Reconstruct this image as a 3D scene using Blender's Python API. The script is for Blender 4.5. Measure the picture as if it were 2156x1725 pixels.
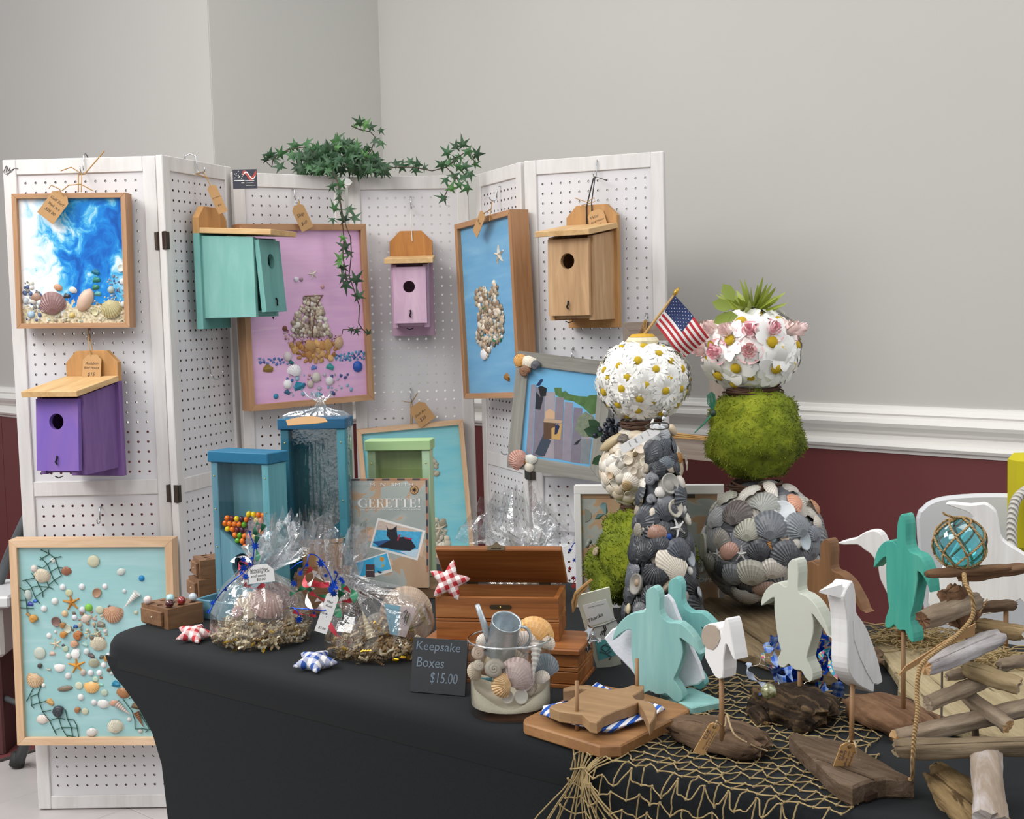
import bpy, math, random
from mathutils import Vector as V, Matrix, noise
for o in list(bpy.data.objects): bpy.data.objects.remove(o)
SC = bpy.context.scene
COL = SC.collection
R = math.radians
random.seed(7)
# ------------------------------------------------------------------ camera
F = 2700.0; EYE = V((0, 0, 1.284)); PITCH = R(4.6); ROLL = 0.025
_f = V((0, math.cos(PITCH), -math.sin(PITCH))); _r0 = V((1, 0, 0)); _u0 = _r0.cross(_f)
_r = _r0*math.cos(ROLL) - _u0*math.sin(ROLL); _u = _u0*math.cos(ROLL) + _r0*math.sin(ROLL)
cd = bpy.data.cameras.new('camera'); cam = bpy.data.objects.new('camera', cd); COL.objects.link(cam)
cd.sensor_fit = 'HORIZONTAL'; cd.sensor_width = 36; cd.lens = F/2156*36; cd.clip_start = .05
cam.matrix_world = Matrix(((_r.x, _u.x, -_f.x, EYE.x), (_r.y, _u.y, -_f.y, EYE.y), (_r.z, _u.z, -_f.z, EYE.z), (0, 0, 0, 1)))
SC.camera = cam
# ------------------------------------------------------------------ light
w = bpy.data.worlds.new('world'); SC.world = w; w.use_nodes = True
w.node_tree.nodes['Background'].inputs[0].default_value = (.95, .97, 1, 1)
w.node_tree.nodes['Background'].inputs[1].default_value = .50
def area(name, loc, target, sx, sy, power, col):
    d = bpy.data.lights.new(name, 'AREA'); d.shape = 'RECTANGLE'; d.size = sx; d.size_y = sy; d.energy = power; d.color = col
    o = bpy.data.objects.new(name, d); COL.objects.link(o); o.location = loc
    o.rotation_euler = (V(target)-V(loc)).to_track_quat('-Z', 'Y').to_euler()
area('ceiling_lamp_left', (-2.5, 2.0, 2.95), (-1.9, 3.0, .4), 1.6, 1.2, 50, (1, .985, .96))
area('ceiling_lamp_front', (-1.7, .3, 2.9), (-.9, 2.2, .6), 2.0, 1.2, 38, (1, .985, .96))
area('ceiling_lamp_right', (1.3, 1.4, 2.95), (.9, 2.0, .4), 1.8, 1.2, 15, (1, .985, .96))
area('ceiling_lamp_back', (-.5, 3.0, 2.95), (-.5, 3.0, 0), 1.4, .8, 9, (1, .97, .92))
area('window_light_right', (3.3, 1.5, 1.9), (.4, 2.2, .9), 1.8, 1.5, 28, (.86, .92, 1))
SC.view_settings.view_transform = 'Standard'; SC.view_settings.look = 'None'
SC.view_settings.gamma = 1; SC.view_settings.use_curve_mapping = False
SC.view_settings.exposure = 0.33
SC.cycles.max_bounces = 10; SC.cycles.transparent_max_bounces = 24
SC.cycles.caustics_reflective = False; SC.cycles.caustics_refractive = False
# ------------------------------------------------------------------ photo pixel -> place in the room
def ray(px, py): return _f + _r*((px-1078)/F) - _u*((py-862.5)/F)
def onh(px, py, h):
    d = ray(px, py); return EYE + d*((h-EYE.z)/d.z)
def atz(px, py, z): return EYE + ray(px, py)*z
def onp(px, py, o, n):
    d = ray(px, py); return EYE + d*((o-EYE).dot(n)/d.dot(n))
def crop(pts, ox, oy, s): return [(ox+x/s, oy+y/s) for x, y in pts]
# ------------------------------------------------------------------ materials
MC = {}
def lin(c):
    if isinstance(c, str):
        c = [int(c[i:i+2], 16)/255 for i in (0, 2, 4)]
        c = [x/12.92 if x <= .04045 else ((x+.055)/1.055)**2.4 for x in c]
    return (c[0], c[1], c[2], 1)
class NT:
    def __init__(s, name):
        s.m = bpy.data.materials.new(name); s.m.use_nodes = True; s.t = s.m.node_tree
        s.p = s.t.nodes['Principled BSDF']; s.out = s.t.nodes['Material Output']
    def n(s, typ, ins=None, **at):
        x = s.t.nodes.new('ShaderNode'+typ)
        for k, v in at.items(): setattr(x, k, v)
        for k, v in (ins or {}).items(): s.set(x.inputs[k], v)
        return x
    def set(s, sock, v):
        if isinstance(v, bpy.types.NodeSocket): s.t.links.new(v, sock)
        else: sock.default_value = v
    def pr(s, **k):
        for a, v in k.items(): s.set(s.p.inputs[a.replace('_', ' ')], v)
        return s
    def coord(s, scale=(1, 1, 1), loc=(0, 0, 0), rot=(0, 0, 0), kind='Object'):
        c = s.n('TexCoord'); mp = s.n('Mapping', {'Vector': c.outputs[kind], 'Scale': scale, 'Location': loc, 'Rotation': rot})
        return mp.outputs[0]
    def noise(s, vec, scale=5, detail=4, rough=.55, dist=0):
        return s.n('TexNoise', {'Vector': vec, 'Scale': scale, 'Detail': detail, 'Roughness': rough, 'Distortion': dist}).outputs['Fac']
    def ramp(s, fac, stops):
        r = s.n('ValToRGB', {'Fac': fac}); e = r.color_ramp.elements
        while len(e) < len(stops): e.new(.5)
        for el, (p, c) in zip(e, stops): el.position = p; el.color = lin(c)
        return r.outputs[0]
    def mix(s, f, a, b, mode='MIX'):
        x = s.n('Mix', data_type='RGBA', blend_type=mode)
        s.set(x.inputs[0], f); s.set(x.inputs[6], a); s.set(x.inputs[7], b); return x.outputs[2]
    def math(s, op, a, b=0., c=0.):
        x = s.n('Math', operation=op); s.set(x.inputs[0], a); s.set(x.inputs[1], b); s.set(x.inputs[2], c); return x.outputs[0]
    def bump(s, h, st=.3, d=.002):
        b = s.n('Bump', {'Height': h, 'Strength': st, 'Distance': d}); s.t.links.new(b.outputs[0], s.p.inputs['Normal'])
def cached(fn):
    def g(*a, **k):
        key = (fn.__name__, str(a), str(k))
        if key not in MC: MC[key] = fn(*a, **k)
        return MC[key]
    return g
@cached
def plain(c, rough=.5, metal=0., var=.0, sc=30, bump=0, spec=.5):
    t = NT('plain_'+str(c)); t.pr(Roughness=rough, Metallic=metal, Base_Color=lin(c)); t.p.inputs['Specular IOR Level'].default_value = spec
    if var or bump:
        nz = t.noise(t.coord(), sc, 5)
        if var:
            a = lin(c); t.pr(Base_Color=t.mix(nz, tuple(x*(1-var) for x in a[:3])+(1,), tuple(min(1, x*(1+var)) for x in a[:3])+(1,)))
        if bump: t.bump(nz, bump)
    return t.m
@cached
def wood(c1, c2, c3=None, sc=(3, 60, 60), rough=.6, dist=.8, bump=.15, knots=False):
    t = NT('wood_'+c1); v = t.coord(sc)
    nz = t.noise(v, 1, 6, .6, dist)
    big = t.noise(t.coord(tuple(x*.22 for x in sc)), 1, 2, .5, 1.2)
    f = t.math('MULTIPLY_ADD', nz, .65, t.math('MULTIPLY', big, .38))
    t.pr(Roughness=rough, Base_Color=t.ramp(f, [(.32, c1), (.52, c2), (.68, c3 or c2)])); t.bump(nz, bump)
    return t.m
@cached
def driftwood(c1, c2, c3, sc=(6, 60, 60), crack=.40, bump=.6):
    t = NT('driftwood_'+c1); nz = t.noise(t.coord(sc), 1, 7, .65, 1.3); big = t.noise(t.coord(tuple(x*.3 for x in sc), (2, 5, 1)), 1, 3, .6, 1.5)
    base = t.ramp(t.math('MULTIPLY_ADD', nz, .6, t.math('MULTIPLY', big, .42)), [(.36, c1), (.5, c2), (.62, c3)])
    cr = t.noise(t.coord((sc[0]*.7, sc[1]*1.6, sc[2]*1.6), (7, 3, 9)), 1, 4, .6, .8); cf = t.ramp(cr, [(crack-.05, '000000'), (crack, 'ffffff')])
    sp = t.noise(t.coord((90, 160, 160)), 1, 3, .6); base = t.mix(t.math('MULTIPLY', sp, .5), base, t.mix(1., base, (.45, .42, .4, 1), 'MULTIPLY'))
    t.pr(Roughness=.92, Base_Color=t.mix(cf, t.mix(1., base, (.3, .27, .25, 1), 'MULTIPLY'), base)); t.p.inputs['Specular IOR Level'].default_value = .2
    t.bump(t.math('ADD', t.math('MULTIPLY', nz, .6), t.math('MULTIPLY', cr, .8)), bump, .004); return t.m
@cached
def objcol(rough=.45, var=.35, sc=90, spec=.5, trans=0., stripes=False):
    t = NT('tinted'); oi = t.n('ObjectInfo')
    nz = t.noise(t.coord(kind='Object'), sc, 3)
    dark = t.mix(1., oi.outputs['Color'], (1-var, 1-var, 1-var, 1), 'MULTIPLY')
    t.pr(Roughness=rough, Base_Color=t.mix(t.math('MULTIPLY_ADD', nz, 2, -.5), dark, oi.outputs['Color']))
    t.p.inputs['Specular IOR Level'].default_value = spec
    return t.m
@cached
def shellmat():
    t = NT('seashell'); oi = t.n('ObjectInfo'); c = t.n('TexCoord')
    rad = t.n('VectorMath', {0: c.outputs['Object'], 1: (0, .5, 0)}, operation='ADD')
    ln = t.n('VectorMath', {0: rad.outputs[0]}, operation='LENGTH')
    rings = t.n('TexNoise', {'W': t.math('MULTIPLY', ln.outputs['Value'], 9), 'Detail': 2.}, noise_dimensions='1D').outputs['Fac']
    f = t.math('MULTIPLY_ADD', rings, 1.6, -.35)
    dark = t.mix(1., oi.outputs['Color'], (.52, .48, .46, 1), 'MULTIPLY')
    sx = t.n('SeparateXYZ', {0: rad.outputs[0]}); an = t.math('ARCTAN2', sx.outputs[0], sx.outputs[1]); rib = t.math('MULTIPLY_ADD', t.math('SINE', t.math('MULTIPLY', an, 37.7)), .5, .5)
    col = t.mix(f, dark, oi.outputs['Color']); lt = t.mix(1., t.mix(1., oi.outputs['Color'], (1.5, 1.5, 1.5, 1), 'MULTIPLY'), (.03, .03, .028, 1), 'ADD')
    t.pr(Roughness=.38, Base_Color=t.mix(t.math('MULTIPLY', rib, .55), col, lt))
    return t.m
@cached
def gingham(c, p=.012, ax=(0, 2), rot=0.):
    t = NT('gingham_'+c); sp = t.n('SeparateXYZ', {0: t.coord(rot=(0, rot, 0))})
    def st(i): return t.math('GREATER_THAN', t.math('PINGPONG', sp.outputs[i], p), p*.5)
    f = t.math('MULTIPLY', t.math('ADD', st(ax[0]), st(ax[1])), .5)
    t.pr(Roughness=.85, Base_Color=t.ramp(f, [(.2, 'e9e4e0'), (.5, c), (.8, c)])); e = f
    a = lin('ece8e4'); b = lin(c)
    t.pr(Base_Color=t.mix(t.math('POWER', f, .8), a, b))
    return t.m
@cached
def film(tint=(.97, .98, .99), gloss=.16, rough=.06, sc=60):
    t = NT('cellophane'); tr = t.n('BsdfTransparent', {'Color': tint+(1,)})
    nz = t.noise(t.coord(), sc, 3); b = t.n('Bump', {'Height': nz, 'Strength': .7, 'Distance': .004})
    gl = t.n('BsdfGlossy', {'Color': (1, 1, 1, 1), 'Roughness': rough, 'Normal': b.outputs[0]})
    lw = t.n('LayerWeight', {'Blend': .35, 'Normal': b.outputs[0]})
    f = t.math('MULTIPLY_ADD', lw.outputs['Facing'], gloss*2.2, gloss*.45)
    mx = t.n('MixShader', {0: f, 1: tr.outputs[0], 2: gl.outputs[0]}); t.t.links.new(mx.outputs[0], t.out.inputs[0])
    return t.m
@cached
def glass(tint=(.96, .98, .98), gloss=.5):
    t = NT('clear_glass'); tr = t.n('BsdfTransparent', {'Color': tint+(1,)}); gl = t.n('BsdfGlossy', {'Roughness': .02})
    lw = t.n('LayerWeight', {'Blend': .25})
    f = t.math('MULTIPLY_ADD', t.math('POWER', lw.outputs['Facing'], 3.), gloss*.9, .02)
    mx = t.n('MixShader', {0: f, 1: tr.outputs[0], 2: gl.outputs[0]}); t.t.links.new(mx.outputs[0], t.out.inputs[0])
    return t.m
# ------------------------------------------------------------------ mesh helpers
def fr(o, x=(1, 0, 0), z=(0, 0, 1)):
    z = V(z).normalized(); x = V(x); x = (x-z*x.dot(z)).normalized(); y = z.cross(x)
    return Matrix(((x.x, y.x, z.x, o[0]), (x.y, y.y, z.y, o[1]), (x.z, y.z, z.z, o[2]), (0, 0, 0, 1)))
def yaw(o, deg): return Matrix.Translation(V(o)) @ Matrix.Rotation(R(deg), 4, 'Z')
def tr(x, y, z): return Matrix.Translation((x, y, z))
def sc3(x, y=None, z=None):
    y = x if y is None else y; z = x if z is None else z
    return Matrix.Diagonal((x, y, z, 1))
I4 = Matrix.Identity(4)
WM = {}
class MB:
    def __init__(s): s.v = []; s.f = []; s.m = []; s.k = 0
    def add(s, vs, fs, M=I4):
        b = len(s.v); s.v += [M @ V(p) for p in vs]; s.f += [tuple(b+i for i in f) for f in fs]; s.m += [s.k]*len(fs); return s
    def box(s, x0, x1, y0, y1, z0, z1, M=I4):
        return s.add([(x0, y0, z0), (x1, y0, z0), (x1, y1, z0), (x0, y1, z0), (x0, y0, z1), (x1, y0, z1), (x1, y1, z1), (x0, y1, z1)],
                     [(0, 3, 2, 1), (4, 5, 6, 7), (0, 1, 5, 4), (1, 2, 6, 5), (2, 3, 7, 6), (3, 0, 4, 7)], M)
    def bbox(s, x0, x1, y0, y1, z0, z1, b=.002, M=I4):
        vs = []; ix = {}
        for i, x in enumerate((x0, x1)):
            for j, y in enumerate((y0, y1)):
                for k, z in enumerate((z0, z1)):
                    sx, sy, sz = (1-2*i)*b, (1-2*j)*b, (1-2*k)*b
                    for a, p in enumerate(((x, y+sy, z+sz), (x+sx, y, z+sz), (x+sx, y+sy, z))):
                        ix[i, j, k, a] = len(vs); vs.append(p)
        g = lambda i, j, k, a: ix[i, j, k, a]
        fs = []
        for i in (0, 1):
            q = [g(i, 0, 0, 0), g(i, 1, 0, 0), g(i, 1, 1, 0), g(i, 0, 1, 0)]; fs.append(q if i else q[::-1])
            q = [g(0, i, 0, 1), g(0, i, 1, 1), g(1, i, 1, 1), g(1, i, 0, 1)]; fs.append(q if i else q[::-1])
            q = [g(0, 0, i, 2), g(1, 0, i, 2), g(1, 1, i, 2), g(0, 1, i, 2)]; fs.append(q if i else q[::-1])
        for i in (0, 1):
            for j in (0, 1):
                for q in ([g(i, j, 0, 0), g(i, j, 1, 0), g(i, j, 1, 1), g(i, j, 0, 1)], [g(i, 0, j, 0), g(i, 1, j, 0), g(i, 1, j, 2), g(i, 0, j, 2)],
                          [g(0, i, j, 1), g(1, i, j, 1), g(1, i, j, 2), g(0, i, j, 2)]): fs.append(q)
                for k in (0, 1): fs.append([g(i, j, k, 0), g(i, j, k, 1), g(i, j, k, 2)])
        c = V(((x0+x1)/2, (y0+y1)/2, (z0+z1)/2)); out = []
        for q in fs:
            a, b_, d = V(vs[q[0]]), V(vs[q[1]]), V(vs[q[2]])
            out.append(tuple(q) if (b_-a).cross(d-a).dot(a-c) > 0 else tuple(q[::-1]))
        return s.add(vs, out, M)
    def prism(s, pts, y0, y1, M=I4, bev=0.):
        # outline in x,z ; front at y0 (facing -y), back at y1
        A = sum(pts[i][0]*pts[(i+1) % len(pts)][1]-pts[(i+1) % len(pts)][0]*pts[i][1] for i in range(len(pts)))
        if A < 0: pts = pts[::-1]
        n = len(pts)
        if bev:
            ins = []
            for i in range(n):
                a, b, c = V(pts[i-1]), V(pts[i]), V(pts[(i+1) % n])
                t = ((b-a).normalized()+(c-b).normalized())
                t = t.normalized() if t.length > 1e-6 else V((1, 0)); ins.append((b.x-t.y*bev, b.y+t.x*bev))
            rings = [[(p[0], y0, p[1]) for p in ins], [(p[0], y0+bev, p[1]) for p in pts], [(p[0], y1-bev, p[1]) for p in pts], [(p[0], y1, p[1]) for p in ins]]
        else: rings = [[(p[0], y0, p[1]) for p in pts], [(p[0], y1, p[1]) for p in pts]]
        vs = sum(rings, []); fs = [tuple(range(n)), tuple(range(len(vs)-1, len(vs)-n-1, -1))]
        for r in range(len(rings)-1):
            for i in range(n):
                j = (i+1) % n; fs.append((r*n+i, r*n+n+i, r*n+n+j, r*n+j))
        return s.add(vs, fs, M)
    def lathe(s, prof, n=24, M=I4, cap=True, wob=None):
        vs = []; fs = []
        for k, (r, z) in enumerate(prof):
            for i in range(n):
                a = 2*math.pi*i/n; q = r*(wob(k, i) if wob else 1)
                vs.append((q*math.cos(a), q*math.sin(a), z))
        for k in range(len(prof)-1):
            for i in range(n):
                j = (i+1) % n; fs.append((k*n+i, k*n+j, k*n+n+j, k*n+n+i))
        if cap:
            fs.append(tuple(range(n-1, -1, -1))); fs.append(tuple((len(prof)-1)*n+i for i in range(n)))
        return s.add(vs, fs, M)
    def tube(s, pts, r, n=6, M=I4, cap=True, closed=False):
        pts = [V(p) for p in pts]; rr = r if isinstance(r, (list, tuple)) else [r]*len(pts); vs = []; fs = []
        L = len(pts); up = None
        for i, p in enumerate(pts):
            if closed: t = pts[(i+1) % L]-pts[i-1]
            else: t = pts[min(i+1, L-1)]-pts[max(i-1, 0)]
            t = t.normalized() if t.length > 1e-9 else V((0, 0, 1))
            if up is None: up = V((0, 0, 1)) if abs(t.z) < .9 else V((1, 0, 0))
            a = t.cross(up); a = a.normalized() if a.length > 1e-6 else t.orthogonal().normalized(); b = a.cross(t); up = b
            for k in range(n):
                g = 2*math.pi*k/n; vs.append(p+a*(rr[i]*math.cos(g))+b*(rr[i]*math.sin(g)))
        for i in range(L if closed else L-1):
            q = (i+1) % L
            for k in range(n):
                j = (k+1) % n; fs.append((i*n+k, i*n+j, q*n+j, q*n+k))
        if cap and not closed: fs.append(tuple(range(n-1, -1, -1))); fs.append(tuple((L-1)*n+k for k in range(n)))
        return s.add(vs, fs, M)
    def strip(s, pts, wv, M=I4):
        # ribbon along pts, wv = half width vector (or list)
        vs = []; fs = []
        for i, p in enumerate(pts):
            w_ = V(wv[i] if isinstance(wv, list) else wv); vs += [V(p)-w_, V(p)+w_]
        for i in range(len(pts)-1): fs.append((2*i, 2*i+1, 2*i+3, 2*i+2))
        return s.add(vs, fs, M)
    def ico(s, r, M=I4, n=12, m=8, f=None):
        vs = [(0, 0, -1)]; fs = []
        for j in range(1, m):
            b = math.pi*j/m-math.pi/2
            for i in range(n): a = 2*math.pi*(i+.5*(j % 2))/n; vs.append((math.cos(a)*math.cos(b), math.sin(a)*math.cos(b), math.sin(b)))
        vs.append((0, 0, 1)); L = len(vs)-1
        for i in range(n):
            j = (i+1) % n; fs.append((0, 1+j, 1+i)); fs.append((L, L-n+i, L-n+j))
            for k in range(m-2):
                a = 1+k*n; fs.append((a+i, a+j, a+n+j, a+n+i))
        vs = [V(p)*(r*(f(V(p)) if f else 1)) for p in vs]
        return s.add(vs, fs, M)
    def mesh(s, name, mats, smooth=False, inv=None):
        me = bpy.data.meshes.new(name); vs = [inv @ p for p in s.v] if inv is not None else s.v
        me.from_pydata([tuple(p) for p in vs], [], s.f)
        for m in (mats if isinstance(mats, (list, tuple)) else [mats]): me.materials.append(m)
        if len(set(s.m)) > 1: me.polygons.foreach_set('material_index', s.m)
        if smooth: me.polygons.foreach_set('use_smooth', [True]*len(s.f))
        me.update(); return me
    def build(s, name, mats, parent=None, smooth=False, label=None, kind=None, world=False):
        # coordinates are in the thing's own frame, or in the room's when world=True
        inv = WM[parent.name].inverted() if (world and parent) else None
        o = bpy.data.objects.new(name, s.mesh(name, mats, smooth, inv)); COL.objects.link(o)
        if parent: o.parent = parent; WM[o.name] = WM[parent.name]
        else: WM[o.name] = I4
        if label: o['label'] = label
        if kind: o['kind'] = kind
        return o
def thing(name, label, cat, M, group=None):
    o = bpy.data.objects.new(name, None); COL.objects.link(o); o.empty_display_size = .02
    o.matrix_world = M; WM[o.name] = M.copy(); o['label'] = label; o['category'] = cat
    if group: o['group'] = group
    return o
def solo(name, label, cat, mb, mats, M, smooth=False, group=None):
    o = bpy.data.objects.new(name, mb.mesh(name, mats, smooth)); COL.objects.link(o); o.matrix_world = M; WM[o.name] = M.copy()
    o['label'] = label; o['category'] = cat
    if group: o['group'] = group
    return o
def put(parent, name, me, M, color=None, world=False, label=None):
    o = bpy.data.objects.new(name, me); COL.objects.link(o); o.parent = parent
    o.matrix_basis = WM[parent.name].inverted() @ M if world else M
    WM[o.name] = WM[parent.name] @ o.matrix_basis
    if color is not None: o.color = lin(color)
    if label: o['label'] = label
    return o
def struct(name, mb, m, parent=None, smooth=False):
    o = mb.build(name, m, parent, smooth)
    if not parent: o['kind'] = 'structure'
    return o
def jit(c, a=.12):
    c = lin(c); k = 1+random.uniform(-a, a); return (min(1, c[0]*k), min(1, c[1]*k), min(1, c[2]*k*(1+random.uniform(-a, a)*.3)))
_tc = {}
def slab(parent, name, pix, ht, hb_, m, bev=.001):
    P = [onh(x, y, ht) for x, y in pix]; c = sum(P, V((0, 0, 0)))/len(P); M = fr(c, P[len(P)//2]-P[0]); iv = M.inverted(); Q = [iv @ p for p in P]
    mb = MB().prism([(q.x, q.y) for q in Q], 0, ht-hb_, I4, bev); mb.v = [V((p.x, p.z, -p.y)) for p in mb.v]; mb.f = [f[::-1] for f in mb.f]
    return put(parent, name, mb.mesh(name, m), M, None, True)
def textmesh(body, width, mat_, M=I4, shear=0., height=None, spacing=1.):
    c = bpy.data.curves.new('t', 'FONT'); c.body = body; c.size = 1; c.shear = shear; c.space_character = spacing; c.resolution_u = 2
    o = bpy.data.objects.new('t', c); COL.objects.link(o)
    dg = bpy.context.evaluated_depsgraph_get(); me = bpy.data.meshes.new_from_object(o.evaluated_get(dg))
    vs = [v.co.copy() for v in me.vertices]; fs = [tuple(p.vertices) for p in me.polygons]
    bpy.data.objects.remove(o); bpy.data.curves.remove(c); bpy.data.meshes.remove(me)
    x0 = min(p.x for p in vs); x1 = max(p.x for p in vs); y0 = min(p.y for p in vs); y1 = max(p.y for p in vs)
    k = width/(x1-x0); ky = height/(y1-y0) if height else k
    return MB().add([((p.x-x0)*k, (p.y-y0)*ky, 0) for p in vs], fs, M)
# text plane -> thing frame: text x along x, text y along z, facing -y
TXT = Matrix(((1, 0, 0, 0), (0, 0, -1, 0), (0, 1, 0, 0), (0, 0, 0, 1)))
def write(parent, body, x, z, width, y, m, shear=0., height=None, name='lettering', rot=0., spacing=1.):
    M = tr(x, y, z) @ Matrix.Rotation(R(rot), 4, 'Y') @ TXT
    return textmesh(body, width, m, M, shear, height, spacing).build(name, m, parent)
def smooth(P, n=6):
    o = []
    for i in range(len(P)-1):
        a, b, c, d = [V(P[max(0, min(len(P)-1, i+k))]) for k in (-1, 0, 1, 2)]
        for j in range(n):
            t = j/n; o.append(.5*((2*b)+(c-a)*t+(2*a-5*b+4*c-d)*t*t+(3*b-a-3*c+d)*t**3))
    return o+[V(P[-1])]
def arc(c, r, a0, a1, n): return [(c[0]+r*math.cos(R(a0+(a1-a0)*i/n)), c[1]+r*math.sin(R(a0+(a1-a0)*i/n))) for i in range(n+1)]
def holed(mb, x0, x1, z0, z1, cx, cz, r, y0, y1, n=24):
    # upright board with a round hole, thickness y0..y1
    out = []
    for i in range(n):
        a = 2*math.pi*i/n; dx, dz = math.cos(a), math.sin(a); k = 1e9
        if dx > 1e-6: k = min(k, (x1-cx)/dx)
        if dx < -1e-6: k = min(k, (x0-cx)/dx)
        if dz > 1e-6: k = min(k, (z1-cz)/dz)
        if dz < -1e-6: k = min(k, (z0-cz)/dz)
        out.append([cx+dx*k, cz+dz*k])
    for X, Z in ((x0, z0), (x1, z0), (x1, z1), (x0, z1)):
        q = min(out, key=lambda p: (p[0]-X)**2+(p[1]-Z)**2); q[0] = X; q[1] = Z
    vs = []
    for y in (y0, y1):
        for i in range(n): vs.append((out[i][0], y, out[i][1]))
        for i in range(n): a = 2*math.pi*i/n; vs.append((cx+r*math.cos(a), y, cz+r*math.sin(a)))
    fs = []
    for i in range(n):
        j = (i+1) % n
        fs += [(i, j, n+j, n+i), (2*n+j, 2*n+i, 3*n+i, 3*n+j), (i, 2*n+i, 2*n+j, j), (n+i, n+j, 3*n+j, 3*n+i)]
    return mb.add(vs, fs)
# ------------------------------------------------------------------ the setting
A = V((-.462, 4.89, 0)); B = V((-.978, 4.36, 0)); DR = V((.717, -.697, 0)); DM = V((.697, .717, 0))
PLASTER = plain('bdbbb6', .85, 0, .03, 3); MAROON = plain('682f2f', .6, 0, .06, 8); TRIM = plain('e3e1dc', .4)
FW = {'wall_left': (fr(B-DR*4.2, DR), 4.2), 'wall_back': (fr(B, DM), (A-B).length), 'wall_right': (fr(A, DR), 5.6)}
for nm, (M, L) in FW.items():
    struct(nm, MB().box(.003 if nm == 'wall_back' else 0, L-(.003 if nm == 'wall_left' else 0), 0, .1, 0, 3.0, M), PLASTER)
k = 0
PROF = [(.0, .864), (.014, .864), (.016, .872), (.026, .876), (.030, .884), (.026, .894), (.014, .899), (.012, .912), (.018, .918), (.020, .924), (.030, .936), (.034, .946), (.030, .957), (.022, .960), (.021, .966), (.024, .971), (.020, .978), (.012, .981), (.010, .990), (0, .992)]
for nm, (M, L) in FW.items():
    k += 1; x0 = -.02 if nm == 'wall_left' else 0.; x1 = L+(.02 if nm == 'wall_left' else 0)
    n = len(PROF); vs = [(x0, -d, z) for d, z in PROF]+[(x1, -d, z) for d, z in PROF]
    struct('trim_%d' % k, MB().add(vs, [(i, n+i, n+i+1, i+1) for i in range(n-1)]+[tuple(range(n)), tuple(range(2*n-1, n-1, -1))], M), TRIM)
    wl = bpy.data.objects[nm]; s = 0.; i = 0
    step = .31 if nm != 'wall_right' else 1.22
    while s < L-.01:
        e = min(L, s+step); MB().box(s+.002, e-.002, -.010, .0, .1, .866, M).build('wainscot_panel', MAROON, wl); s = e
    struct('baseboard_'+nm[5:], MB().box(0, L, -.016, 0, 0, .1, M).box(0, L, -.010, 0, .1, .108, M), MAROON)
fl = struct('floor', MB().box(-5, 5, -1.5, 8, -.05, -.006), plain('4a4644', .8))
p, q = onh(0, 1605, 0), onh(78, 1582, 0); FM = fr(p, (q-p)); FMI = FM.inverted()
TILE = plain('bfbab8', .35, 0, .08, 14); CARP = plain('6e3436', .95, 0, .35, 160, .4)
cs = [FMI @ V(c) for c in ((-5, -1.5, 0), (5, -1.5, 0), (5, 8, 0), (-5, 8, 0))]
MB().box(-6, 8, .012, 8, -.006, .004, FM).build('carpet', CARP, fl)
MB().box(-6, 8, .0, .012, -.006, .005, FM).build('edge_strip', plain('4b4644', .5), fl)
me = MB().bbox(.0012, .3036, -.3036, -.0012, -.006, 0, .0015).mesh('tile', TILE)
for i in range(-4, 8):
    for j in range(9):
        put(fl, 'tile', me, FM @ tr(i*.3048+.04, -j*.3048, 0) )
MB().box(-6, 8, -6, 0, -.006, -.004, FM).build('tile_bed', plain('8c8784', .9), fl)
# ------------------------------------------------------------------ folding pegboard screen
@cached
def wpaint():
    t = NT('worn_white_paint'); nz = t.noise(t.coord((30, 30, 4)), 1, 5, .6, .5); sp = t.noise(t.coord((6, 6, 5)), 1.5, 6, .7)
    base = t.ramp(nz, [(.3, 'c9c5c2'), (.6, 'd6d3d1')])
    t.pr(Roughness=.6, Base_Color=t.mix(t.math('GREATER_THAN', sp, .72), base, lin('c0ab9b'))); t.bump(nz, .1); return t.m
HBD = plain('5c4636', .9); WP = wpaint(); PEG = plain('d2d0d2', .55, 0, .03, 12); BRONZE = plain('4a4038', .45, .7)
COR = [(5, 3.22), (328, 3.21), (342, 3.19), (487, 3.50), (490, 3.46), (725, 3.66), (731, 3.66), (985, 3.70), (1000, 3.70), (1095, 3.40), (1103, 3.38), (1397, 3.24)]
COR = [atz(px, 350, z) for px, z in COR]
PAN = []
scr = thing('folding_screen', 'white folding screen of framed pegboard panels standing behind the black table', 'screen', Matrix.Translation((COR[5].x, COR[5].y, 0)))
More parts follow.
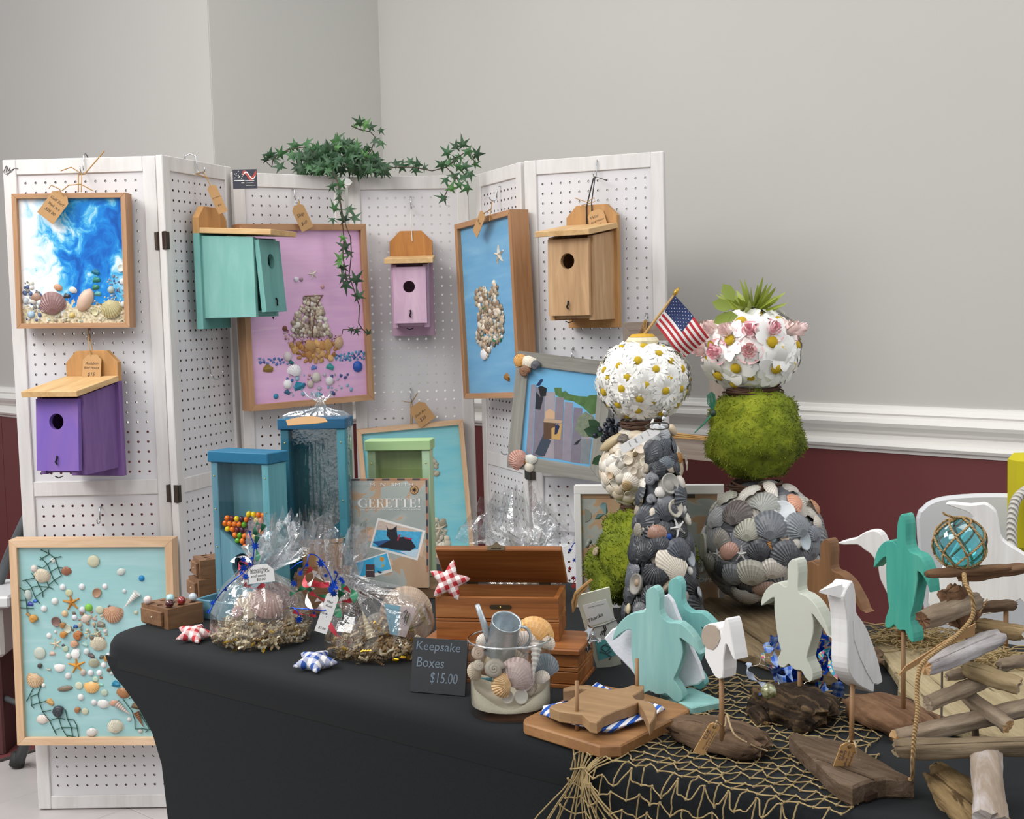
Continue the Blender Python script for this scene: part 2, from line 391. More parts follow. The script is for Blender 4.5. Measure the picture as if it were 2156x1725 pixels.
def pegsheet(mb, x0, x1, z0, z1, y, back, P=.0254, r=.0034):
    nx = int((x1-x0-.012)/P); nz = int((z1-z0-.012)/P); ox = x0+((x1-x0)-nx*P)/2; oz = z0+((z1-z0)-nz*P)/2
    for (a, b, c, d) in ((x0, ox, z0, z1), (ox+nx*P, x1, z0, z1), (ox, ox+nx*P, z0, oz), (ox, ox+nx*P, oz+nz*P, z1)):
        mb.add([(a, y, c), (b, y, c), (b, y, d), (a, y, d)], [(0, 1, 2, 3)]); mb.add([(a, back, c), (b, back, c), (b, back, d), (a, back, d)], [(3, 2, 1, 0)])
    o8 = [(P/2+r*math.cos(R(22.5+45*k)), P/2+r*math.sin(R(22.5+45*k))) for k in range(8)]
    sq = [(P, P), (0, P), (0, 0), (P, 0)]
    # octagon indices 0..7 start 22.5 deg; corners: 0 = upper right, 1 upper left, 2 lower left, 3 lower right
    vs0 = [(a, y, b) for a, b in sq]+[(a, y, b) for a, b in o8]+[(a, back, b) for a, b in sq]+[(a, back, b) for a, b in o8]
    f0 = [(0, 5, 4), (1, 7, 6), (2, 9, 8), (3, 11, 10), (0, 1, 6, 5), (1, 2, 8, 7), (2, 3, 10, 9), (3, 0, 4, 11)]
    f0 += [tuple(12+i for i in f[::-1]) for f in f0]
    f0 += [(4+k, 4+(k+1) % 8, 16+(k+1) % 8, 16+k) for k in range(8)]
    V_, F_ = mb.v, mb.f
    for i in range(nx):
        for j in range(nz):
            b = len(V_); sx = ox+i*P; sz = oz+j*P
            V_.extend([V((p[0]+sx, p[1], p[2]+sz)) for p in vs0]); F_.extend([tuple(b+q for q in f) for f in f0]); mb.m.extend([0]*8+[1]*(len(f0)-8))
for i in range(6):
    a, b = COR[2*i].copy(), COR[2*i+1].copy(); a.z = b.z = 0; L = (b-a).length; Hh = 1.682 if i < 2 else 1.665
    M = fr(a, b-a); PAN.append((M, L, Hh)); sw = .034
    mb = MB(); pegsheet(mb, sw-.004, L-sw+.004, .864, Hh-.036, .006, .012); pegsheet(mb, sw-.004, L-sw+.004, .036, .830, .006, .012)
    mb.v = [M @ p for p in mb.v]
    pb = mb.build('pegboard', [PEG, HBD], scr, world=True)
    for x0 in (0, L-sw): MB().bbox(x0, x0+sw, 0, .02, .004, Hh, .002, M).build('stile', WP, pb, world=True)
    for z0, z1 in ((.004, .038), (.828, .866), (Hh-.038, Hh)): MB().bbox(sw, L-sw, .001, .019, z0, z1, .0015, M).build('rail', WP, pb, world=True)
for i, zs in ((0, (.83, 1.47)), (4, (.84, 1.48))):
    M, L, Hh = PAN[i]; M2 = PAN[i+1][0]
    for z in zs:
        e = M @ V((L, -.001, z)); e2 = M2 @ V((0, -.001, z)); mb = MB()
        mb.bbox(-.011, -.001, -.003, .0, -.022, .022, .0008, fr(e, M.col[0].xyz)).bbox(.001, .012, -.003, .0, -.022, .022, .0008, fr(e2, M2.col[0].xyz))
        g = (e2-e).length/2+.003; mb.bbox(-g, g, -.0045, .0005, -.023, .023, .001, fr((e+e2)/2, e2-e))
        mb.build('hinge', BRONZE, scr, world=True)
mb = MB()
M = PAN[0][0]
for L_ in ([(.004, 1.655), (.010, 1.668), (.008, 1.650), (.014, 1.666), (.013, 1.652), (.020, 1.663), (.018, 1.655)], [(.006, 1.660), (.002, 1.652), (.008, 1.646), (.014, 1.650), (.012, 1.644), (.022, 1.656), (.030, 1.660), (.040, 1.659)], [(.012, 1.662), (.020, 1.650), (.028, 1.658)]):
    MB().tube([M @ V((x, -.0006, z)) for x, z in L_], .0007, 4).build('marker_scribble', plain('2a2a2c', .6), scr, world=True)
def ppl(i, off):
    M = PAN[i][0]; n = M.col[1].xyz; return (M.translation - n*off, n)
def pp(i, px, py, off=0.): return onp(px, py, *ppl(i, off))
# ------------------------------------------------------------------ seashell, pebble and star meshes shared by everything
SHM = shellmat(); TINT = objcol(); TINTR = objcol(.7, .45, 120)
def _dome(n, m, rib, h, wave=0., ell=1.0):
    vs = []; fs = []
    for j in range(m+1):
        for i in range(n+1):
            th = R(-72+144*i/n); e = .98*math.cos(th*.78) if abs(th) < R(90) else 0; t = (j/m)**.8
            x = math.sin(th)*e*t*ell; y = -.5+math.cos(th)*e*t; d = math.hypot(x/ell, y)
            z = h*math.sqrt(max(0, 1-(d/.53)**2))+rib*t*(1 if i % 2 else -1)+wave*math.sin(t*22)*t
            vs.append((x, y, max(z, 0)))
    for j in range(m):
        for i in range(n): a = j*(n+1)+i; fs.append((a, a+1, a+n+2, a+n+1))
    return MB().add(vs, [f[::-1] for f in fs])
def _cup():
    mb = MB(); vs = []; fs = []; n = 16; pr = [(.5, .0), (.52, .1), (.49, .16), (.44, .12), (.28, .04), (.0, .02)]
    for r, z in pr:
        for i in range(n): a = 2*math.pi*i/n; vs.append((r*.92*math.cos(a), r*math.sin(a)*(1.08 if math.sin(a) < 0 else 1), z+.03*math.cos(3*a)*r))
    for k in range(len(pr)-1):
        for i in range(n): j = (i+1) % n; fs.append((k*n+i, k*n+j, k*n+n+j, k*n+n+i))
    return mb.add(vs, fs)
def _snail():
    pts = []; rr = []
    for i in range(30):
        t = i/29; a = t*5.2*math.pi; r = .30*(1-t)+.01; pts.append((r*math.cos(a), r*math.sin(a)-.02, .13+.26*t)); rr.append(.20*(1-t)+.025)
    return MB().tube(pts, rr, 8)
def _cone():
    pr = []
    for i in range(17):
        t = i/16; pr.append((.17*(1-t)*(1+.16*math.cos(i*math.pi))+.008, -.5+t))
    return MB().lathe(pr, 10, tr(0, 0, .15) @ Matrix.Rotation(R(-90), 4, 'X'))
def _star():
    vs = [(0, 0, .13)]; fs = []
    for i in range(5):
        a = R(90+72*i); b = a+R(36); c = math.cos; s = math.sin
        for da, r, z in ((-.17, .3, .0), (-.1, .5, .0), (.1, .5, .0), (.17, .3, .0)): vs.append((r*c(a+da), r*s(a+da), z))
        vs.append((.44*c(a), .44*s(a), .06)); vs.append((.16*c(b), .16*s(b), .0)); vs.append((.28*c(a), .28*s(a), .1))
    for i in range(5):
        q = 1+7*i; pv = 1+7*((i-1) % 5)+5
        fs += [(pv, q, q+6), (0, pv, q+6), (q, q+1, q+4, q+6), (q+1, q+2, q+4), (q+4, q+2, q+3, q+6), (q+3, q+5, q+6), (q+6, q+5, 0)]
    return MB().add(vs, fs)
def _chip(seed):
    rn = random.Random(seed)
    return MB().ico(.5, sc3(1, .75, .4), 7, 4, lambda p: rn.uniform(.65, 1.1))
SH = {'scallop': _dome(30, 5, .015, .26).mesh('scallop', SHM), 'clam': _dome(12, 7, 0, .3, .014, 1.12).mesh('clam', SHM, True),
      'pebble': MB().ico(.5, sc3(1, 1.05, .66), 9, 6).mesh('pebble', TINT, True), 'cup': _cup().mesh('cup', TINT, True), 'snail': _snail().mesh('snail', TINT, True),
      'cone': _cone().mesh('cone', TINT), 'star': _star().mesh('star', TINTR), 'chip': _chip(1).mesh('chip', TINT), 'chip2': _chip(5).mesh('chip', TINT),
      'disc': MB().lathe([(.46, 0), (.5, .05), (.46, .1), (.2, .13), (.02, .13)], 14).mesh('disc', TINT, True)}
NAMES = {'scallop': 'shell', 'clam': 'shell', 'pebble': 'shell', 'cup': 'shell', 'snail': 'shell', 'cone': 'shell', 'star': 'starfish', 'chip': 'sea_glass', 'chip2': 'stone_chip', 'disc': 'shell_disc'}
def flatM(x, z, y, size, rot=0., ax=1.):
    c, s = math.cos(R(rot)), math.sin(R(rot))
    return Matrix(((c*size, -s*size*ax, 0, x), (0, 0, -size, y), (s*size, c*size*ax, 0, z), (0, 0, 0, 1)))
# ------------------------------------------------------------------ framed pictures
PINE = wood('c09a76', 'd2ae8a', 'dec0a0', (60, 60, 5)); OAK = wood('98704f', 'ad835f', 'be9672', (70, 70, 5)); OAKD = wood('8e6644', 'a37852', 'b48a62', (70, 70, 5)); PINEH = wood('c2a07c', 'd6b492', 'e2c6a6', (5, 60, 60)); OAKH = wood('98704f', 'ad835f', 'be9672', (5, 70, 70))
class Art: pass
def art(name, label, TL, TR, BL, plane, depth, fw, canvas, woodv, woodh, rec=.012, cat='picture', group=None, cname='canvas'):
    p = [onp(x, y, *plane) for x, y in (TL, TR, BL)]
    M = fr(p[2], p[1]-p[0], p[0]-p[2]); a = Art(); a.w = (p[1]-p[0]).length; a.h = (p[0]-p[2]).length; a.M = M
    a.root = thing(name, label, cat, M, group); w_, h = a.w, a.h
    n = M.col[1].xyz; a.pl = (M.translation+n*rec, n); a.inv = M.inverted(); a.rec = rec
    for pts, m in (([(0, 0), (w_, 0), (w_-fw, fw), (fw, fw)], woodh), ([(0, h), (fw, h-fw), (w_-fw, h-fw), (w_, h)], woodh),
                   ([(0, 0), (fw, fw), (fw, h-fw), (0, h)], woodv), ([(w_, 0), (w_, h), (w_-fw, h-fw), (w_-fw, fw)], woodv)):
        MB().prism(pts, 0, depth, I4, .0008).build('frame_side', m, a.root)
    if canvas: MB().box(fw, w_-fw, rec, min(depth-.001, rec+.008), fw, h-fw).build(cname, canvas, a.root)
    def uv(px, py):
        q = a.inv @ onp(px, py, *a.pl); return q.x, q.z
    a.uv = uv
    u0, u1 = uv(*TL), uv(TL[0], TL[1]+10); a.pix = (u0[1]-u1[1])/10
    return a
def inlay(a, items, ox, oy, s, dy=0.):
    for it in items:
        k, x, y, sz, c = it[:5]; rot = it[5] if len(it) > 5 else random.uniform(-25, 25); ax = it[6] if len(it) > 6 else 1.
        u, v = a.uv(ox+x/s, oy+y/s); S = sz/s*a.pix
        put(a.root, NAMES[k], SH[k], flatM(u, v, a.rec-.0004-dy, S, rot, ax), jit(c))
def inpoly(x, y, P):
    c = False
    for i in range(len(P)):
        (a, b), (d, e) = P[i-1], P[i]
        if (b > y) != (e > y) and x < (d-a)*(y-b)/(e-b)+a: c = not c
    return c
def fill(a, P, n, kinds, cols, smin, smax, ox, oy, s, seed=1, dy=0., mind=.6):
    rn = random.Random(seed); xs = [p[0] for p in P]; ys = [p[1] for p in P]; done = []; t = 0
    while len(done) < n and t < 6000:
        t += 1; x, y = rn.uniform(min(xs), max(xs)), rn.uniform(min(ys), max(ys)); sz = rn.uniform(smin, smax)
        if not inpoly(x, y, P) or any(math.hypot(x-u, y-v) < mind*(sz+q)/2 for u, v, q in done): continue
        done.append((x, y, sz)); inlay(a, [(rn.choice(kinds), x, y, sz, rn.choice(cols), rn.uniform(0, 360), rn.uniform(.8, 1.35))], ox, oy, s, dy)
def netlines(a, L, ox, oy, s, r, m, name='net'):
    mb = MB()
    for l in L:
        pts = []
        for x, y in l:
            u, v = a.uv(ox+x/s, oy+y/s); pts.append((u, a.rec-.002-random.uniform(0, .002), v))
        mb.tube(pts, r, 5)
    return mb.build(name, m, a.root)
# string + price tag helpers -------------------------------------------------------------------------
KRAFT = plain('b48c5e', .8, 0, .06, 40); TWINE = plain('a9834f', .9, 0, .2, 200); INK = plain('3a3028', .8); STEEL = plain('b9bcc0', .25, 1.); WHITEP = plain('e9e8e6', .7); BLACK = plain('17181a', .5)
def tag_part(parent, c, wv, hv, lines, col=None, ink=None, t=.0006, hole=True, name='price_tag'):
    # c = top centre (world), wv = half width vector (world), hv = vector from top to bottom (world)
    c, wv, hv = V(c), V(wv), V(hv); W = wv.length*2; Hh = hv.length
    M = fr(c, wv, -hv); n = W/2; k = W*.24
    rt = MB().prism([(-n, -Hh), (n, -Hh), (n, -k), (n-k, 0), (-n+k, 0), (-n, -k)], -t, t, M).build(name, col or KRAFT, parent, world=True)
    inv = WM[parent.name].inverted()
    for i, (txt, x, z, wd) in enumerate(lines):
        Mt = inv @ M @ tr(-n+x*W, -t-.0003, -z*Hh) @ TXT
        textmesh(txt, wd*W, None, Mt, .25).build('handwriting', ink or INK, rt)
    return rt
def line_part(parent, pts, r, m=None, name='twine', n=5):
    mb = MB().tube(pts, r, n); return mb.build(name, m or TWINE, parent, world=True)
def hook(i, px, py, label, h=.035, over=False, off=.0, rad=.011):
    # wire hook on pegboard panel i whose lowest bend shows at px,py
    M = PAN[i][0]; q = M.inverted() @ pp(i, px, py, .02)
    pts = [(0, .018, h), (0, -.004, h+.001), (0, -.006, h*.6), (0, -.007, .006)] if not over else [(0, .03, h-.012), (0, .028, h+.008), (0, .012, h+.014), (0, -.004, h+.006), (0, -.006, h*.5), (0, -.007, .006)]
    for k in range(9): a = R(180+180*k/8); pts.append((0, -.007-rad+rad*(-math.cos(a)), .006+.9*rad*math.sin(a)))
    pts.append((0, -.007-2*rad, .012))
    pts = [(0, p[1], p[2]) for p in pts]
    solo('peg_hook', label, 'hook', MB().tube(pts, .0016, 6), STEEL, M @ tr(q.x, 0, q.z), True, 'wire hooks on the white pegboard')
# ------------------------------------------------------------------ pictures on the screen
def m_wave():
    t = NT('poured_blue_paint'); v = t.coord((1, 1, .8), (3.1, 0, 1.7)); warp = t.n('TexNoise', {'Vector': v, 'Scale': 9., 'Detail': 3.})
    v2 = t.n('VectorMath', {0: v, 1: t.n('VectorMath', {0: warp.outputs['Color'], 'Scale': .16}, operation='SCALE').outputs[0]}, operation='ADD').outputs[0]
    a = t.noise(v2, 12, 7, .6, 1.2); b = t.noise(v2, 6, 3)
    sp = t.n('SeparateXYZ', {0: t.coord()}); X, Z = sp.outputs[0], sp.outputs[2]
    f = t.math('ADD', t.math('MULTIPLY', a, .85), t.math('MULTIPLY_ADD', b, .45, -.12)); left = t.math('SMOOTH_MIN', t.math('MULTIPLY_ADD', X, 2.6, -.30), .07, .05)
    f = t.math('ADD', f, left)
    c = t.ramp(f, [(.36, 'f2f4f6'), (.44, 'c4dff0'), (.5, '58b4dc'), (.56, '1a84d2'), (.66, '0d5fb8'), (.78, '0a3f88')])
    sand = t.math('LESS_THAN', t.math('ADD', Z, t.math('MULTIPLY', a, -.13)), -.012)
    t.pr(Roughness=.12, Base_Color=t.mix(sand, c, t.ramp(t.noise(t.coord(), 150, 3), [(.3, '8f8468'), (.5, 'd0c2a0'), (.7, 'e4dcc6')]))); return t.m
def m_streak(name, stops, sc=(5, 5, 40), rough=.35):
    t = NT(name); a = t.noise(t.coord(sc), 1, 5, .55, .4); b = t.noise(t.coord(tuple(x*.3 for x in sc), (4, 1, 2)), 1, 3)
    t.pr(Roughness=rough, Base_Color=t.ramp(t.math('MULTIPLY_ADD', a, .5, t.math('MULTIPLY', b, .5)), stops)); return t.m
a1 = art('wave_picture', 'framed picture of swirling blue and white paint above a shell shoreline', (23.5, 408), (263.5, 403.5), (34.8, 692), ppl(0, .056), .05, .0125, m_wave(), OAK, OAKH)
C1 = (20, 400, 5.75)
inlay(a1, [('scallop', 520, 1370, 290, '8e6c6c', 10), ('pebble', 920, 1335, 190, 'd8b8a4', -30, 1.6), ('scallop', 1235, 1445, 235, 'b8ae82', 190), ('pebble', 265, 1510, 95, 'a8c4dc'), ('cup', 1040, 1475, 90, 'e4dcb0'),
           ('cup', 1350, 945, 90, 'dfe8e4'), ('pebble', 1375, 1110, 85, 'd8e0e0'), ('pebble', 1380, 1385, 80, 'd4d4cc'), ('clam', 590, 1180, 85, 'c08a6c'), ('clam', 770, 1210, 80, 'e0dcd4'), ('pebble', 1230, 1210, 90, 'b8c4bc'),
           ('pebble', 200, 1345, 90, 'c4ccd0'), ('pebble', 300, 1355, 75, 'dcd4cc'), ('pebble', 370, 1360, 85, 'dde4e4'), ('clam', 330, 1300, 110, '9c7c6c'), ('pebble', 265, 1130, 70, 'dcdcd0'), ('pebble', 270, 1180, 65, 'e8e4dc'), ('chip', 700, 1285, 110, '3a4048'), ('pebble', 760, 1520, 70, 'd8c070'),
           ('chip', 1050, 1000, 130, '1a7898'), ('chip', 1060, 1090, 130, '2a8878'), ('chip', 1050, 1180, 120, '3a8868'), ('chip', 1075, 1260, 110, '5aa4a0')], *C1)
fill(a1, [(180, 1080), (330, 1180), (420, 1330), (430, 1560), (190, 1600)], 46, ['chip', 'chip2', 'pebble'], ['8c8c88', 'b0aca4', '5a6c98', 'd8d4c8', '7a7468', '44588c'], 26, 58, *C1, seed=3)
fill(a1, [(600, 1480), (820, 1400), (1150, 1300), (1400, 1280), (1400, 1600), (400, 1600)], 80, ['chip', 'chip2', 'pebble'], ['c8bc9c', 'd8d0b8', 'a89c84', '6a6458', 'b4c4b8', 'e0d8c4'], 22, 46, *C1, seed=4)
fill(a1, [(1150, 1080), (1280, 1010), (1390, 1120), (1390, 1280), (1230, 1290)], 26, ['chip', 'chip2'], ['4a62a0', '8890a8', 'a8acb4', '6a6880'], 26, 52, *C1, seed=5)
AQ = [(.3, 'a6ccca'), (.45, '97c3c4'), (.56, 'a1c8ca'), (.66, 'b2d2d5'), (.76, 'c6dadb')]
a2 = art('seabed_picture', 'large framed picture of scattered shells, starfish and green net on pale aqua', (18, 1138), (362, 1148), (36, 1570), ppl(0, .088), .05, .019, m_streak('aqua_wash', AQ), PINE, PINEH)
CA = (20, 1140, 6.341); CB = (20, 1350, 6.341)
inlay(a2, [('disc', 1125, 265, 165, 'd8d6b8'), ('pebble', 330, 365, 95, 'e8dcd8'), ('scallop', 440, 455, 195, 'd9cdb4'), ('scallop', 760, 395, 120, '9a6448'), ('clam', 1490, 405, 95, 'd0d8d0'), ('pebble', 1765, 495, 80, '1687c4'),
  ('pebble', 712, 612, 85, 'efeeee'), ('pebble', 968, 607, 85, 'efeeee'), ('pebble', 1275, 603, 75, 'efe8e8'), ('disc', 795, 690, 100, 'dcdcb4'), ('cup', 1170, 685, 125, 'b08a70'), ('pebble', 1535, 665, 60, 'dfe6e2'), ('cone', 1630, 780, 270, 'e8e2da', 138), ('star', 830, 815, 235, 'd8913a', 8),
  ('pebble', 608, 800, 95, 'efeeec'), ('pebble', 462, 900, 90, 'efeeec'), ('pebble', 1060, 885, 105, '86c84a'), ('pebble', 975, 915, 90, 'e4e4ec'), ('disc', 1205, 915, 110, 'd0d4b8'), ('chip', 1340, 870, 60, '6a5a58'), ('scallop', 1385, 975, 235, 'c89a7c', 180), ('snail', 325, 1030, 130, 'd8a050'),
  ('cone', 285, 1000, 120, 'd8a868', 225), ('pebble', 740, 965, 90, 'e4c49a'), ('pebble', 870, 1015, 75, 'e8e4ea'), ('cup', 625, 1070, 130, '8a6a62'), ('clam', 1020, 1030, 110, 'd8c8b8'), ('snail', 715, 1120, 95, 'b98a50'), ('cup', 775, 1165, 110, 'd8d8c0'), ('chip', 888, 1140, 90, '1a62b0'),
  ('snail', 725, 1245, 110, 'c98a40'), ('snail', 920, 1255, 140, 'c07840'), ('pebble', 530, 1260, 75, 'efecec'), ('pebble', 615, 1210, 45, 'e8e4e0'), ('star', 1160, 1240, 160, 'e2dab8', 20), ('star', 620, 1370, 165, 'e8dcc0', 12), ('chip', 1230, 1115, 150, '8a8474'), ('chip', 1140, 1040, 90, 'c8a898'),
  ('pebble', 1280, 1195, 60, 'ece4e0'), ('snail', 870, 1370, 120, 'd8a888'), ('chip', 1010, 1380, 120, 'b6e0d4'), ('clam', 585, 255, 65, 'c8ccc4'), ('chip', 285, 840, 110, '3a48a8'), ('chip', 350, 800, 85, '2a6ac8'), ('pebble', 250, 710, 110, 'c0ccc8', 10, 1.4), ('pebble', 1690, 950, 60, 'dcd8bc')], *CA)
inlay(a2, [('scallop', 1190, 30, 195, 'c4bca8'), ('disc', 408, 160, 165, 'd4dccc'), ('chip', 578, 170, 110, 'd8b8a8'), ('chip', 725, 60, 65, '4a5058'), ('disc', 750, 105, 85, 'b8c8b0'), ('clam', 885, 170, 120, 'e6e6e0', 80), ('pebble', 1030, 140, 90, 'dde4e0'), ('pebble', 790, 200, 80, 'ece8e4'), ('chip', 1100, 200, 115, '6a5a58'),
  ('scallop', 1130, 290, 130, 'a8a890'), ('star', 900, 325, 235, 'dc9a3c', 5), ('snail', 410, 330, 75, '4a4440'), ('cone', 515, 375, 75, 'd8ccb8', 80), ('clam', 670, 355, 115, 'e8e0dc', 180), ('pebble', 785, 465, 90, 'efecec'), ('pebble', 985, 420, 90, 'cfc0b4'), ('pebble', 1085, 425, 85, 'eeeeee'), ('pebble', 1200, 425, 85, 'eeeeee'),
  ('pebble', 1260, 320, 80, 'e8e6e4'), ('chip', 1240, 215, 100, '5a5a50'), ('snail', 1310, 230, 110, 'b8884a'), ('pebble', 1320, 185, 60, 'e8e4f0'), ('chip', 1420, 270, 90, '98c0d8'), ('snail', 1330, 385, 65, '6a4a34'), ('chip', 1430, 370, 105, '9a7448'), ('snail', 1620, 375, 75, '8a6848'), ('pebble', 1480, 465, 80, 'ece8e6'),
  ('pebble', 1360, 430, 50, 'e4e0dc'), ('scallop', 340, 525, 200, 'd8b890', 160), ('disc', 930, 595, 105, 'd8dcc0'), ('pebble', 745, 635, 80, '8a7a6a', 98, 2.6), ('clam', 1100, 615, 165, 'e0b070', 180), ('chip', 1225, 585, 90, 'a0d8c8'), ('disc', 1150, 510, 80, 'c4d8c0'), ('chip', 1225, 490, 55, 'b86a40'), ('chip', 1430, 580, 155, '1488b0'),
  ('pebble', 455, 592, 60, 'e8e8e4'), ('clam', 1660, 555, 80, 'd0dcd4'), ('pebble', 1745, 520, 70, 'e4e8e4'), ('clam', 1520, 690, 140, 'a8744a'), ('disc', 1270, 690, 95, 'c8d8c0'), ('pebble', 955, 750, 90, 'e6e6e4'), ('pebble', 1130, 820, 85, 'e8e4e4'), ('clam', 1255, 835, 125, 'ecebe8'), ('clam', 1390, 825, 85, 'd0a084'),
  ('cone', 1530, 895, 250, 'd8c4b8', 230), ('chip', 1845, 750, 165, 'c0924a'), ('chip', 1700, 870, 170, '7a6244'), ('cone', 1750, 1040, 220, '8a5a34', 205), ('scallop', 1950, 1045, 165, '5a4e4e'), ('snail', 660, 935, 175, '3a4048'), ('chip', 550, 820, 150, 'd8ac6a'), ('snail', 912, 920, 95, 'a8744a'), ('disc', 1010, 940, 95, 'dcdcc0'),
  ('clam', 445, 1040, 130, 'e0d4c8'), ('scallop', 1415, 1135, 190, 'c8c4b0'), ('pebble', 1600, 1045, 60, 'e8e4e0'), ('clam', 1100, 1215, 120, 'dcd8d0'), ('pebble', 1750, 1200, 65, 'd8d8d0')], *CB)
fill(a2, [(880, 900), (1000, 880), (1280, 1010), (1320, 1200), (1260, 1300), (940, 1330), (800, 1230), (760, 1040)], 40, ['chip', 'chip2', 'pebble', 'snail'], ['9a8468', 'b89c7c', 'd8c8a8', '7a6a5c', 'c4b8a0', 'a0806c'], 30, 70, *CA, seed=6, mind=.9)
GREENNET = plain('1f4a3c', .8)
netlines(a2, [[(420, 110), (520, 150), (610, 220), (650, 340), (700, 455)], [(415, 205), (510, 300), (550, 410), (600, 520), (650, 570)], [(300, 420), (350, 490), (400, 590), (450, 680), (450, 745)], [(220, 515), (300, 610), (345, 740), (410, 830)], [(410, 245), (530, 170), (525, 110)], [(370, 325), (450, 355), (520, 300), (610, 220), (695, 200)], [(550, 410), (655, 345), (710, 350)], [(520, 590), (600, 520), (700, 455)], [(340, 490), (220, 515), (180, 525)], [(400, 590), (440, 600), (530, 610), (590, 635)], [(300, 610), (400, 590)], [(345, 740), (450, 670), (530, 610), (505, 540)], [(115, 600), (200, 650), (300, 630)], [(200, 650), (230, 780), (240, 890), (245, 960)], [(120, 785), (230, 780)], [(150, 885), (240, 890), (330, 890)]], *CA, .0011, GREENNET)
netlines(a2, [[(330, 610), (260, 750), (235, 800)], [(430, 590), (385, 700), (290, 740), (300, 860), (330, 890)], [(385, 700), (410, 820), (450, 940), (540, 1060), (600, 1190), (630, 1250)], [(290, 855), (410, 820), (520, 790)], [(450, 940), (560, 920)], [(540, 1060), (660, 1020), (750, 1040)], [(600, 1190), (700, 1150), (660, 1020)], [(700, 1150), (760, 1250), (800, 1300)], [(750, 910), (780, 1040), (830, 1150), (850, 1300)], [(780, 1040), (860, 1050), (905, 1120), (930, 1280)], [(700, 1150), (830, 1150), (920, 1160)], [(760, 1250), (930, 1285)], [(1520, 770), (1640, 930), (1680, 1050), (1680, 1170), (1790, 1165), (1880, 1180)], [(1600, 765), (1740, 700), (1670, 680)], [(1750, 960), (1810, 1070), (1870, 1170), (1820, 1215)]], *CB, .0011, GREENNET)
PK = [(.3, 'd3a0c6'), (.45, 'dcb0d0'), (.56, 'd4a6cc'), (.66, 'e2bcd4'), (.76, 'd8c0d6')]
a3 = art('ship_picture', 'framed pink picture of a sailing ship made of shells', (504, 471.5), (770.7, 474.7), (526.7, 866.7), ppl(2, .085), .05, .0165, m_streak('pink_wash', PK), OAK, OAKH)
C3 = (480, 440, 3.75)
SAIL = [(598, 692), (720, 692), (745, 760), (770, 850), (815, 1000), (505, 1010), (515, 850), (590, 740)]
fill(a3, SAIL, 95, ['pebble', 'clam', 'pebble'], ['d8d0c0', 'c8b8a0', 'b0a08c', 'e4e0d4', '9c8c7a', 'd0c4ac'], 26, 46, *C3, seed=8, dy=.002)
fill(a3, [(440, 950), (520, 1010), (800, 1005), (890, 985), (890, 1050), (690, 1085), (500, 1075), (440, 1030)], 70, ['chip', 'chip2'], ['a87a84', 'c49a98', '8a5a62', 'd0a8a0'], 18, 34, *C3, seed=9)
fill(a3, [(495, 1070), (870, 1055), (830, 1180), (690, 1205), (560, 1210)], 30, ['chip', 'scallop', 'chip2'], ['b8844a', 'c89a5c', 'a8743c', 'd0a468'], 50, 85, *C3, seed=10, dy=.001)
inlay(a3, [('star', 668, 515, 90, 'e4dcd0', 15), ('pebble', 537, 557, 45, 'eeeaf0'), ('pebble', 578, 557, 36, 'a88a98'), ('pebble', 568, 1085, 50, 'c88a38'), ('clam', 870, 1060, 85, 'c8a884', 70), ('pebble', 448, 945, 46, '7a4438'), ('pebble', 745, 615, 36, 'd0a0a0'), ('pebble', 890, 515, 40, 'c8b4b0'),
  ('pebble', 470, 1165, 80, 'd8ccd0'), ('clam', 525, 1275, 100, 'efecee'), ('chip', 320, 1265, 115, '9a7c34'), ('chip', 810, 1250, 95, '3aa0a0'), ('pebble', 1023, 1245, 95, '2258b0'), ('pebble', 695, 1330, 88, 'd8d0c8'), ('pebble', 470, 1385, 80, 'efeeee'), ('pebble', 800, 1360, 80, 'e8e4e4'), ('pebble', 650, 1385, 66, 'cfc0b4'),
  ('chip', 565, 1400, 125, '1687a8'), ('chip', 715, 1470, 85, '1c90a8'), ('pebble', 545, 1340, 42, 'a8c8e0'), ('pebble', 378, 1480, 44, '2a88b0'), ('chip', 500, 1215, 60, '17787c'), ('chip', 680, 1255, 70, '6a8cd0'), ('chip', 470, 1450, 70, '3a6c8c')], *C3)
fill(a3, [(830, 1150), (1080, 1120), (1080, 1190), (850, 1200)], 34, ['chip', 'chip2'], ['2a62b0', '3a88b0', '244c98', '5a9cc0'], 22, 44, *C3, seed=11)
fill(a3, [(250, 1180), (420, 1180), (480, 1230), (250, 1220)], 16, ['chip', 'chip2'], ['3a4898', '5a78b8', '8090c0'], 24, 44, *C3, seed=12)
fill(a3, [(440, 1320), (950, 1300), (980, 1440), (800, 1470), (450, 1480)], 44, ['chip', 'chip2', 'pebble'], ['3a6aa8', '8ab0c8', 'b08a80', '44548c', 'b8b4c0'], 22, 40, *C3, seed=13, mind=1.)
for l in ([(598, 690), (745, 684)], [(640, 700), (640, 1010)], [(735, 690), (690, 760), (655, 1010)], [(440, 935), (470, 965)]):
    pts = [a3.uv(C3[0]+x/C3[2], C3[1]+y/C3[2]) for x, y in l]; MB().tube([(u, a3.rec-.005, v) for u, v in pts], .0018, 6).build('twig', plain('6a4a3a', .8), a3.root)
SKY = [(.3, '5796bd'), (.45, '669fc6'), (.58, '74aacc'), (.68, '8cbcd6'), (.78, 'a8cce0')]
o4 = atz(956, 473, 3.62); e4 = atz(1074.7, 461, 3.34); d4 = (e4-o4); d4.z = 0; n4 = V((-d4.y, d4.x, 0)).normalized()
a4 = art('bird_picture', 'framed blue picture with a bird shape of small shells and a turtle charm', (956, 473.3), (1074.7, 461.3), (976, 840), (o4, n4), .055, .015, m_streak('blue_wash', SKY, (5, 5, 30)), OAKD, OAKH)
C4 = (900, 440, 3.75)
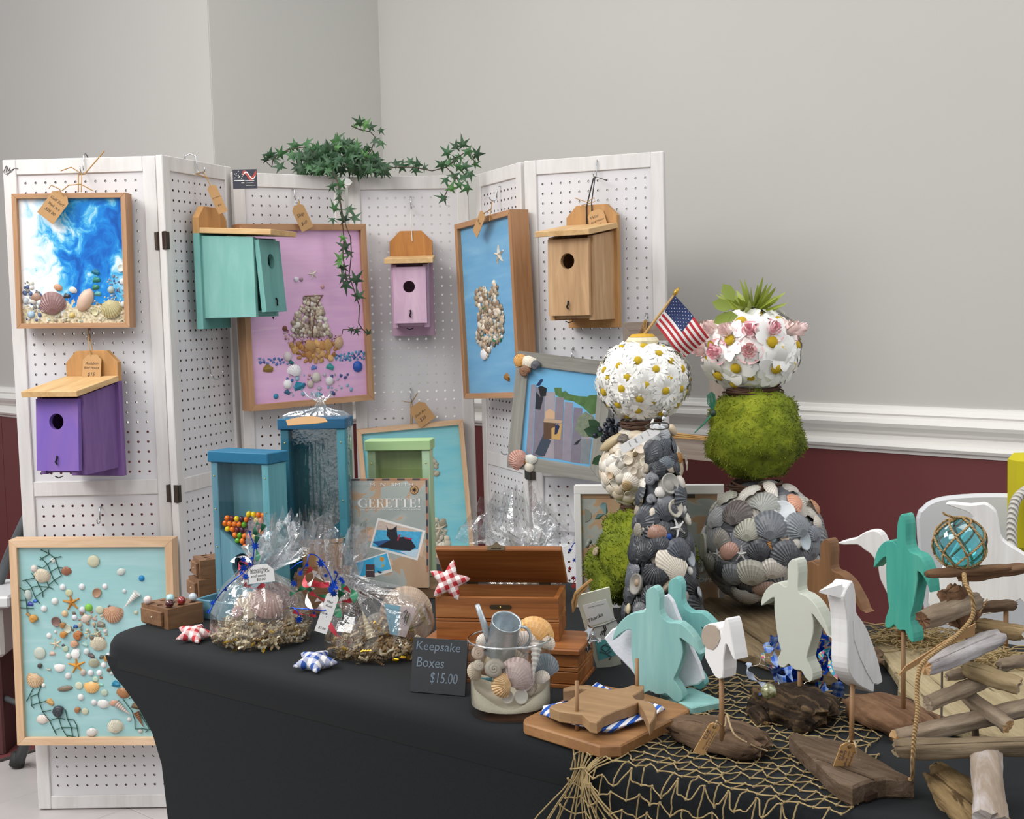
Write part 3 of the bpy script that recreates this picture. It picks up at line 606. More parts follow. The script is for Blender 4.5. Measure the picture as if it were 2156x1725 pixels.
fill(a4, [(388, 700), (390, 640), (450, 615), (480, 650), (500, 650), (508, 600), (535, 578), (555, 600), (555, 720), (600, 800), (600, 970), (590, 1040), (540, 1060), (490, 1150), (460, 1180), (440, 1140), (445, 1090), (390, 1060), (400, 960), (410, 830), (430, 770), (390, 750)], 170, ['pebble', 'clam', 'pebble', 'chip'], ['b8a890', 'd8ccb8', '9a8468', 'c8b49c', '8a7460', 'e0d8c8'], 28, 54, *C4, seed=14, dy=.001, mind=.5)
inlay(a4, [('star', 568, 362, 150, 'e6dcc8', 5), ('chip', 635, 1335, 105, '9a6c2c'), ('clam', 452, 1150, 90, 'e0e0e0', 160), ('chip', 460, 795, 70, '2a6a3a'), ('chip', 435, 1000, 55, '2a6a48'), ('chip', 535, 1045, 80, '2a8058'), ('chip', 578, 1030, 70, '2a7a50'), ('pebble', 478, 960, 60, 'd0a080')], *C4)
TEAL = [(.3, '5fb8cf'), (.45, '7cc8d6'), (.56, '8fd0d8'), (.66, '78c4d4'), (.78, 'a2dadc')]
a5 = art('teal_picture', 'framed turquoise picture half hidden behind the green wooden dispenser', (750.6, 905.5), (975, 890), (778, 1190), ppl(3, .045), .03, .0135, m_streak('teal_wash', TEAL, (5, 5, 24)), PINE, PINEH)
C5 = (720, 820, 3.92)
fill(a5, [(700, 1060), (810, 1060), (865, 1140), (870, 1330), (700, 1340)], 44, ['pebble', 'clam', 'chip'], ['b4ac98', 'c8c0ac', '9c9480', 'd4ccb8'], 34, 60, *C5, seed=15)
fill(a5, [(700, 570), (780, 570), (785, 700), (700, 730)], 16, ['pebble', 'chip'], ['b4ac98', 'c8c0ac', '9c9480'], 34, 56, *C5, seed=16)
inlay(a5, [('star', 808, 1150, 130, 'd4ccb4', 10), ('clam', 825, 1300, 90, 'c8c4b4')], *C5, dy=.002)
# grey photo frame ------------------------------------------------------------------
GREYW = wood('74716a', '8a8880', '9c9c94', (5, 80, 80)); GREYV = wood('74716a', '8a8880', '98978e', (80, 80, 5))
a6 = art('photo_frame', 'grey frame with shells on its corners around a photo of a fence', (1089, 739.5), (1291, 768), (1066.5, 984), ppl(5, .115), .022, .034, plain('6fb0d8', .2), GREYV, GREYW, .008, cname='photo_print')
C6 = (1050, 680, 4.541); FENCE = [plain(c, .25, 0, .15, 60) for c in ('8f8894', '7d7784', '9d959c', '857c86')]
def flatshape(a, pts, ox, oy, s, m, lay, name='photo_print', parent=None):
    P = [a.uv(ox+x/s, oy+y/s) for x, y in pts]; y = a.rec-.0002-.00012*lay
    MB().prism(P, y, a.rec+.0002).build(name, m, parent or a.root)
ph = bpy.data.objects.new('x', None); bpy.data.objects.remove(ph)
cv = [c for c in a6.root.children if c.name.startswith('photo_print')][0]
fs_ = lambda pts, m, l: flatshape(a6, pts, *C6, m, l, 'photo_shape', cv)
for i, pts in enumerate(([(310, 590), (355, 590), (320, 1270), (262, 1240)], [(358, 610), (440, 640), (425, 1290), (325, 1270)], [(442, 660), (540, 660), (530, 1300), (425, 1290)], [(545, 705), (625, 715), (605, 1310), (530, 1300)], [(632, 755), (712, 765), (690, 1330), (605, 1310)], [(718, 808), (800, 815), (780, 1345), (690, 1330)], [(805, 870), (900, 880), (865, 1350), (780, 1345)])):
    fs_(pts, FENCE[i % 4], 1+i*.1)
GRN = plain('4f7040', .3, 0, .5, 80)
fs_([(528, 620), (600, 620), (605, 660), (640, 650), (670, 680), (760, 700), (850, 705), (870, 690), (938, 690), (935, 870), (880, 880), (800, 800), (715, 750), (630, 735), (545, 690)], GRN, .5)
fs_([(760, 900), (830, 850), (910, 900), (900, 1000), (880, 1090), (800, 1090), (730, 1020)], plain('77806c', .3, 0, .5, 120), 3)
fs_([(785, 1105), (890, 1115), (862, 1350), (785, 1340)], plain('7e848a', .3, 0, .2, 50), 3)
fs_([(378, 615), (405, 600), (460, 625), (452, 700), (400, 705)], plain('15171c', .3), 3); fs_([(358, 600), (385, 560), (405, 535), (428, 540), (415, 565), (392, 600)], plain('1a2c58', .3), 4)
fs_([(348, 825), (360, 660), (395, 705), (430, 705), (400, 830)], plain('23242c', .3), 2)
fs_([(445, 850), (490, 820), (538, 855), (538, 920), (445, 915)], plain('c8a684', .3), 3); fs_([(435, 915), (610, 935), (600, 960), (430, 950)], plain('b89c80', .3), 4); fs_([(430, 950), (545, 960), (545, 1010), (505, 1110), (430, 1110)], plain('5a4232', .3), 3)
fs_([(505, 1010), (605, 960), (590, 1120), (505, 1110)], plain('c09a60', .3), 3.5); fs_([(540, 985), (565, 970), (585, 990), (560, 1060), (535, 1070)], plain('1d2a50', .3), 5)
fs_([(345, 1250), (430, 1060), (500, 1130), (440, 1275), (390, 1270)], plain('3c4654', .3), 2); fs_([(715, 1165), (750, 1130), (790, 1110), (750, 1165)], plain('22242a', .3), 5)
inlay(a6, [('scallop', 215, 355, 120, 'd8a050', 40), ('clam', 300, 372, 125, 'd8d0bc', 180), ('snail', 370, 405, 110, '5a5a60'), ('snail', 270, 460, 130, '8a6248')], *C6, dy=.009)
inlay(a6, [('scallop', 190, 1300, 175, 'b88a7c', 70), ('clam', 320, 1300, 100, 'dcdcd4', 180), ('pebble', 305, 1375, 100, 'd8d0bc'), ('pebble', 268, 1320, 40, 'c88a40')], *C6, dy=.009)
WEATH = wood('6a5c50', '84766a', '988c80', (5, 80, 80)); WEATHV = wood('6a5c50', '84766a', '948678', (80, 80, 5))
o7 = atz(1311, 679, 3.16); e7 = atz(1520, 704, 2.9); d7 = e7-o7; d7.z = 0
a7 = art('weathered_frame', 'empty weathered barnwood frame hanging tilted behind the small flag, wall showing through', (1311, 679), (1520, 704), (1318, 955), (o7, V((-d7.y, d7.x, 0)).normalized()), .03, .045, None, WEATHV, WEATH)
q = WM[a7.root.name]
for k in range(3):
    z0 = a7.h-.012-.006*k; line_part(a7.root, [q @ V((0.05, -.002, z0-.03)), q @ V((.085+.004*k, -.006, a7.h+.004)), q @ V((.06+.004*k, -.003, z0-.09))], .0016)
    line_part(a7.root, [q @ V((.09, -.003, .052+.004*k)), q @ V((a7.w*.5, -.004, .05+.005*k)), q @ V((a7.w-.04, -.003, .05+.003*k))], .0022)
# tags on the pictures
def wp(i, px, py, off): return pp(i, px, py, off)
def pxtag(parent, plane, c, l, r, bot, lines, lift=.0, **k):
    # tag given by pixel points: top centre, left/right ends of its width, bottom centre
    P = [onp(x, y, *plane) for x, y in (c, l, r, bot)]
    return tag_part(parent, P[0], (P[2]-P[1])/2, P[3]-P[0], lines, **k)
pl = ppl(0, .068)
pxtag(a1.root, pl, (133, 408), (109, 395), (146, 416), (95, 460), [('Gulf Surf', .1, .35, .8), ('Shell Art', .15, .55, .7), ('$20.00', .2, .78, .6)])
line_part(a1.root, [wp(0, 133, 412, .07), wp(0, 125, 398, .075), wp(0, 108, 390, .08), wp(0, 103, 397, .08)], .0013)
line_part(a1.root, [wp(0, 165, 404, .055), wp(0, 165, 368, .03), wp(0, 178, 367, .03), wp(0, 220, 318, .03)], .0016)
line_part(a1.root, [wp(0, 171, 404, .055), wp(0, 172, 366, .03), wp(0, 150, 352, .03), wp(0, 128, 360, .03)], .0014)
line_part(a1.root, [wp(0, 130, 402, .075), wp(0, 145, 390, .07), wp(0, 170, 388, .06), wp(0, 196, 402, .058)], .0014)
pl = ppl(2, .1)
pxtag(a3.root, pl, (624, 432), (617, 455), (643, 448), (648, 483), [('Ship', .15, .5, .6), ('$60', .2, .8, .5)], ink=INK)
line_part(a3.root, [wp(2, 625, 436, .1), wp(2, 630, 422, .04), wp(2, 628, 472, .08)], .0014)
pl4 = (o4-n4*.02, n4)
pxtag(a4.root, pl4, (1018, 448), (1003, 470), (1015, 474), (1000, 493), [('Shell', .15, .5, .6)])
line_part(a4.root, [onp(1018, 450, *pl4), onp(1034, 440, *pl4), wp(4, 1036, 424, .02), onp(1031, 465, *pl4)], .0014)
pl = ppl(3, .05)
pxtag(a5.root, pl, (874, 852), (874, 872), (912, 866), (902, 890), [('Shell Art', .1, .5, .7), ('$35', .2, .8, .4)])
line_part(a5.root, [wp(3, 865, 893, .035), wp(3, 865, 850, .02), wp(3, 879, 828, .02)], .0016)
line_part(a5.root, [wp(3, 868, 893, .035), wp(3, 868, 848, .02), wp(3, 850, 846, .02)], .0013)
for i, x, y, ov, lb in ((0, 172, 362, True, 'wire hook over the top rail holding the blue wave picture'), (1, 425, 362, True, 'wire hook over the top rail holding the teal birdhouse'), (2, 626, 425, False, 'wire hook above the pink ship picture'), (3, 866, 440, False, 'wire hook above the pink birdhouse'), (4, 1037, 420, False, 'wire hook above the blue bird picture'), (5, 1252, 372, True, 'wire hook over the top rail holding the natural wood birdhouse'), (1, 452, 790, False, 'large empty wire hook on the narrow side panel'), (0, 207, 1100, False, 'empty wire hook below the purple birdhouse'), (5, 1357, 690, False, 'wire hook holding the weathered frame'), (5, 1201, 765, False, 'wire hook behind the grey photo frame'), (4, 1062, 955, False, 'dark empty hook left of the grey photo frame'), (3, 866, 845, False, 'wire hook above the turquoise picture'), (0, 186, 715, False, 'wire hook holding the purple birdhouse')):
    hook(i, x, y, lb, over=ov, rad=.019 if x == 452 else .011, h=.045 if x == 452 else .035)
# ------------------------------------------------------------------ birdhouses
def birdhouse(label, i, px, py, off, yw, w_, Hh, d, z0, z1, zr, drop, over, rw, mf, ms, mtop, mlow, mroof, openz, tagp=None, roll=0.):
    M0 = PAN[i][0]; o = pp(i, px, py, off); M = Matrix.Translation(o) @ M0.to_3x3().to_4x4() @ Matrix.Rotation(R(yw), 4, 'Z') @ Matrix.Rotation(R(roll), 4, 'Y')
    rt = thing('birdhouse', label, 'birdhouse', M, 'wooden birdhouses on the white screen'); h = w_/2; c = .03; t = .014
    mb = MB(); mb.prism([(-h, zr), (h, zr), (h, Hh-c), (h-c, Hh), (-h+c, Hh), (-h, Hh-c)], -.018, 0, I4, .0012); mb.k = 1; mb.prism([(-h, 0), (h, 0), (h, zr), (-h, zr)], -.018, 0, I4, .0012)
    mb.build('back_board', [mtop, mlow], rt)
    q = w_/2-.010; yb = -.018; yf = yb-d
    for s in (-1, 1):
        x0, x1 = sorted((s*q, s*(q-t))); P = [(yb, z0), (yb, zr-.006), (yf, zr-drop*d/(d+over)-.006), (yf, z0)]
        vs = [(x, y, z) for x in (x0, x1) for y, z in P]
        MB().add(vs, [(0, 1, 2, 3), (7, 6, 5, 4), (0, 4, 5, 1), (1, 5, 6, 2), (2, 6, 7, 3), (3, 7, 4, 0)]).build('side_panel', ms, rt)
    MB().box(-q+t, q-t, yf+.004, yb, z0+.004, z0+.016).build('floor_panel', ms, rt)
    fw_ = q-t*.4; mb = MB(); zb = z0+.012; zt = zr-drop*d/(d+over)-.012; hr = .0195 if w_ > .13 else .0165
    holed(mb, -fw_, fw_, zb, zt, -.002, zt-.055, hr, 0, .013)
    sl = math.atan2(openz, zt-zb); Mx = tr(0, yf-.013, 0) @ tr(0, 0, zt) @ Matrix.Rotation(-sl, 4, 'X') @ tr(0, 0, -zt)
    mb.v = [Mx @ p for p in mb.v]; mb.build('front_panel', mf, rt)
    rx = rw/2; a = math.atan2(drop, d+over); Mr = tr(0, yb, zr) @ Matrix.Rotation(a, 4, 'X')
    MB().bbox(-rx, rx, -(d+over), 0, 0, .014, .001, Mr).build('roof', mroof, rt)
    mb = MB(); zz = zb+.022; y = yf-.015-openz*.8
    mb.tube([(0, y, zz+.014), (.001, y-.003, zz+.006), (-.002, y-.004, zz), (.001, y-.003, zz-.006)], .0022, 6).tube([(.006, y+.012, z0-.002), (-.004, y+.008, z0-.006), (-.012, y+.006, z0-.002)], .0016, 6)
    mb.build('latch_hook', plain('1c1a1a', .4, .6), rt)
    return rt, M
NAT = wood('b98f5e', 'cfa878', 'dab98c', (50, 50, 6)); CEDAR = wood('a07444', 'b58650', 'c2965f', (50, 50, 6)); ROOF = wood('b68f5f', 'caa572', 'd6b584', (50, 6, 50)); NATD = wood('94734e', 'b58f66', 'c8a880', (42, 42, 4), knots=True)
PURP = wood('614478', '72528c', '826098', (34, 34, 5), .7); VIOL = wood('6a50aa', '7658a6', '8a66a0', (14, 14, 5), .7); TEALP = wood('6aa29a', '76aca4', '84b6ae', (30, 30, 5), .7, bump=.08); TEALD = wood('5c948e', '669e98', '74a8a0', (30, 30, 5), .7, bump=.08)
PINK = wood('b692aa', 'c2a0b6', 'ceb0c0', (30, 30, 5), .7, bump=.08)
rt, M = birdhouse('purple birdhouse with bare wooden roof, front door ajar, on the left panel', 0, 213, 1000, .03, -13, .146, .315, .14, .022, .20, .238, .026, .045, .150, VIOL, PURP, CEDAR, PURP, ROOF, .012)
tag_part(rt, M @ V((.008, -.024, .305)), (M.to_3x3() @ V((.026, 0, 0))), M.to_3x3() @ V((0, -.012, -.068)), [('Audubon', .15, .36, .7), ('Bird House', .1, .52, .8), ('$15', .3, .8, .4)])
line_part(rt, [M @ V((.004, -.025, .302)), M @ V((-.004, -.02, .325)), pp(0, 186, 690, .02)], .0014); line_part(rt, [M @ V((.01, -.02, .30)), pp(0, 188, 705, .02)], .0014)
rt, M = birdhouse('teal birdhouse seen from its side on the narrow panel, front door ajar', 1, 445, 692, .02, 3, .150, .315, .145, .028, .2, .245, .012, .055, .15, TEALD, TEALP, CEDAR, TEALD, ROOF, .014)
pl = (pp(1, 450, 420, .06), V((-.25, 1, 0)).normalized())
pxtag(rt, pl, (444, 391), (440, 408), (460, 404), (470, 448), [('Bird House', .1, .45, .8), ('$15', .3, .75, .4)])
line_part(rt, [onp(445, 394, *pl), pp(1, 428, 362, .03), pp(1, 412, 366, .03), onp(440, 375, *pl)], .0014)
rt, M = birdhouse('pink birdhouse hanging at the centre of the screen', 3, 872, 707, .012, -6, .122, .30, .095, .026, .2, .215, .012, .035, .135, PINK, PINK, wood('9a622c', 'ae7434', 'bd8440', (50, 50, 6)), PINK, ROOF, .006)
line_part(rt, [M @ V((.004, -.02, .27)), M @ V((.002, -.02, .33)), pp(3, 866, 440, .03)], .0014, plain('d8d4cc', .7))
rt, M = birdhouse('natural wood birdhouse hanging on the right panel', 5, 1256, 690, .014, -9, .146, .315, .115, .022, .21, .252, .022, .045, .152, NATD, NATD, CEDAR, CEDAR, ROOF, .004)
tag_part(rt, M @ V((.012, -.022, .300)), (M.to_3x3() @ V((.021, 0, -.008))), M.to_3x3() @ V((.022, -.012, -.055)), [('Wild', .15, .35, .5), ('Bird House', .1, .55, .8), ('$15', .3, .8, .4)])
line_part(rt, [M @ V((-.012, -.021, .25)), M @ V((-.012, -.02, .31)), pp(5, 1250, 374, .03)], .0018, BLACK); line_part(rt, [M @ V((.004, -.021, .29)), M @ V((.003, -.02, .32)), pp(5, 1253, 372, .03), pp(5, 1278, 380, .03)], .0016, BLACK)
line_part(rt, [M @ V((-.045, -.021, .335)), M @ V((-.01, -.022, .322)), M @ V((.012, -.022, .332)), M @ V((.014, -.022, .322)), M @ V((-.025, -.022, .315))], .001)
# ------------------------------------------------------------------ business card
cM = fr(atz(491, 398, 3.36), atz(541, 399, 3.36)-atz(491, 398, 3.36)); cwd = .0635; ch = .05
cr = thing('business_card', 'small dark card with stars and a red swoosh pinned to the screen top', 'card', cM)
MB().box(0, cwd, 0, .0006, 0, ch).build('card', plain('1d2030', .4), cr)
mb = MB()
for k in range(13): x, z = random.uniform(.003, .026), random.uniform(.026, .047); mb.prism([(x+.0016*math.cos(R(36*j+18))*(1 if j % 2 else .45), z+.0016*math.sin(R(36*j+18))*(1 if j % 2 else .45)) for j in range(10)], -.0004, 0)
mb.build('stars', WHITEP, cr)
MB().strip([(.026+.004*k, -.0004, .034+.009*math.sin(k*.75+.6)) for k in range(10)], (.0, 0, .005)).build('red_stripe', plain('a83a34', .5), cr)
MB().strip([(.028+.004*k, -.0007, .034+.009*math.sin(k*.75+.2)) for k in range(9)], (.0, 0, .0016)).build('white_stripe', WHITEP, cr)
mb = MB()
for x, z, l in ((.004, .02, .026), (.032, .02, .024), (.022, .014, .008), (.034, .014, .02), (.034, .008, .025)): mb.box(x, x+l, -.0004, 0, z, z+.0022 if x < .03 else z+.0012)
mb.build('lettering', WHITEP, cr)
# ------------------------------------------------------------------ ivy
def _ivy():
    o = []
    for a, r in ((90, .62), (122, .2), (150, .5), (180, .17), (212, .42), (250, .12), (270, .2), (290, .12), (328, .42), (0, .17), (30, .5), (58, .2)): o.append((r*math.cos(R(a)), r*math.sin(R(a)), -.10 if r > .3 else .0))
    vs = [(0, 0, .05)]+o; n = len(o)
    return MB().add(vs, [(0, 1+i, 1+(i+1) % n) for i in range(n)])
t = NT('ivy_leaf'); oi = t.n('ObjectInfo'); nz = t.noise(t.coord(), 6, 3)
t.pr(Roughness=.55, Base_Color=t.mix(t.math('MULTIPLY', nz, .10), oi.outputs['Color'], lin('8fb487'))); IVYM = _ivy().mesh('ivy_leaf', t.m)
ivy = thing('ivy_garland', 'trailing green artificial ivy lying along the top of the white screen', 'garland', Matrix.Translation(atz(720, 362, 3.6)))
LV = [(560, 337, 18), (567, 325, 28), (574, 333, 26), (589, 324, 28), (590, 352, 28), (622, 305, 28), (648, 302, 30), (616, 328, 26), (612, 312, 14), (758, 258, 24), (772, 262, 28), (748, 266, 18), (780, 268, 20), (801, 274, 16), (788, 296, 22), (803, 300, 24), (708, 295, 30), (725, 300, 24), (738, 300, 18), (752, 305, 18), (775, 310, 18), (790, 330, 22), (812, 350, 26),
      (833, 345, 24), (845, 352, 26), (865, 340, 22), (880, 345, 28), (873, 358, 22), (893, 352, 18), (943, 322, 28), (930, 345, 28), (960, 310, 24), (975, 305, 28), (985, 318, 26), (1003, 325, 30), (945, 345, 26), (965, 350, 28), (955, 372, 28), (975, 375, 30), (990, 365, 24), (985, 395, 26), (938, 378, 22), (950, 398, 24), (935, 418, 28), (1000, 345, 20), (968, 330, 22), (968, 390, 22), (960, 335, 20), (978, 350, 24)]
LH = [(703, 372, 24), (698, 392, 20), (720, 388, 26), (705, 440, 28), (715, 415, 24), (735, 440, 26), (700, 462, 18), (725, 463, 26), (745, 460, 26), (712, 402, 20), (722, 500, 20), (728, 520, 28), (735, 532, 20), (718, 545, 28), (722, 562, 24), (725, 580, 26), (728, 598, 32), (748, 590, 32), (755, 625, 28), (716, 553, 22), (752, 696, 18), (776, 702, 16), (740, 693, 16)]
rn = random.Random(21); P = [(622, 330), (650, 312), (700, 300), (745, 308), (785, 322), (812, 345), (816, 366), (624, 366)]
while len(LV) < 235:
    x, y = rn.uniform(620, 818), rn.uniform(296, 364)
    if inpoly(x, y, P): LV.append((x, y, rn.uniform(18, 30)))
for k, (x, y, s) in enumerate(LV+LH):
    hang = k >= len(LV); z = (rn.uniform(3.49, 3.52) if hang else rn.uniform(3.56, 3.66) if x < 820 else rn.uniform(3.58, 3.64))
    p = atz(x, y, z); up = Matrix.Rotation(rn.uniform(0, 6.28) if not hang else rn.uniform(2, 4.2), 4, 'Y'); S = s*z/2700*1.42
    M = Matrix.Translation(p) @ Matrix.Rotation(rn.uniform(-.7, .7), 4, 'Z') @ Matrix.Rotation(R(90)+rn.uniform(-.6, .5), 4, 'X') @ Matrix.Rotation(rn.uniform(0, 6.28), 4, 'Z') @ sc3(S)
    put(ivy, 'leaf', IVYM, M, jit(rn.choice(['20492a', '193e20', '2a5a2c', '16341c', '42742e' if rn.random() < .4 else '1e4626']), .2), True)
STEM = plain('3b3326', .8)
for z, pts in ((3.6, [(560, 340), (572, 352), (575, 335), (590, 322), (612, 314), (640, 310), (680, 330), (720, 350)]), (3.6, [(720, 350), (770, 335), (782, 315), (791, 290), (780, 278), (755, 272), (740, 265)]), (3.6, [(720, 352), (790, 358), (835, 352), (870, 352), (910, 360), (940, 352), (965, 330), (990, 315), (1000, 345)]), (3.6, [(940, 352), (960, 375), (945, 395), (935, 415)]), (3.6, [(960, 375), (985, 400)]),
               (3.5, [(700, 360), (712, 385), (716, 420), (722, 455), (730, 480), (738, 500), (740, 535), (735, 580), (745, 610), (757, 645), (755, 680), (762, 692), (772, 702)]), (3.5, [(716, 420), (724, 500), (722, 540), (730, 590)]), (3.5, [(762, 692), (745, 694), (722, 694), (720, 704)])):
    line_part(ivy, [atz(x, y, z+rn.uniform(-.015, .015)) for x, y in pts], .0016, STEM, 'stem')
mb = MB(); mb.ico(.018, Matrix.Translation(atz(726, 384, 3.62)) @ sc3(1.1, .5, .9), 8, 6, lambda p: 1+.2*math.sin(9*p.x)*math.cos(7*p.z)); solo('paper_wad', 'white crumpled paper wad at the screen top under the ivy', 'paper', mb, WHITEP, I4)
# ------------------------------------------------------------------ the black table
TB = .74; TO = V((-.7385, 2.1635, 0)); TU = V((.783, -.622, 0)); TV = V((.622, .783, 0)); TLN, TDP = 1.86, .80
TM = fr(TO, TU)
def st(s, t, z=TB): return TM @ V((s, t, z))
t = NT('black_stretch_cloth'); nz = t.noise(t.coord((1, 1, 1)), 900, 2); big = t.noise(t.coord(), 5, 2)
t.pr(Roughness=.92, Base_Color=t.mix(nz, lin('0c0e10'), lin('1e2124'))); t.p.inputs['Sheen Weight'].default_value = .06; t.p.inputs['Specular IOR Level'].default_value = .2; t.bump(nz, .12, .0008); CLOTH = t.m
tab = thing('table', 'long table under a fitted black stretch cover', 'table', TM)
def rrect(inset, r=.09, n=8):
    r_ = max(r-inset, .02); x0, x1, y0, y1 = inset, TLN-inset, inset, TDP-inset; o = []
    for cx, cy, a in ((x1-r_, y1-r_, 0), (x0+r_, y1-r_, 90), (x0+r_, y0+r_, 180), (x1-r_, y0+r_, 270)): o += arc((cx, cy), r_, a, a+90, n)
    return o
vs = []; fs = []; rings = [(.035, TB), (.018, TB-.0012), (.008, TB-.005), (.002, TB-.014), (0, TB-.028), (.0, TB-.046), (.006, TB-.050)]
n = len(rrect(0))
for ins, z in rings: vs += [(x, y, z) for x, y in rrect(ins)]
fs.append(tuple(range(n)))
for k in range(len(rings)-1):
    for i in range(n): j = (i+1) % n; fs.append((k*n+j, k*n+i, k*n+n+i, k*n+n+j))
MB().add(vs, fs).build('cover_top', CLOTH, tab, True)
CUR = [(.05, .712), (.058, .697), (.073, .679), (.101, .663), (.136, .637), (.172, .600), (.193, .552), (.199, .498), (.203, .46), (.206, .02)]
sk = CUR + [(TLN-x, z) for x, z in CUR[::-1]]
MB().prism(sk, .0005, .004).build('cover_front', CLOTH, tab); MB().prism(sk, TDP-.004, TDP-.0005).build('cover_back', CLOTH, tab)
ce = [(.05, .712), (.07, .68), (.12, .62), (.15, .5), (.155, .02)]; ce = ce+[(TDP-x, z) for x, z in ce[::-1]]
for x in (.002, TLN-.005):
    mb = MB().prism(ce, 0, .003); mb.v = [V((x+p.y, p.x, p.z)) for p in mb.v]; mb.build('cover_end', CLOTH, tab)
def fr2(L, Rr, h):
    a, b = onh(*L, h), onh(*Rr, h); return fr(a, b-a), (b-a).length
# ------------------------------------------------------------------ far left: bin, chair legs
GREYM = plain('5a5e60', .45, .4); RUB = plain('2c2c2c', .7)
p0_, p1_ = atz(75, 1050, 3.75), atz(-60, 1330, 3.95); f0, f1 = atz(60, 1545, 3.62), atz(-50, 1440, 3.9)
ch = thing('folding_chair', 'grey metal folding chair legs half hidden behind the left screen panel', 'chair', Matrix.Translation((f0.x, f0.y, 0)))
foot = onh(38, 1608, 0.012)
for pts in ([p0_, atz(22, 1165, 3.85), atz(-20, 1270, 3.9), onh(-70, 1500, .01)], [atz(100, 1400, 3.55), atz(74, 1510, 3.6), foot]):
    MB().tube(pts, .016, 10).build('leg', GREYM, ch, True, world=True)
MB().tube([foot+V((.004, .002, .03)), foot+V((-.004, -.002, -.006))], .021, 10).build('rubber_foot', RUB, ch, True, world=True)
MB().tube([atz(-40, 1452, 3.9), atz(30, 1478, 3.75), atz(60, 1490, 3.7)], .009, 8).build('crossbar', GREYM, ch, True, world=True)
MB().bbox(-.02, .16, -.1, .1, -.012, .012, .006, fr(atz(70, 1080, 3.74), (1, .3, 0), (-.5, 0, .9))).build('seat', plain('d4d4d4', .5), ch, world=True)
bM = fr(onh(-235, 1395, .30), (1, .05, 0)); bn = thing('storage_bin', 'white translucent plastic bin at the left edge behind the seabed picture', 'bin', bM)
MB().bbox(-.02, .36, -.02, .24, .15, .185, .006).build('lid', plain('dcdcde', .4), bn); MB().bbox(0, .33, 0, .21, 0, .15, .01).build('tub', plain('c9c2bd', .35), bn)
MB().bbox(.02, .31, .02, .19, -.30, -.001, .006).build('stand', plain('5a3434', .8), bn)
cs_ = MB().ico(1, fr(onh(-30, 1470, .12), (1, 0, 0)) @ sc3(.085, .08, .055), 14, 9, lambda p: 1+.08*math.sin(5*p.x+3*p.z)); solo('blue_cushion', 'dark blue bundle at the left edge below the white bin', 'cushion', cs_, plain('24446e', .9), I4, True)
# ------------------------------------------------------------------ marble game blocks and marbles
BLK = wood('5f4330', '7c5a3e', '8f6c4a', (8, 60, 60)); PEGB = plain('d8c8a8', .5)
def game_block(M, w_, d, h, label):
    rt = thing('game_block', label, 'wooden block', M, 'wooden marble game blocks'); mb = MB(); mb.box(0, w_, 0, d, 0, h-.012)
    top = MB(); nx, ny = 3, 3
    for i in range(nx):
        for j in range(ny): holed(top, w_*i/nx, w_*(i+1)/nx, d*j/ny, d*(j+1)/ny, w_*(i+.5)/nx, d*(j+.5)/ny, .0062, 0, .012, 12)
    Mt = Matrix(((1, 0, 0, 0), (0, 0, 1, 0), (0, -1, 0, h), (0, 0, 0, 1))); Mt = Matrix(((1, 0, 0, 0), (0, 0, 1, 0), (0, 1, 0, 0), (0, 0, 0, 1)))
    mb.add([(p.x, p.z, h-p.y) for p in top.v], [f[::-1] for f in top.f]); mb.build('body', BLK, rt)
    MB().bbox(-.006, -.0005, d*.16, d*.93, h*.12, h*.82, .0008).build('end_cap', BLK, rt); MB().ico(.0016, tr(-.0065, d*.5, h*.5), 8, 5).build('nail', PEGB, rt)
    return rt
hb = .036
Fp, Rp, Lp = onh(353, 1284, TB+hb), onh(427, 1268, TB+hb), onh(291, 1271, TB+hb)
M = fr(V((Fp.x, Fp.y, TB)), Rp-Fp); wb = (Rp-Fp).length; db = (M.inverted() @ Lp).y
MBK = M; game_block(M, wb, db, hb, 'wooden marble game block with marbles on top, at the left table corner')
for (x, y), c, lb in (((311, 1263.5), 'e4d0c8', 'white and pink swirled glass marble on the wooden game block, farthest left'), ((358.5, 1260), 'a8d4d8', 'pale blue glass marble on the wooden game block'), ((357, 1271), '4a1218', 'dark maroon glass marble on the wooden game block'), ((382, 1265), '8c1a14', 'clear red glass marble on the wooden game block'), ((406, 1257.5), 'c0ccd4', 'clear grey swirled glass marble on the wooden game block, farthest right')):
    p = onh(x, y, TB+hb+.0075); t = NT('marble'); nz = t.noise(t.coord((60, 60, 160)), 1, 3, .5, 2); t.pr(Roughness=.04, Base_Color=t.mix(t.math('GREATER_THAN', nz, .56), lin(c), tuple(min(1, v_*.6+.25*(c[0] > '9')) for v_ in lin(c)[:3])+(1,)))
    t.p.inputs['Coat Weight'].default_value = 1.; solo('marble', lb, 'marble', MB().ico(.0076, I4, 16, 10), t.m, Matrix.Translation(p), True, 'glass marbles on the game block')
Mq, _ = fr2((420, 1262), (447, 1272), TB); Mq = fr(Mq.translation, (.55, .35, 0))
g2 = game_block(Mq @ tr(0, 0, 0), .12, .06, hb, 'lower wooden game block of the pair behind the blue candy dispenser')
g2 = game_block(Mq @ tr(.006, .006, hb+.0005) @ Matrix.Rotation(R(-6), 4, 'Z'), .12, .06, hb, 'upper wooden game block of the pair behind the blue candy dispenser')
Mq, wq = fr2((622, 1298), (735, 1292), TB)
game_block(Mq @ tr(0, .012, 0), wq, .06, hb, 'lower wooden game block of the stack behind the curled ribbons'); game_block(Mq @ tr(.004, .016, hb+.0005), wq, .06, hb, 'upper wooden game block of the stack behind the curled ribbons')
bx = thing('brown_board', 'upright brown wooden board behind the curled ribbons', 'board', Mq @ tr(.012, .077, 0)); MB().bbox(0, wq-.02, 0, .008, 0, .115, .002).build('panel', wood('84603f', 'a07a54', 'b48c62', (60, 60, 6)), bx)
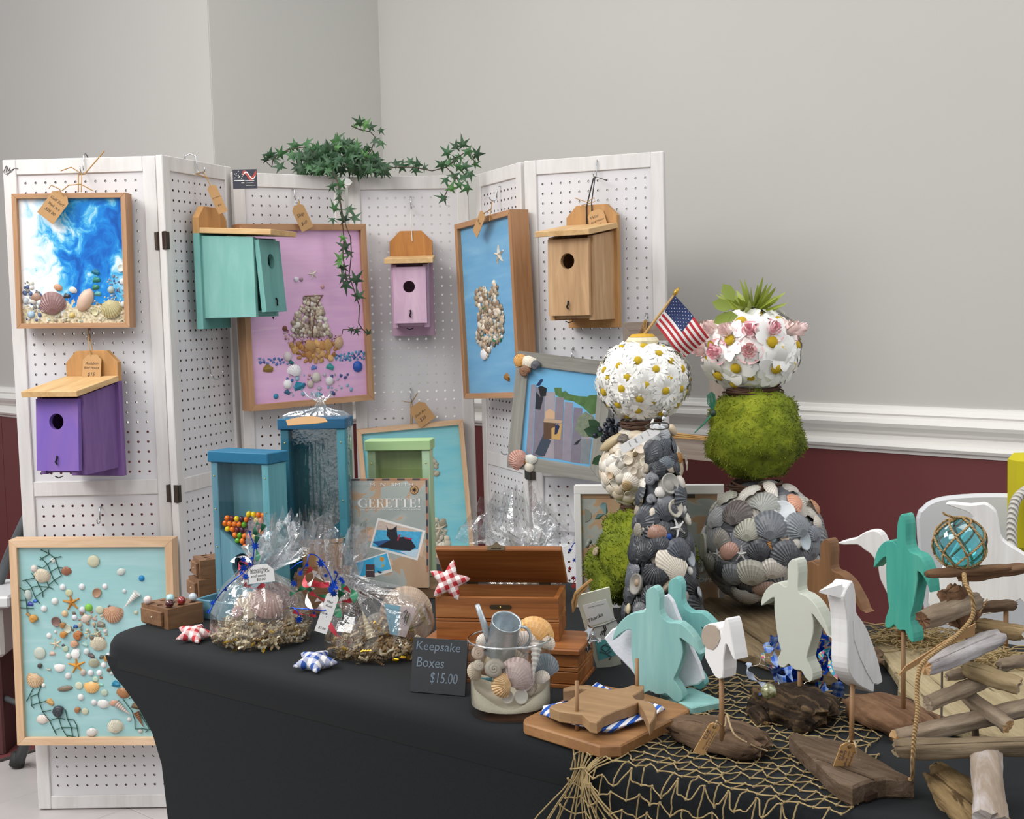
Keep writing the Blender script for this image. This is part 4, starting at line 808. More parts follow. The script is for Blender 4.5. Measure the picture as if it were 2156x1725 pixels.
MB().bbox(-.002, wq-.018, -.001, .009, .115, .122, .001).build('top_strip', wood('84603f', 'a07a54', 'b48c62', (6, 60, 60)), bx)
# ------------------------------------------------------------------ candy dispensers
BRASS = plain('d8c070', .3, 1.); CANDY = objcol(.18, .08)
def dispenser(label, L, Rr, h, H_, d, ms, mside, mback, mcap, candy=False, seed=1, tray=True):
    M, w_ = fr2(L, Rr, h); rt = thing('candy_dispenser', label, 'candy dispenser', M, 'wooden candy dispensers'); s = .0155
    for x in (0, w_-s): MB().bbox(x, x+s, 0, d, 0, H_-.02, .001).build('side_panel', mside if x else ms, rt)
    MB().box(s, w_-s, d-.01, d, 0, H_-.02).build('back_panel', mback, rt)
    MB().bbox(-.004, w_+.003, -.004, d+.004, H_-.02, H_, .0015).build('cap', mcap, rt)
    zc, rc, zv, zs = .086, .026, .118, .148; mb = MB(); holed(mb, s, w_-s, .0, zv, w_/2, zc, rc, .001, .013, 28)
    mb.prism([(s, zv), (w_/2-.006, zv), (s+.004, zs), (s, zs+.004)], .001, .013).prism([(w_-s, zv), (w_-s, zs+.004), (w_-s-.004, zs), (w_/2+.006, zv)], .001, .013)
    mb.build('front_panel', ms, rt); MB().box(s, w_-s, .014, d-.01, .055, .060).build('shelf', ms, rt)
    for x in (s/2, w_-s/2):
        for z in (.04, .12, .19, H_-.045): MB().ico(.0014, tr(x, -.0004, z), 8, 5).build('screw', BRASS, rt)
    MB().box(.002, w_-.002, -.0012, -.0004, .155, H_-.022).build('clear_pane', glass((.97, .985, .985), .25), rt)
    if tray:
        MB().bbox(-.002, w_, -.056, -.050, 0, .034, .001).bbox(-.002, .004, -.050, .0, 0, .034, .001).bbox(w_-.006, w_, -.050, 0, 0, .034, .001).box(.004, w_-.006, -.050, 0, 0, .004).build('tray', ms, rt)
        MB().ico(.0018, tr(.012, -.0565, .02), 8, 5).build('screw', BRASS, rt)
    if candy:
        rn = random.Random(seed); me = MB().ico(.0060, sc3(1, .8, .86), 12, 8).mesh('candy', CANDY, True); pos = []
        poly = [(s+.005, zs+.004), (w_/2-.003, zv+.005), (w_/2+.003, zv+.005), (w_-s-.005, zs+.004), (w_-s-.004, .186), (s+.004, .178)]
        z = zv+.005; r_ = 0
        while z < .19:
            x = s+.0066+(r_ % 2)*.0056
            while x < w_-s-.005:
                if inpoly(x, z, poly): pos.append((x, .0072, z, r_))
                x += .0114
            z += .0100; r_ += 1
        pos += [(w_/2+dx, .009, zc+dz, -1) for dx, dz in ((-.014, -.006), (-.016, -.017), (-.004, -.012), (-.005, -.022), (.007, -.019), (.007, -.008), (.016, -.014))]
        ORD = ('', 'second ', 'third ', 'fourth ', 'fifth ', 'sixth ', 'seventh ', 'eighth ', 'ninth '); cnt = {}
        top = max(p[3] for p in pos)
        for x, y, z, r_ in sorted(pos, key=lambda p: (-p[3], p[0])):
            k = cnt.get(r_, 0); cnt[r_] = k+1
            nm, c = rn.choice((('orange', 'e8761c'), ('yellow', 'ecc810'), ('green', '5aa024'), ('dark red', '6e2428'), ('orange', 'e8761c'), ('purple', '4c2438')))
            o = bpy.data.objects.new('candy', me); COL.objects.link(o); o.matrix_world = M @ tr(x, y, z) @ Matrix.Rotation(rn.uniform(0, 3), 4, 'Y'); o.color = lin(c)
            pos_ = 'leftmost' if k == 0 else ORD[k]+'from the left'
            o['label'] = '%s candy, %s in the dispenser\'s round lower window' % (nm, pos_) if r_ < 0 else '%s candy, %s in the %srow of the dispenser funnel' % (nm, pos_, 'top ' if r_ == top else ORD[top-r_])
            o['category'] = 'candy'; o['group'] = 'candies in the blue dispenser'
    return rt, M, w_
BL1 = wood('487688', '5a8898', '6c98a6', (40, 40, 4), .6, bump=.05); BL2 = wood('5494a2', '66a6b0', '78b2ba', (40, 40, 4), .6, bump=.05); BLB = wood('4f8290', '64939e', '7aa4aa', (30, 30, 3), .65, bump=.05); BCAP = wood('0c5a80', '14698c', '2480a0', (4, 40, 40), .55, bump=.05)
dispenser('light blue wooden candy dispenser with round candies in its funnel', (457, 1287), (577, 1302), TB, .296, .05, BL1, BL2, BLB, BCAP, True, 3)
TL1 = wood('1a5a70', '22667a', '2c7284', (40, 40, 4), .6, bump=.05); TLB = wood('2a6a74', '34747c', '3e7e84', (30, 30, 3), .65, bump=.05)
rt, M, w_ = dispenser('dark teal wooden dispenser wrapped in clear cellophane with a kraft tag on top', (604, 1266), (738, 1266), TB, .345, .055, TL1, wood('3a8298', '45909f', '529cac', (40, 40, 4), .6, bump=.05), TLB, wood('0c4a6c', '12567a', '1a6488', (4, 40, 40), .55, bump=.05), False, 4, False)
mb = MB(); vs = []; fs = []; nn = 40; rows = [(0, 1.03), (.05, 1.05), (.15, 1.04), (.25, 1.04), (.335, 1.05), (.349, 1.02), (.356, .75), (.360, .4), (.364, .18), (.374, .10), (.382, .28), (.388, .42)]
rn = random.Random(5)
for k, (z, f) in enumerate(rows):
    for i in range(nn):
        a = 2*math.pi*i/nn; c, s_ = math.cos(a), math.sin(a); m_ = max(abs(c)/1.0, abs(s_)/.42); x, y = c/m_*.5, s_/m_*.5*.42*2.3
        wv_ = 1+.05*math.sin(i*2.3+k*1.1)*(.5 if f > .9 else 3)+rn.uniform(-.02, .02)
        cx = w_/2 if f > .9 else w_/2+.012*(1-f); vs.append((cx+x*w_*f*wv_*1.0, .0275+y*.06*f*wv_, z+(rn.uniform(-.006, .01) if k == len(rows)-1 else 0)))
for k in range(len(rows)-1):
    for i in range(nn): j = (i+1) % nn; fs.append((k*nn+i, k*nn+j, k*nn+nn+j, k*nn+nn+i))
mb.add(vs, fs).build('cellophane_wrap', film((.92, .95, .96), .34, .10, 45), rt)
slab(rt, 'price_tag', [(602, 885), (625, 879), (655, 876), (684, 880), (690, 888), (668, 891), (640, 893), (606, 896)], TB+.3615, TB+.3605, KRAFT, .0002)
GR1 = wood('98aa7e', 'a6b68c', 'b4c09a', (40, 40, 4), .6, bump=.05); GRC = wood('94b880', 'a2c28c', 'b2c896', (4, 40, 40), .55, bump=.05); GRB = wood('8c9a60', '9caa6c', 'a8b47a', (30, 30, 3), .65, bump=.05)
rM, rw = fr2((746, 1262), (932, 1262), TB); rs = thing('wooden_riser', 'low brown wooden riser under the book and green dispenser', 'riser', rM); MB().bbox(0, rw, 0, .15, 0, .022, .002).build('board', wood('5f452e', '775a3e', '8c6c4c', (5, 60, 60)), rs)
dispenser('pale green wooden dispenser standing empty behind the book', (782, 1214), (912, 1214), TB+.0225, .268, .04, GR1, wood('a8c69c', 'b8d2ac', 'c4dab8', (40, 40, 4), .6, bump=.05), GRB, GRC, False, 5, False)
# ------------------------------------------------------------------ the book
def m_cover():
    t = NT('printed_map_cover'); nz = t.noise(t.coord(), 13, 4, .55, .6)
    t.pr(Roughness=.14, Base_Color=t.ramp(nz, [(.44, 'a2aaa6'), (.52, 'b2b4ae'), (.535, 'c0a284'), (.7, 'b8967a')])); return t.m
COVER = m_cover()
def glyph(ch):
    b = lambda x0, x1, y0, y1: [(x0, y0), (x1, y0), (x1, y1), (x0, y1)]
    if ch == 'E': return .62, [b(.08, .24, 0, 1), b(.0, .58, 0, .05), b(.0, .56, .95, 1), b(.24, .42, .48, .53), b(.40, .44, .36, .65), [(.46, 0), (.58, 0), (.58, .3)], [(.46, 1), (.56, 1), (.56, .72)]]
    if ch == 'T': return .66, [b(.25, .41, 0, 1), b(.14, .52, 0, .05), b(.02, .64, .95, 1), [(.02, 1), (.02, .68), (.12, .97)], [(.64, 1), (.64, .68), (.54, .97)]]
    if ch == 'R': return .72, [b(.08, .24, 0, 1), b(0, .32, 0, .05), b(0, .4, .95, 1), b(.24, .44, .48, .53)]+[[(.40+.0*i, .50), (.40, .5), (.40, .5)] for i in range(0)]+[[p, q, q2, p2] for p, q, q2, p2 in zip(arc((.36, .74), .25, -90, 90, 8)[:-1], arc((.36, .74), .25, -90, 90, 8)[1:], arc((.34, .74), .19, -90, 90, 8)[1:], arc((.34, .74), .19, -90, 90, 8)[:-1])]+[b(.5, .60, .55, .93), [(.36, .5), (.5, .5), (.64, .06), (.74, .0), (.52, .0), (.46, .3)]]
    if ch == 'G': return .78, [[p, q, q2, p2] for p, q, q2, p2 in zip(arc((.40, .5), .5, 55, 310, 18)[:-1], arc((.40, .5), .5, 55, 310, 18)[1:], [(.42+.30*math.cos(R(55+255*(i+1)/18)), .5+.46*math.sin(R(55+255*(i+1)/18))) for i in range(18)], [(.42+.30*math.cos(R(55+255*i/18)), .5+.46*math.sin(R(55+255*i/18))) for i in range(18)])]+[b(.56, .70, .0, .40), b(.46, .78, .36, .41), [(.62, .64), (.68, .64), (.68, .98)]]
    if ch == '!': return .34, [[(.10, 1), (.26, 1), (.20, .3), (.16, .3)], arc((.18, .09), .09, 0, 360, 12)[:-1]]
def serif(parent, word, x, z, width, hgt, y, m, name='lettering'):
    gs = [glyph(c) for c in word]; tot = sum(g[0]+.04 for g in gs)-.04; kx = width/tot; mb = MB(); cx = 0
    for i, (wd, polys) in enumerate(gs):
        mb = MB()
        for P in polys: mb.prism([(x+(cx+a)*kx, z+b*hgt) for a, b in P], y-.0003, y)
        mb.build(name, m, parent); cx += wd+.04
PRW = plain('eceae6', .25)
def cover_art(rt, w_, h, y, thick):
    # printed front of the book, in the thing's own x,z
    cv = MB().box(0, w_, y, y+thick, 0, h).build('cover', COVER, rt); k = w_/160.; k2 = h/217.
    X = lambda px: px*k; Z = lambda py: h-py*k2
    def q(P, m, lay): MB().prism([(X(a), Z(b)) for a, b in P], y-.00025*lay, y+.0002).build('print', m, cv)
    q([(116, 4), (127, 18), (110, 44), (60, 40), (62, 18)], plain('aab2ac', .14), .5)
    PINKT = plain('d9b49a', .2); q([(33, 104), (49, 98), (44, 126), (32, 124)], PINKT, .8); q([(140, 127), (152, 132), (146, 156), (132, 148)], PINKT, .8); q([(72, 160), (82, 158), (86, 172), (76, 176)], PINKT, .8)
    q([(54, 78), (155, 104), (137, 163), (36, 137)], PRW, 1.2); q([(56, 83), (149, 106), (134, 157), (41, 134)], plain('d0bcae', .2, 0, .3, 300), 1.6)
    q([(52, 102), (147, 106), (134, 157), (41, 134)], plain('4fb0e0', .15, 0, .45, 160), 2); q([(42, 126), (75, 122), (90, 136), (60, 138)], plain('2a5a94', .15), 2.4); q([(100, 145), (140, 140), (134, 157), (120, 154)], plain('c4dceb', .15), 2.4)
    DOG = plain('23212a', .3, 0, .3, 200); q([(72, 93), (76, 101), (84, 101), (94, 94), (94, 105), (96, 117), (108, 116), (124, 122), (134, 136), (122, 144), (92, 142), (66, 137), (52, 136), (68, 128), (80, 122), (72, 113), (74, 104)], DOG, 3)
    q([(98, 112), (102, 110), (97, 124), (94, 123)], plain('b03048', .2), 3.6); q([(110, 116), (126, 119), (124, 122), (110, 119)], plain('b03048', .2), 3.6)
    q([(5, 166), (74, 146), (84, 185), (17, 203)], PRW, 1.4); q([(7, 168), (72, 149), (81, 180), (13, 196)], plain('45b4e4', .15), 1.9)
    q(arc((57, 166), 13, 0, 360, 20)[:-1], plain('6cc4ec', .15), 2.6); q([(58, 155), (67, 158), (64, 166), (58, 163)], plain('e0923c', .15), 3); q([(62, 170), (68, 173), (62, 178)], plain('c8b040', .15), 3); q([(27, 171), (46, 171), (46, 196), (27, 196)], plain('55474c', .3), 2.8); q([(52, 183), (62, 186), (60, 189), (54, 188)], plain('2c4660', .2), 2.6)
    q([(28+0, 182), (44, 182), (44, 183.2), (28, 183.2)], PRW, 3.2)
    q(arc((132, 23), 9, 0, 360, 20)[:-1], plain('6a4a34', .2), 1.2); q(arc((132, 23), 7.6, 0, 360, 20)[:-1], plain('c8a070', .2), 1.6)
    for i in range(8): a = R(45*i); q([(132+7*math.cos(a), 23+7*math.sin(a)), (132+1.6*math.cos(a+1.57), 23+1.6*math.sin(a+1.57)), (132-1.6*math.cos(a+1.57), 23-1.6*math.sin(a+1.57))], plain('4a3428', .2), 2)
    for i in range(10):
        m = plain('4a4448', .2) if i % 2 == 0 else plain('b07a5c', .2)
        q([(i*16, 0), (i*16+16, 0), (i*16+16, 4), (i*16, 4)], m, 1)
    for i in range(14):
        m = plain('3c4048', .2) if i % 2 == 0 else plain('a8705a', .2); q([(156, 4+i*13), (160, 4+i*13), (160, 17+i*13), (156, 17+i*13)], m, 1)
    write(cv, 'M. N. SMITH', X(38), Z(15), 92*k, y-.0006, PRW, 0, 6.5*k2, spacing=1.12)
    serif(cv, 'GERETTE!', X(14), Z(58), 132*k, 18*k2, y-.0003, PRW)
    write(cv, 'THE ADVENTURES OF A PERUVIAN DOG IN EUROPE', X(17), Z(63.5), 128*k, y-.0006, PRW, .25, 3.2*k2)
M, bw = fr2((744, 1237), (903, 1238), TB+.0225); M = M @ Matrix.Rotation(R(-5), 4, 'X'); bhgt = .205
bk = thing('book', 'glossy paperback with a black dog photo on its cover, standing on the riser', 'book', M)
cover_art(bk, bw, bhgt, -.0006, .0006); MB().box(.001, bw-.001, 0, .010, .001, bhgt-.001).build('pages', plain('efece6', .7), bk); MB().box(0, bw, .010, .0106, 0, bhgt).build('back_cover', COVER, bk)
# big framed poster of the same cover, behind the topiaries
M, pw = fr2((1210, 1288), (1528, 1292), TB); M = M @ tr(0, .035, 0); po = thing('poster_board', 'large white framed poster of the dog book cover behind the shell topiaries', 'poster', M); hp = .222
MB().box(.012, pw-.012, 0, .006, .01, hp-.014).build('print', COVER, po); PLW = plain('e8e6e4', .45)
for x0, x1, z0, z1 in ((0, pw, hp-.016, hp), (0, .012, 0, hp-.016), (pw-.012, pw, 0, hp-.016), (.012, pw-.012, 0, .010)): MB().bbox(x0, x1, -.006, .010, z0, z1, .001).build('frame_side', PLW, po)
for i in range(5): MB().box(.014+i*.05, .064+i*.05, -.0008, 0, hp-.024, hp-.016).build('print', plain('4a3c34' if i % 2 else 'a8876a', .3), po)
MB().prism(arc((.018, hp-.055), .012, -90, 90, 10), -.001, 0).build('print', plain('8f958c', .3), po)
serif(po, 'GERETTE!', pw*.08, .066, pw*.84, .030, -.0008, PRW); write(po, 'DOG IN EUROPE', pw*.52, .048, pw*.40, -.0008, PRW, .2, .0075)
# ------------------------------------------------------------------ keepsake boxes
KW = wood('5c3414', '94592a', 'ab7340', (4, 70, 90), .45); KWI = wood('5c3416', '84501f', '966030', (5, 60, 60), .5); ANT = plain('4c4232', .4, .8)
LHB = .058; M, lw = fr2((893, 1432), (1218, 1452), TB); KM = M; ld = .098
kb = thing('keepsake_box', 'closed wooden keepsake box at the bottom, carrying the open one', 'box', M, 'wooden keepsake boxes')
for z0, z1 in ((0, .006), (.0068, .0235), (.0245, .030), (.031, LHB-.009)): MB().bbox(0 if z0 else -.002, lw if z0 else lw+.002, 0 if z0 else -.002, ld, z0, z1, .0008).build('body_board', KW, kb)
MB().bbox(-.004, lw+.004, -.006, ld+.004, LHB-.0085, LHB, .0015).build('lid', KW, kb)
UH = .064; M, uw = fr2((919, 1347), (1178, 1351), TB+LHB+.0005); ud = .090
ub = thing('keepsake_box', 'open wooden keepsake box on top, lid propped, gingham star on its rim', 'box', M, 'wooden keepsake boxes'); th = .007
for z0, z1 in ((0, .027), (.0278, .0318), (.0326, UH)):
    MB().bbox(0, uw, 0, th, z0, z1, .0007).build('front_board', KW, ub); MB().bbox(0, uw, ud-th, ud, z0, z1, .0007).build('back_board', KW, ub)
    MB().bbox(uw-th, uw, th, ud-th, z0, z1, .0007).build('side_board', KW, ub); MB().bbox(0, th, th, ud-th, z0, z1, .0007).build('side_board', KW, ub)
MB().box(th, uw-th, th, ud-th, 0, .004).build('bottom', KWI, ub)
LA = 43; ML = tr(0, ud, UH+.0015) @ Matrix.Rotation(R(-LA), 4, 'X')
MB().bbox(-.003, uw+.003, -ud-.003, 0, 0, .0085, .0012, ML).build('lid', KW, ub)
mb = MB(); mb.prism(arc((uw*.46, UH-.014), .003, 90, 270, 5)+arc((uw*.46+.026, UH-.014), .003, -90, 90, 5), -.0015, 0); mb.build('latch_plate', ANT, ub)
MB().ico(.0014, tr(uw*.46+.013, -.002, UH-.014), 8, 5).build('latch_stud', BRASS, ub)
mb = MB(); mb.add([(0, 0, 0)], []); Mk = ML @ tr(uw*.485, -ud-.0036, .004) @ Matrix.Rotation(R(10), 4, 'X')
mb.prism([(-.013, -.004), (.013, -.004), (.013, .002), (.006, .004), (0, .010), (-.006, .004), (-.013, .002)], -.0008, .0008, Mk); mb.tube([Mk @ V((-.007, -.001, -.001)), Mk @ V((.007, -.001, -.001))], .0016, 8); mb.build('latch_hasp', ANT, ub)
for x in (.03, uw-.04): MB().box(x, x+.018, ud-.002, ud+.001, UH-.004, UH+.003).build('hinge', ANT, ub)
# ------------------------------------------------------------------ gingham stars
def star_pillow(label, c, sz, col, Mrot, group='gingham fabric stars', thick=.32):
    n = 5; rings = []; vs = []; fs = []; N = 40
    def rad(a):
        t = (a/(2*math.pi)*5) % 1; t = abs(t-.5)*2; return .25+.27*(t**1.6)
    lev = [(0, -1), (.45, -.95), (.75, -.7), (.93, -.32), (1, 0), (.93, .32), (.75, .7), (.45, .95), (0, 1)]
    for f, z in lev:
        for i in range(N): a = 2*math.pi*i/N; r_ = rad(a)*f; th_ = thick*.5*(1-.45*min(1, f*rad(a)/.5)); vs.append((r_*math.cos(a+R(90)), z*th_, r_*math.sin(a+R(90))))
    for k in range(len(lev)-1):
        for i in range(N): j = (i+1) % N; fs.append((k*N+i, k*N+j, k*N+N+j, k*N+N+i))
    mb = MB().add([V(p)*sz for p in vs], fs)
    return solo('gingham_star', label, 'fabric star', mb, gingham(col, sz*.105, (0, 2), .6), Matrix.Translation(c) @ Mrot, True, group)
c = M @ V((.021, .004, UH+.022)); star_pillow('red gingham fabric star propping the open box lid', c, .062, 'b3222c', Matrix.Rotation(R(12), 4, 'Y') @ Matrix.Rotation(R(-12), 4, 'X'))
flat = Matrix.Rotation(R(90), 4, 'X')
star_pillow('red gingham fabric star lying beside the wooden game block', onh(409, 1335, TB+.012), .066, 'b8323a', Matrix.Rotation(R(25), 4, 'Z') @ Matrix.Rotation(R(14), 4, 'X') @ flat, thick=.4)
star_pillow('blue gingham fabric star lying between the two gift bags', onh(664, 1393, TB+.012), .070, '28509c', Matrix.Rotation(R(10), 4, 'Z') @ Matrix.Rotation(R(12), 4, 'X') @ flat, thick=.4)
# ------------------------------------------------------------------ chalk sign
M, sw_ = fr2((863, 1457), (979, 1467), TB+.001); M = M @ Matrix.Rotation(R(-13), 4, 'X'); sh_ = .077
cs = thing('chalk_sign', 'small black chalkboard sign reading Keepsake Boxes leaning on the closed box', 'sign', M)
MB().bbox(0, sw_, 0, .004, 0, sh_, .0006).build('board', plain('25272b', .6, 0, .15, 80), cs); CHK = plain('6c7884', .9, 0, .5, 900)
write(cs, 'Keepsake', .006, .056, sw_*.80, -.0004, CHK, .1, .016); write(cs, 'Boxes', .008, .036, sw_*.5, -.0004, CHK, .1, .014); write(cs, '$15.00', .030, .013, sw_*.5, -.0004, CHK, .1, .017)
# ------------------------------------------------------------------ glass vase with sand, shells and a watering can
VC = onh(1076, 1497, TB); vM = Matrix.Translation(VC); VR, VH = .0567, .100
va = thing('glass_vase', 'clear glass cylinder vase filled with sand and seashells', 'vase', vM)
MB().lathe([(.0, .0005), (VR-.003, .0005), (VR, .004), (VR, VH-.001), (VR-.001, VH), (VR-.0028, VH), (VR-.0034, VH-.001), (VR-.0034, .013), (.0, .012)], 56, cap=False).build('glass_wall', glass((.935, .955, .955), .8), va, True)
t = NT('sand'); nz = t.noise(t.coord(), 900, 2); t.pr(Roughness=.95, Base_Color=t.mix(nz, lin('b8a68e'), lin('e0d2be'))); t.bump(nz, .5, .001); SAND = t.m
vs = []; fs = []; n = 48; prof = [(1., None), (.93, None), (.6, .027), (.3, .024), (.02, .024)]
for k, (f, z) in enumerate([(1., .0125)]+prof):
    for i in range(n):
        a = 2*math.pi*i/n; zz = z if z is not None else (.020+.024*math.cos(a)**2+.012*max(0, math.sin(a))+.002*math.sin(5*a))-(.003 if f < 1 else 0); vs.append(((VR-.0038)*f*math.cos(a), (VR-.0038)*f*math.sin(a), zz))
for k in range(5):
    for i in range(n): j = (i+1) % n; fs.append((k*n+i, k*n+j, k*n+n+j, k*n+n+i))
MB().add(vs, fs).build('sand', SAND, va, True, kind='stuff')
MB().tube([(VR*math.cos(R(6*i))-.0014*math.cos(R(6*i)), VR*math.sin(R(6*i))-.0014*math.sin(R(6*i)), VH) for i in range(60)], .0014, 8, closed=True).build('rim', film((.72, .76, .76), .5, .03, 3), va, True)
def vshell(k, x, y, sz, c, lb, rot=0., z=None, ax=1., tilt=20):
    z = z or (VC-EYE).dot(_f)-.047; p = atz(960+x/4.146, 1260+y/4.146, z); S = sz/4.146*z/2700
    Mx = Matrix.Translation(p) @ Matrix.Rotation(R(-tilt), 4, 'X') @ flatM(0, 0, 0, S, rot, ax)
    o = bpy.data.objects.new('seashell', SH[k]); COL.objects.link(o); o.matrix_world = Mx; o.color = lin(c); o['label'] = lb; o['category'] = 'shell'; o['group'] = 'seashells in the glass vase'
zf = (VC-EYE).dot(_f)
vshell('snail', 335, 620, 200, 'b4a494', 'grey spiral moon snail shell behind the vase glass', 0, zf-.038)
vshell('scallop', 545, 655, 275, 'c6aca6', 'big mauve scallop shell at the middle of the vase', -35, zf-.036)
vshell('scallop', 395, 765, 180, 'd8ab78', 'orange ribbed shell fragment low in the vase', 95, zf-.048)
vshell('cone', 262, 705, 110, '3e6e78', 'small teal cone shell at the left in the vase', 80, zf-.045)
vshell('cup', 452, 862, 110, 'e4d6c8', 'small white open shell on the sand, left of its twin', 0, zf-.044); vshell('cup', 570, 858, 125, 'e4d8cc', 'small white open shell on the sand, right of its twin', 0, zf-.042)
vshell('cone', 690, 540, 330, 'e4dad0', 'long white whelk shell at the right of the vase', 172, zf-.030); vshell('clam', 740, 690, 120, 'd8cabc', 'small cream clam shell at the right in the vase', 20, zf-.03)
vshell('snail', 200, 480, 150, 'd4b49e', 'knobbly peach snail shell at the vase left', 30, zf-.02); vshell('snail', 205, 590, 120, 'd8c4b0', 'cream snail shell under the peach one in the vase', 70, zf-.025)
vshell('clam', 770, 590, 190, '747c84', 'slate grey mussel shell at the right vase wall', 15, zf-.012, 1.2); vshell('scallop', 690, 305, 300, 'deaa66', 'orange scallop shell rising above the vase rim', -22, zf+.012, 1., 15)
vshell('clam', 590, 380, 190, 'dccfc4', 'speckled white shell under the watering can handle', 10, zf); vshell('clam', 235, 365, 110, 'd0c8bc', 'grey white shell at the left of the vase rim', 40, zf+.01)
vshell('clam', 790, 380, 130, 'e4d4c4', 'cream shell at the right of the vase rim', -30, zf+.005); vshell('clam', 600, 760, 170, 'c4ae98', 'tan clam shell behind the big scallop', 150, zf-.02); vshell('clam', 300, 540, 120, 'd8bc98', 'tan shell above the moon snail', 200, zf-.02)
vshell('clam', 480, 520, 200, 'c0aa94', 'brown clam shell under the watering can', 10, zf-.005); vshell('snail', 640, 800, 130, 'c8b49c', 'sandy snail shell low right in the vase', 60, zf-.03); vshell('clam', 160, 640, 130, 'cbb8a0', 'beige shell against the left vase wall', 100, zf-.012)
t = NT('galvanised_metal'); nz = t.noise(t.coord(), 260, 4); t.pr(Metallic=.85, Roughness=.42, Base_Color=t.mix(nz, lin('a8b2b8'), lin('d4dce0'))); GALV = t.m
oc = atz(1067, 1309, zf-.036); bc = atz(1050, 1372, zf-.006); ax_ = (oc-bc).normalized(); L = (oc-bc).length; wM = fr(bc, (1, 0, -.2), ax_)
wc = thing('watering_can', 'tiny galvanised watering can sunk among the shells in the vase', 'watering can', wM)
r0 = .0205; MB().lathe([(0, -.004), (r0*1.10, -.004), (r0*1.10, 0), (r0*.96, L-.001), (r0*1.0, L), (r0*.93, L), (r0*.9, L-.002), (r0*1.02, .002), (0, .002)], 36, cap=False).build('body', GALV, wc, True)
MB().tube([atz(1032, 1350, zf-.022), atz(1025, 1332, zf-.028), atz(1005, 1274, zf-.042)], [.0058, .005, .0032], 12).build('spout', GALV, wc, True, world=True)
pts = [atz(x, y, zf-.034+.004*i) for i, (x, y) in enumerate(((1092, 1320), (1106, 1322), (1115, 1332), (1116, 1346), (1108, 1360), (1088, 1366)))]
MB().tube(smooth(pts, 4), .0021, 8).build('handle', GALV, wc, True, world=True)
# ------------------------------------------------------------------ thank-you card
pl = (atz(1262, 1405, 1.925), V((-.12, .9, .35)).normalized()); P = [onp(x, y, *pl) for x, y in ((1211.7, 1255.7), (1283.5, 1237), (1308, 1399), (1258, 1411.6))]
cM = fr(P[3], P[2]-P[3], P[0]-P[3]); cinv = cM.inverted(); Q = [cinv @ p for p in P]
tc = thing('thank_you_card', 'cream thank-you card with a twine loop leaning behind the turtle napkin holder', 'card', cM)
card = MB().prism([(q.x, q.z) for q in Q], 0, .002).build('card', plain('d6d6c2', .8, 0, .05, 30), tc)
def cpt(x, y): q = cinv @ onp(1180+x/4.106, 1000+y/4.106, *pl); return (q.x, q.z)
pr = lambda P, m, l: MB().prism([cpt(*p) for p in P], -.0004*l, .0005).build('print', m, card)
pr([(188, 1130), (395, 1075), (470, 1245), (250, 1310)], PRW, 1); pr([(300, 1440), (510, 1400), (540, 1540), (330, 1605)], plain('6fc0c0', .6), 1); pr([(270, 1325), (480, 1250), (540, 1420), (310, 1460)], plain('e4e4dc', .6), .8)
a_, b_ = cpt(238, 1155), cpt(385, 1118); an = -math.degrees(math.atan2(b_[1]-a_[1], b_[0]-a_[0]))
write(card, 'Just wanted to say...', a_[0], a_[1], math.hypot(b_[0]-a_[0], b_[1]-a_[1]), -.0008, BLACK, 0, rot=an)
a_, b_ = cpt(245, 1275), cpt(360, 1195); write(card, 'Thanks', a_[0], a_[1], math.hypot(b_[0]-a_[0], b_[1]-a_[1]), -.0008, BLACK, .3, rot=an-14, name='handwriting')
mb = MB()
for l in (((240, 1300), (265, 1325), (380, 1300), (510, 1240)), ((370, 1300), (380, 1340), (360, 1380)), ((385, 1300), (395, 1335), (380, 1370)), ((345, 1385), (360, 1350), (385, 1345), (380, 1390)), ((340, 1530), (400, 1545), (440, 1520)), ((350, 1500), (375, 1470), (410, 1480), (430, 1500), (390, 1530), (350, 1500)), ((360, 1480), (400, 1460)), ((420, 1600), (440, 1570), (400, 1550))):
    mb = MB().tube([V((cpt(*p)[0], -.0006, cpt(*p)[1])) for p in l], .0007, 4); mb.build('drawing', BLACK, card)
line_part(tc, [onp(1180+x/4.106, 1000+y/4.106, *pl)-_f*.003 for x, y in ((270, 905), (200, 960), (130, 1020), (105, 1100), (110, 1180), (130, 1120), (140, 1050), (240, 950))], .0022)
# ------------------------------------------------------------------ ribbons, stars, cellophane bags
RED = plain('c83a48', .3); WHT = plain('eeecea', .3); GRNR = plain('2a7a56', .3); BLUF = plain('1446b8', .22, .75); SILV = plain('d8dcde', .15, 1.); REDF = plain('8a1a1c', .3, .6); GOLD = plain('c8a020', .3, .7); CRINK = objcol(.6, .25)
def ribbon(parent, pts, z, m, hw=.0035, dz=.012, ox=0, oy=0, s=1., name='ribbon', tilt=.3):
    P = [atz(ox+x/s, oy+y/s, z+dz*math.sin(i*1.7)) for i, (x, y) in enumerate(pts)]; P = smooth(P)
    ws = []
    for i in range(len(P)):
        t = (P[min(i+1, len(P)-1)]-P[max(i-1, 0)]).normalized(); w_ = t.cross(_f).normalized(); ws.append((w_*(.55+.45*math.cos(i*.5))+_f*.45*math.sin(i*.5))*hw)
    return MB().strip(P, ws).build(name, m, parent, True, world=True)
def _foilstar(n):
    P = [((.5 if i % 2 == 0 else .24)*math.cos(R(180/n*i)), (.5 if i % 2 == 0 else .24)*math.sin(R(180/n*i))) for i in range(2*n)]
    return MB().prism(P, -.012, .012).mesh('foil_star', BLUF)
FST = _foilstar(8); FST5 = _foilstar(5)
def withmat(me, m): q = me.copy(); q.materials[0] = m; return q
FSTS = withmat(FST5, SILV); FSTR = withmat(FST5, REDF); FSTB = withmat(FST5, BLUF)
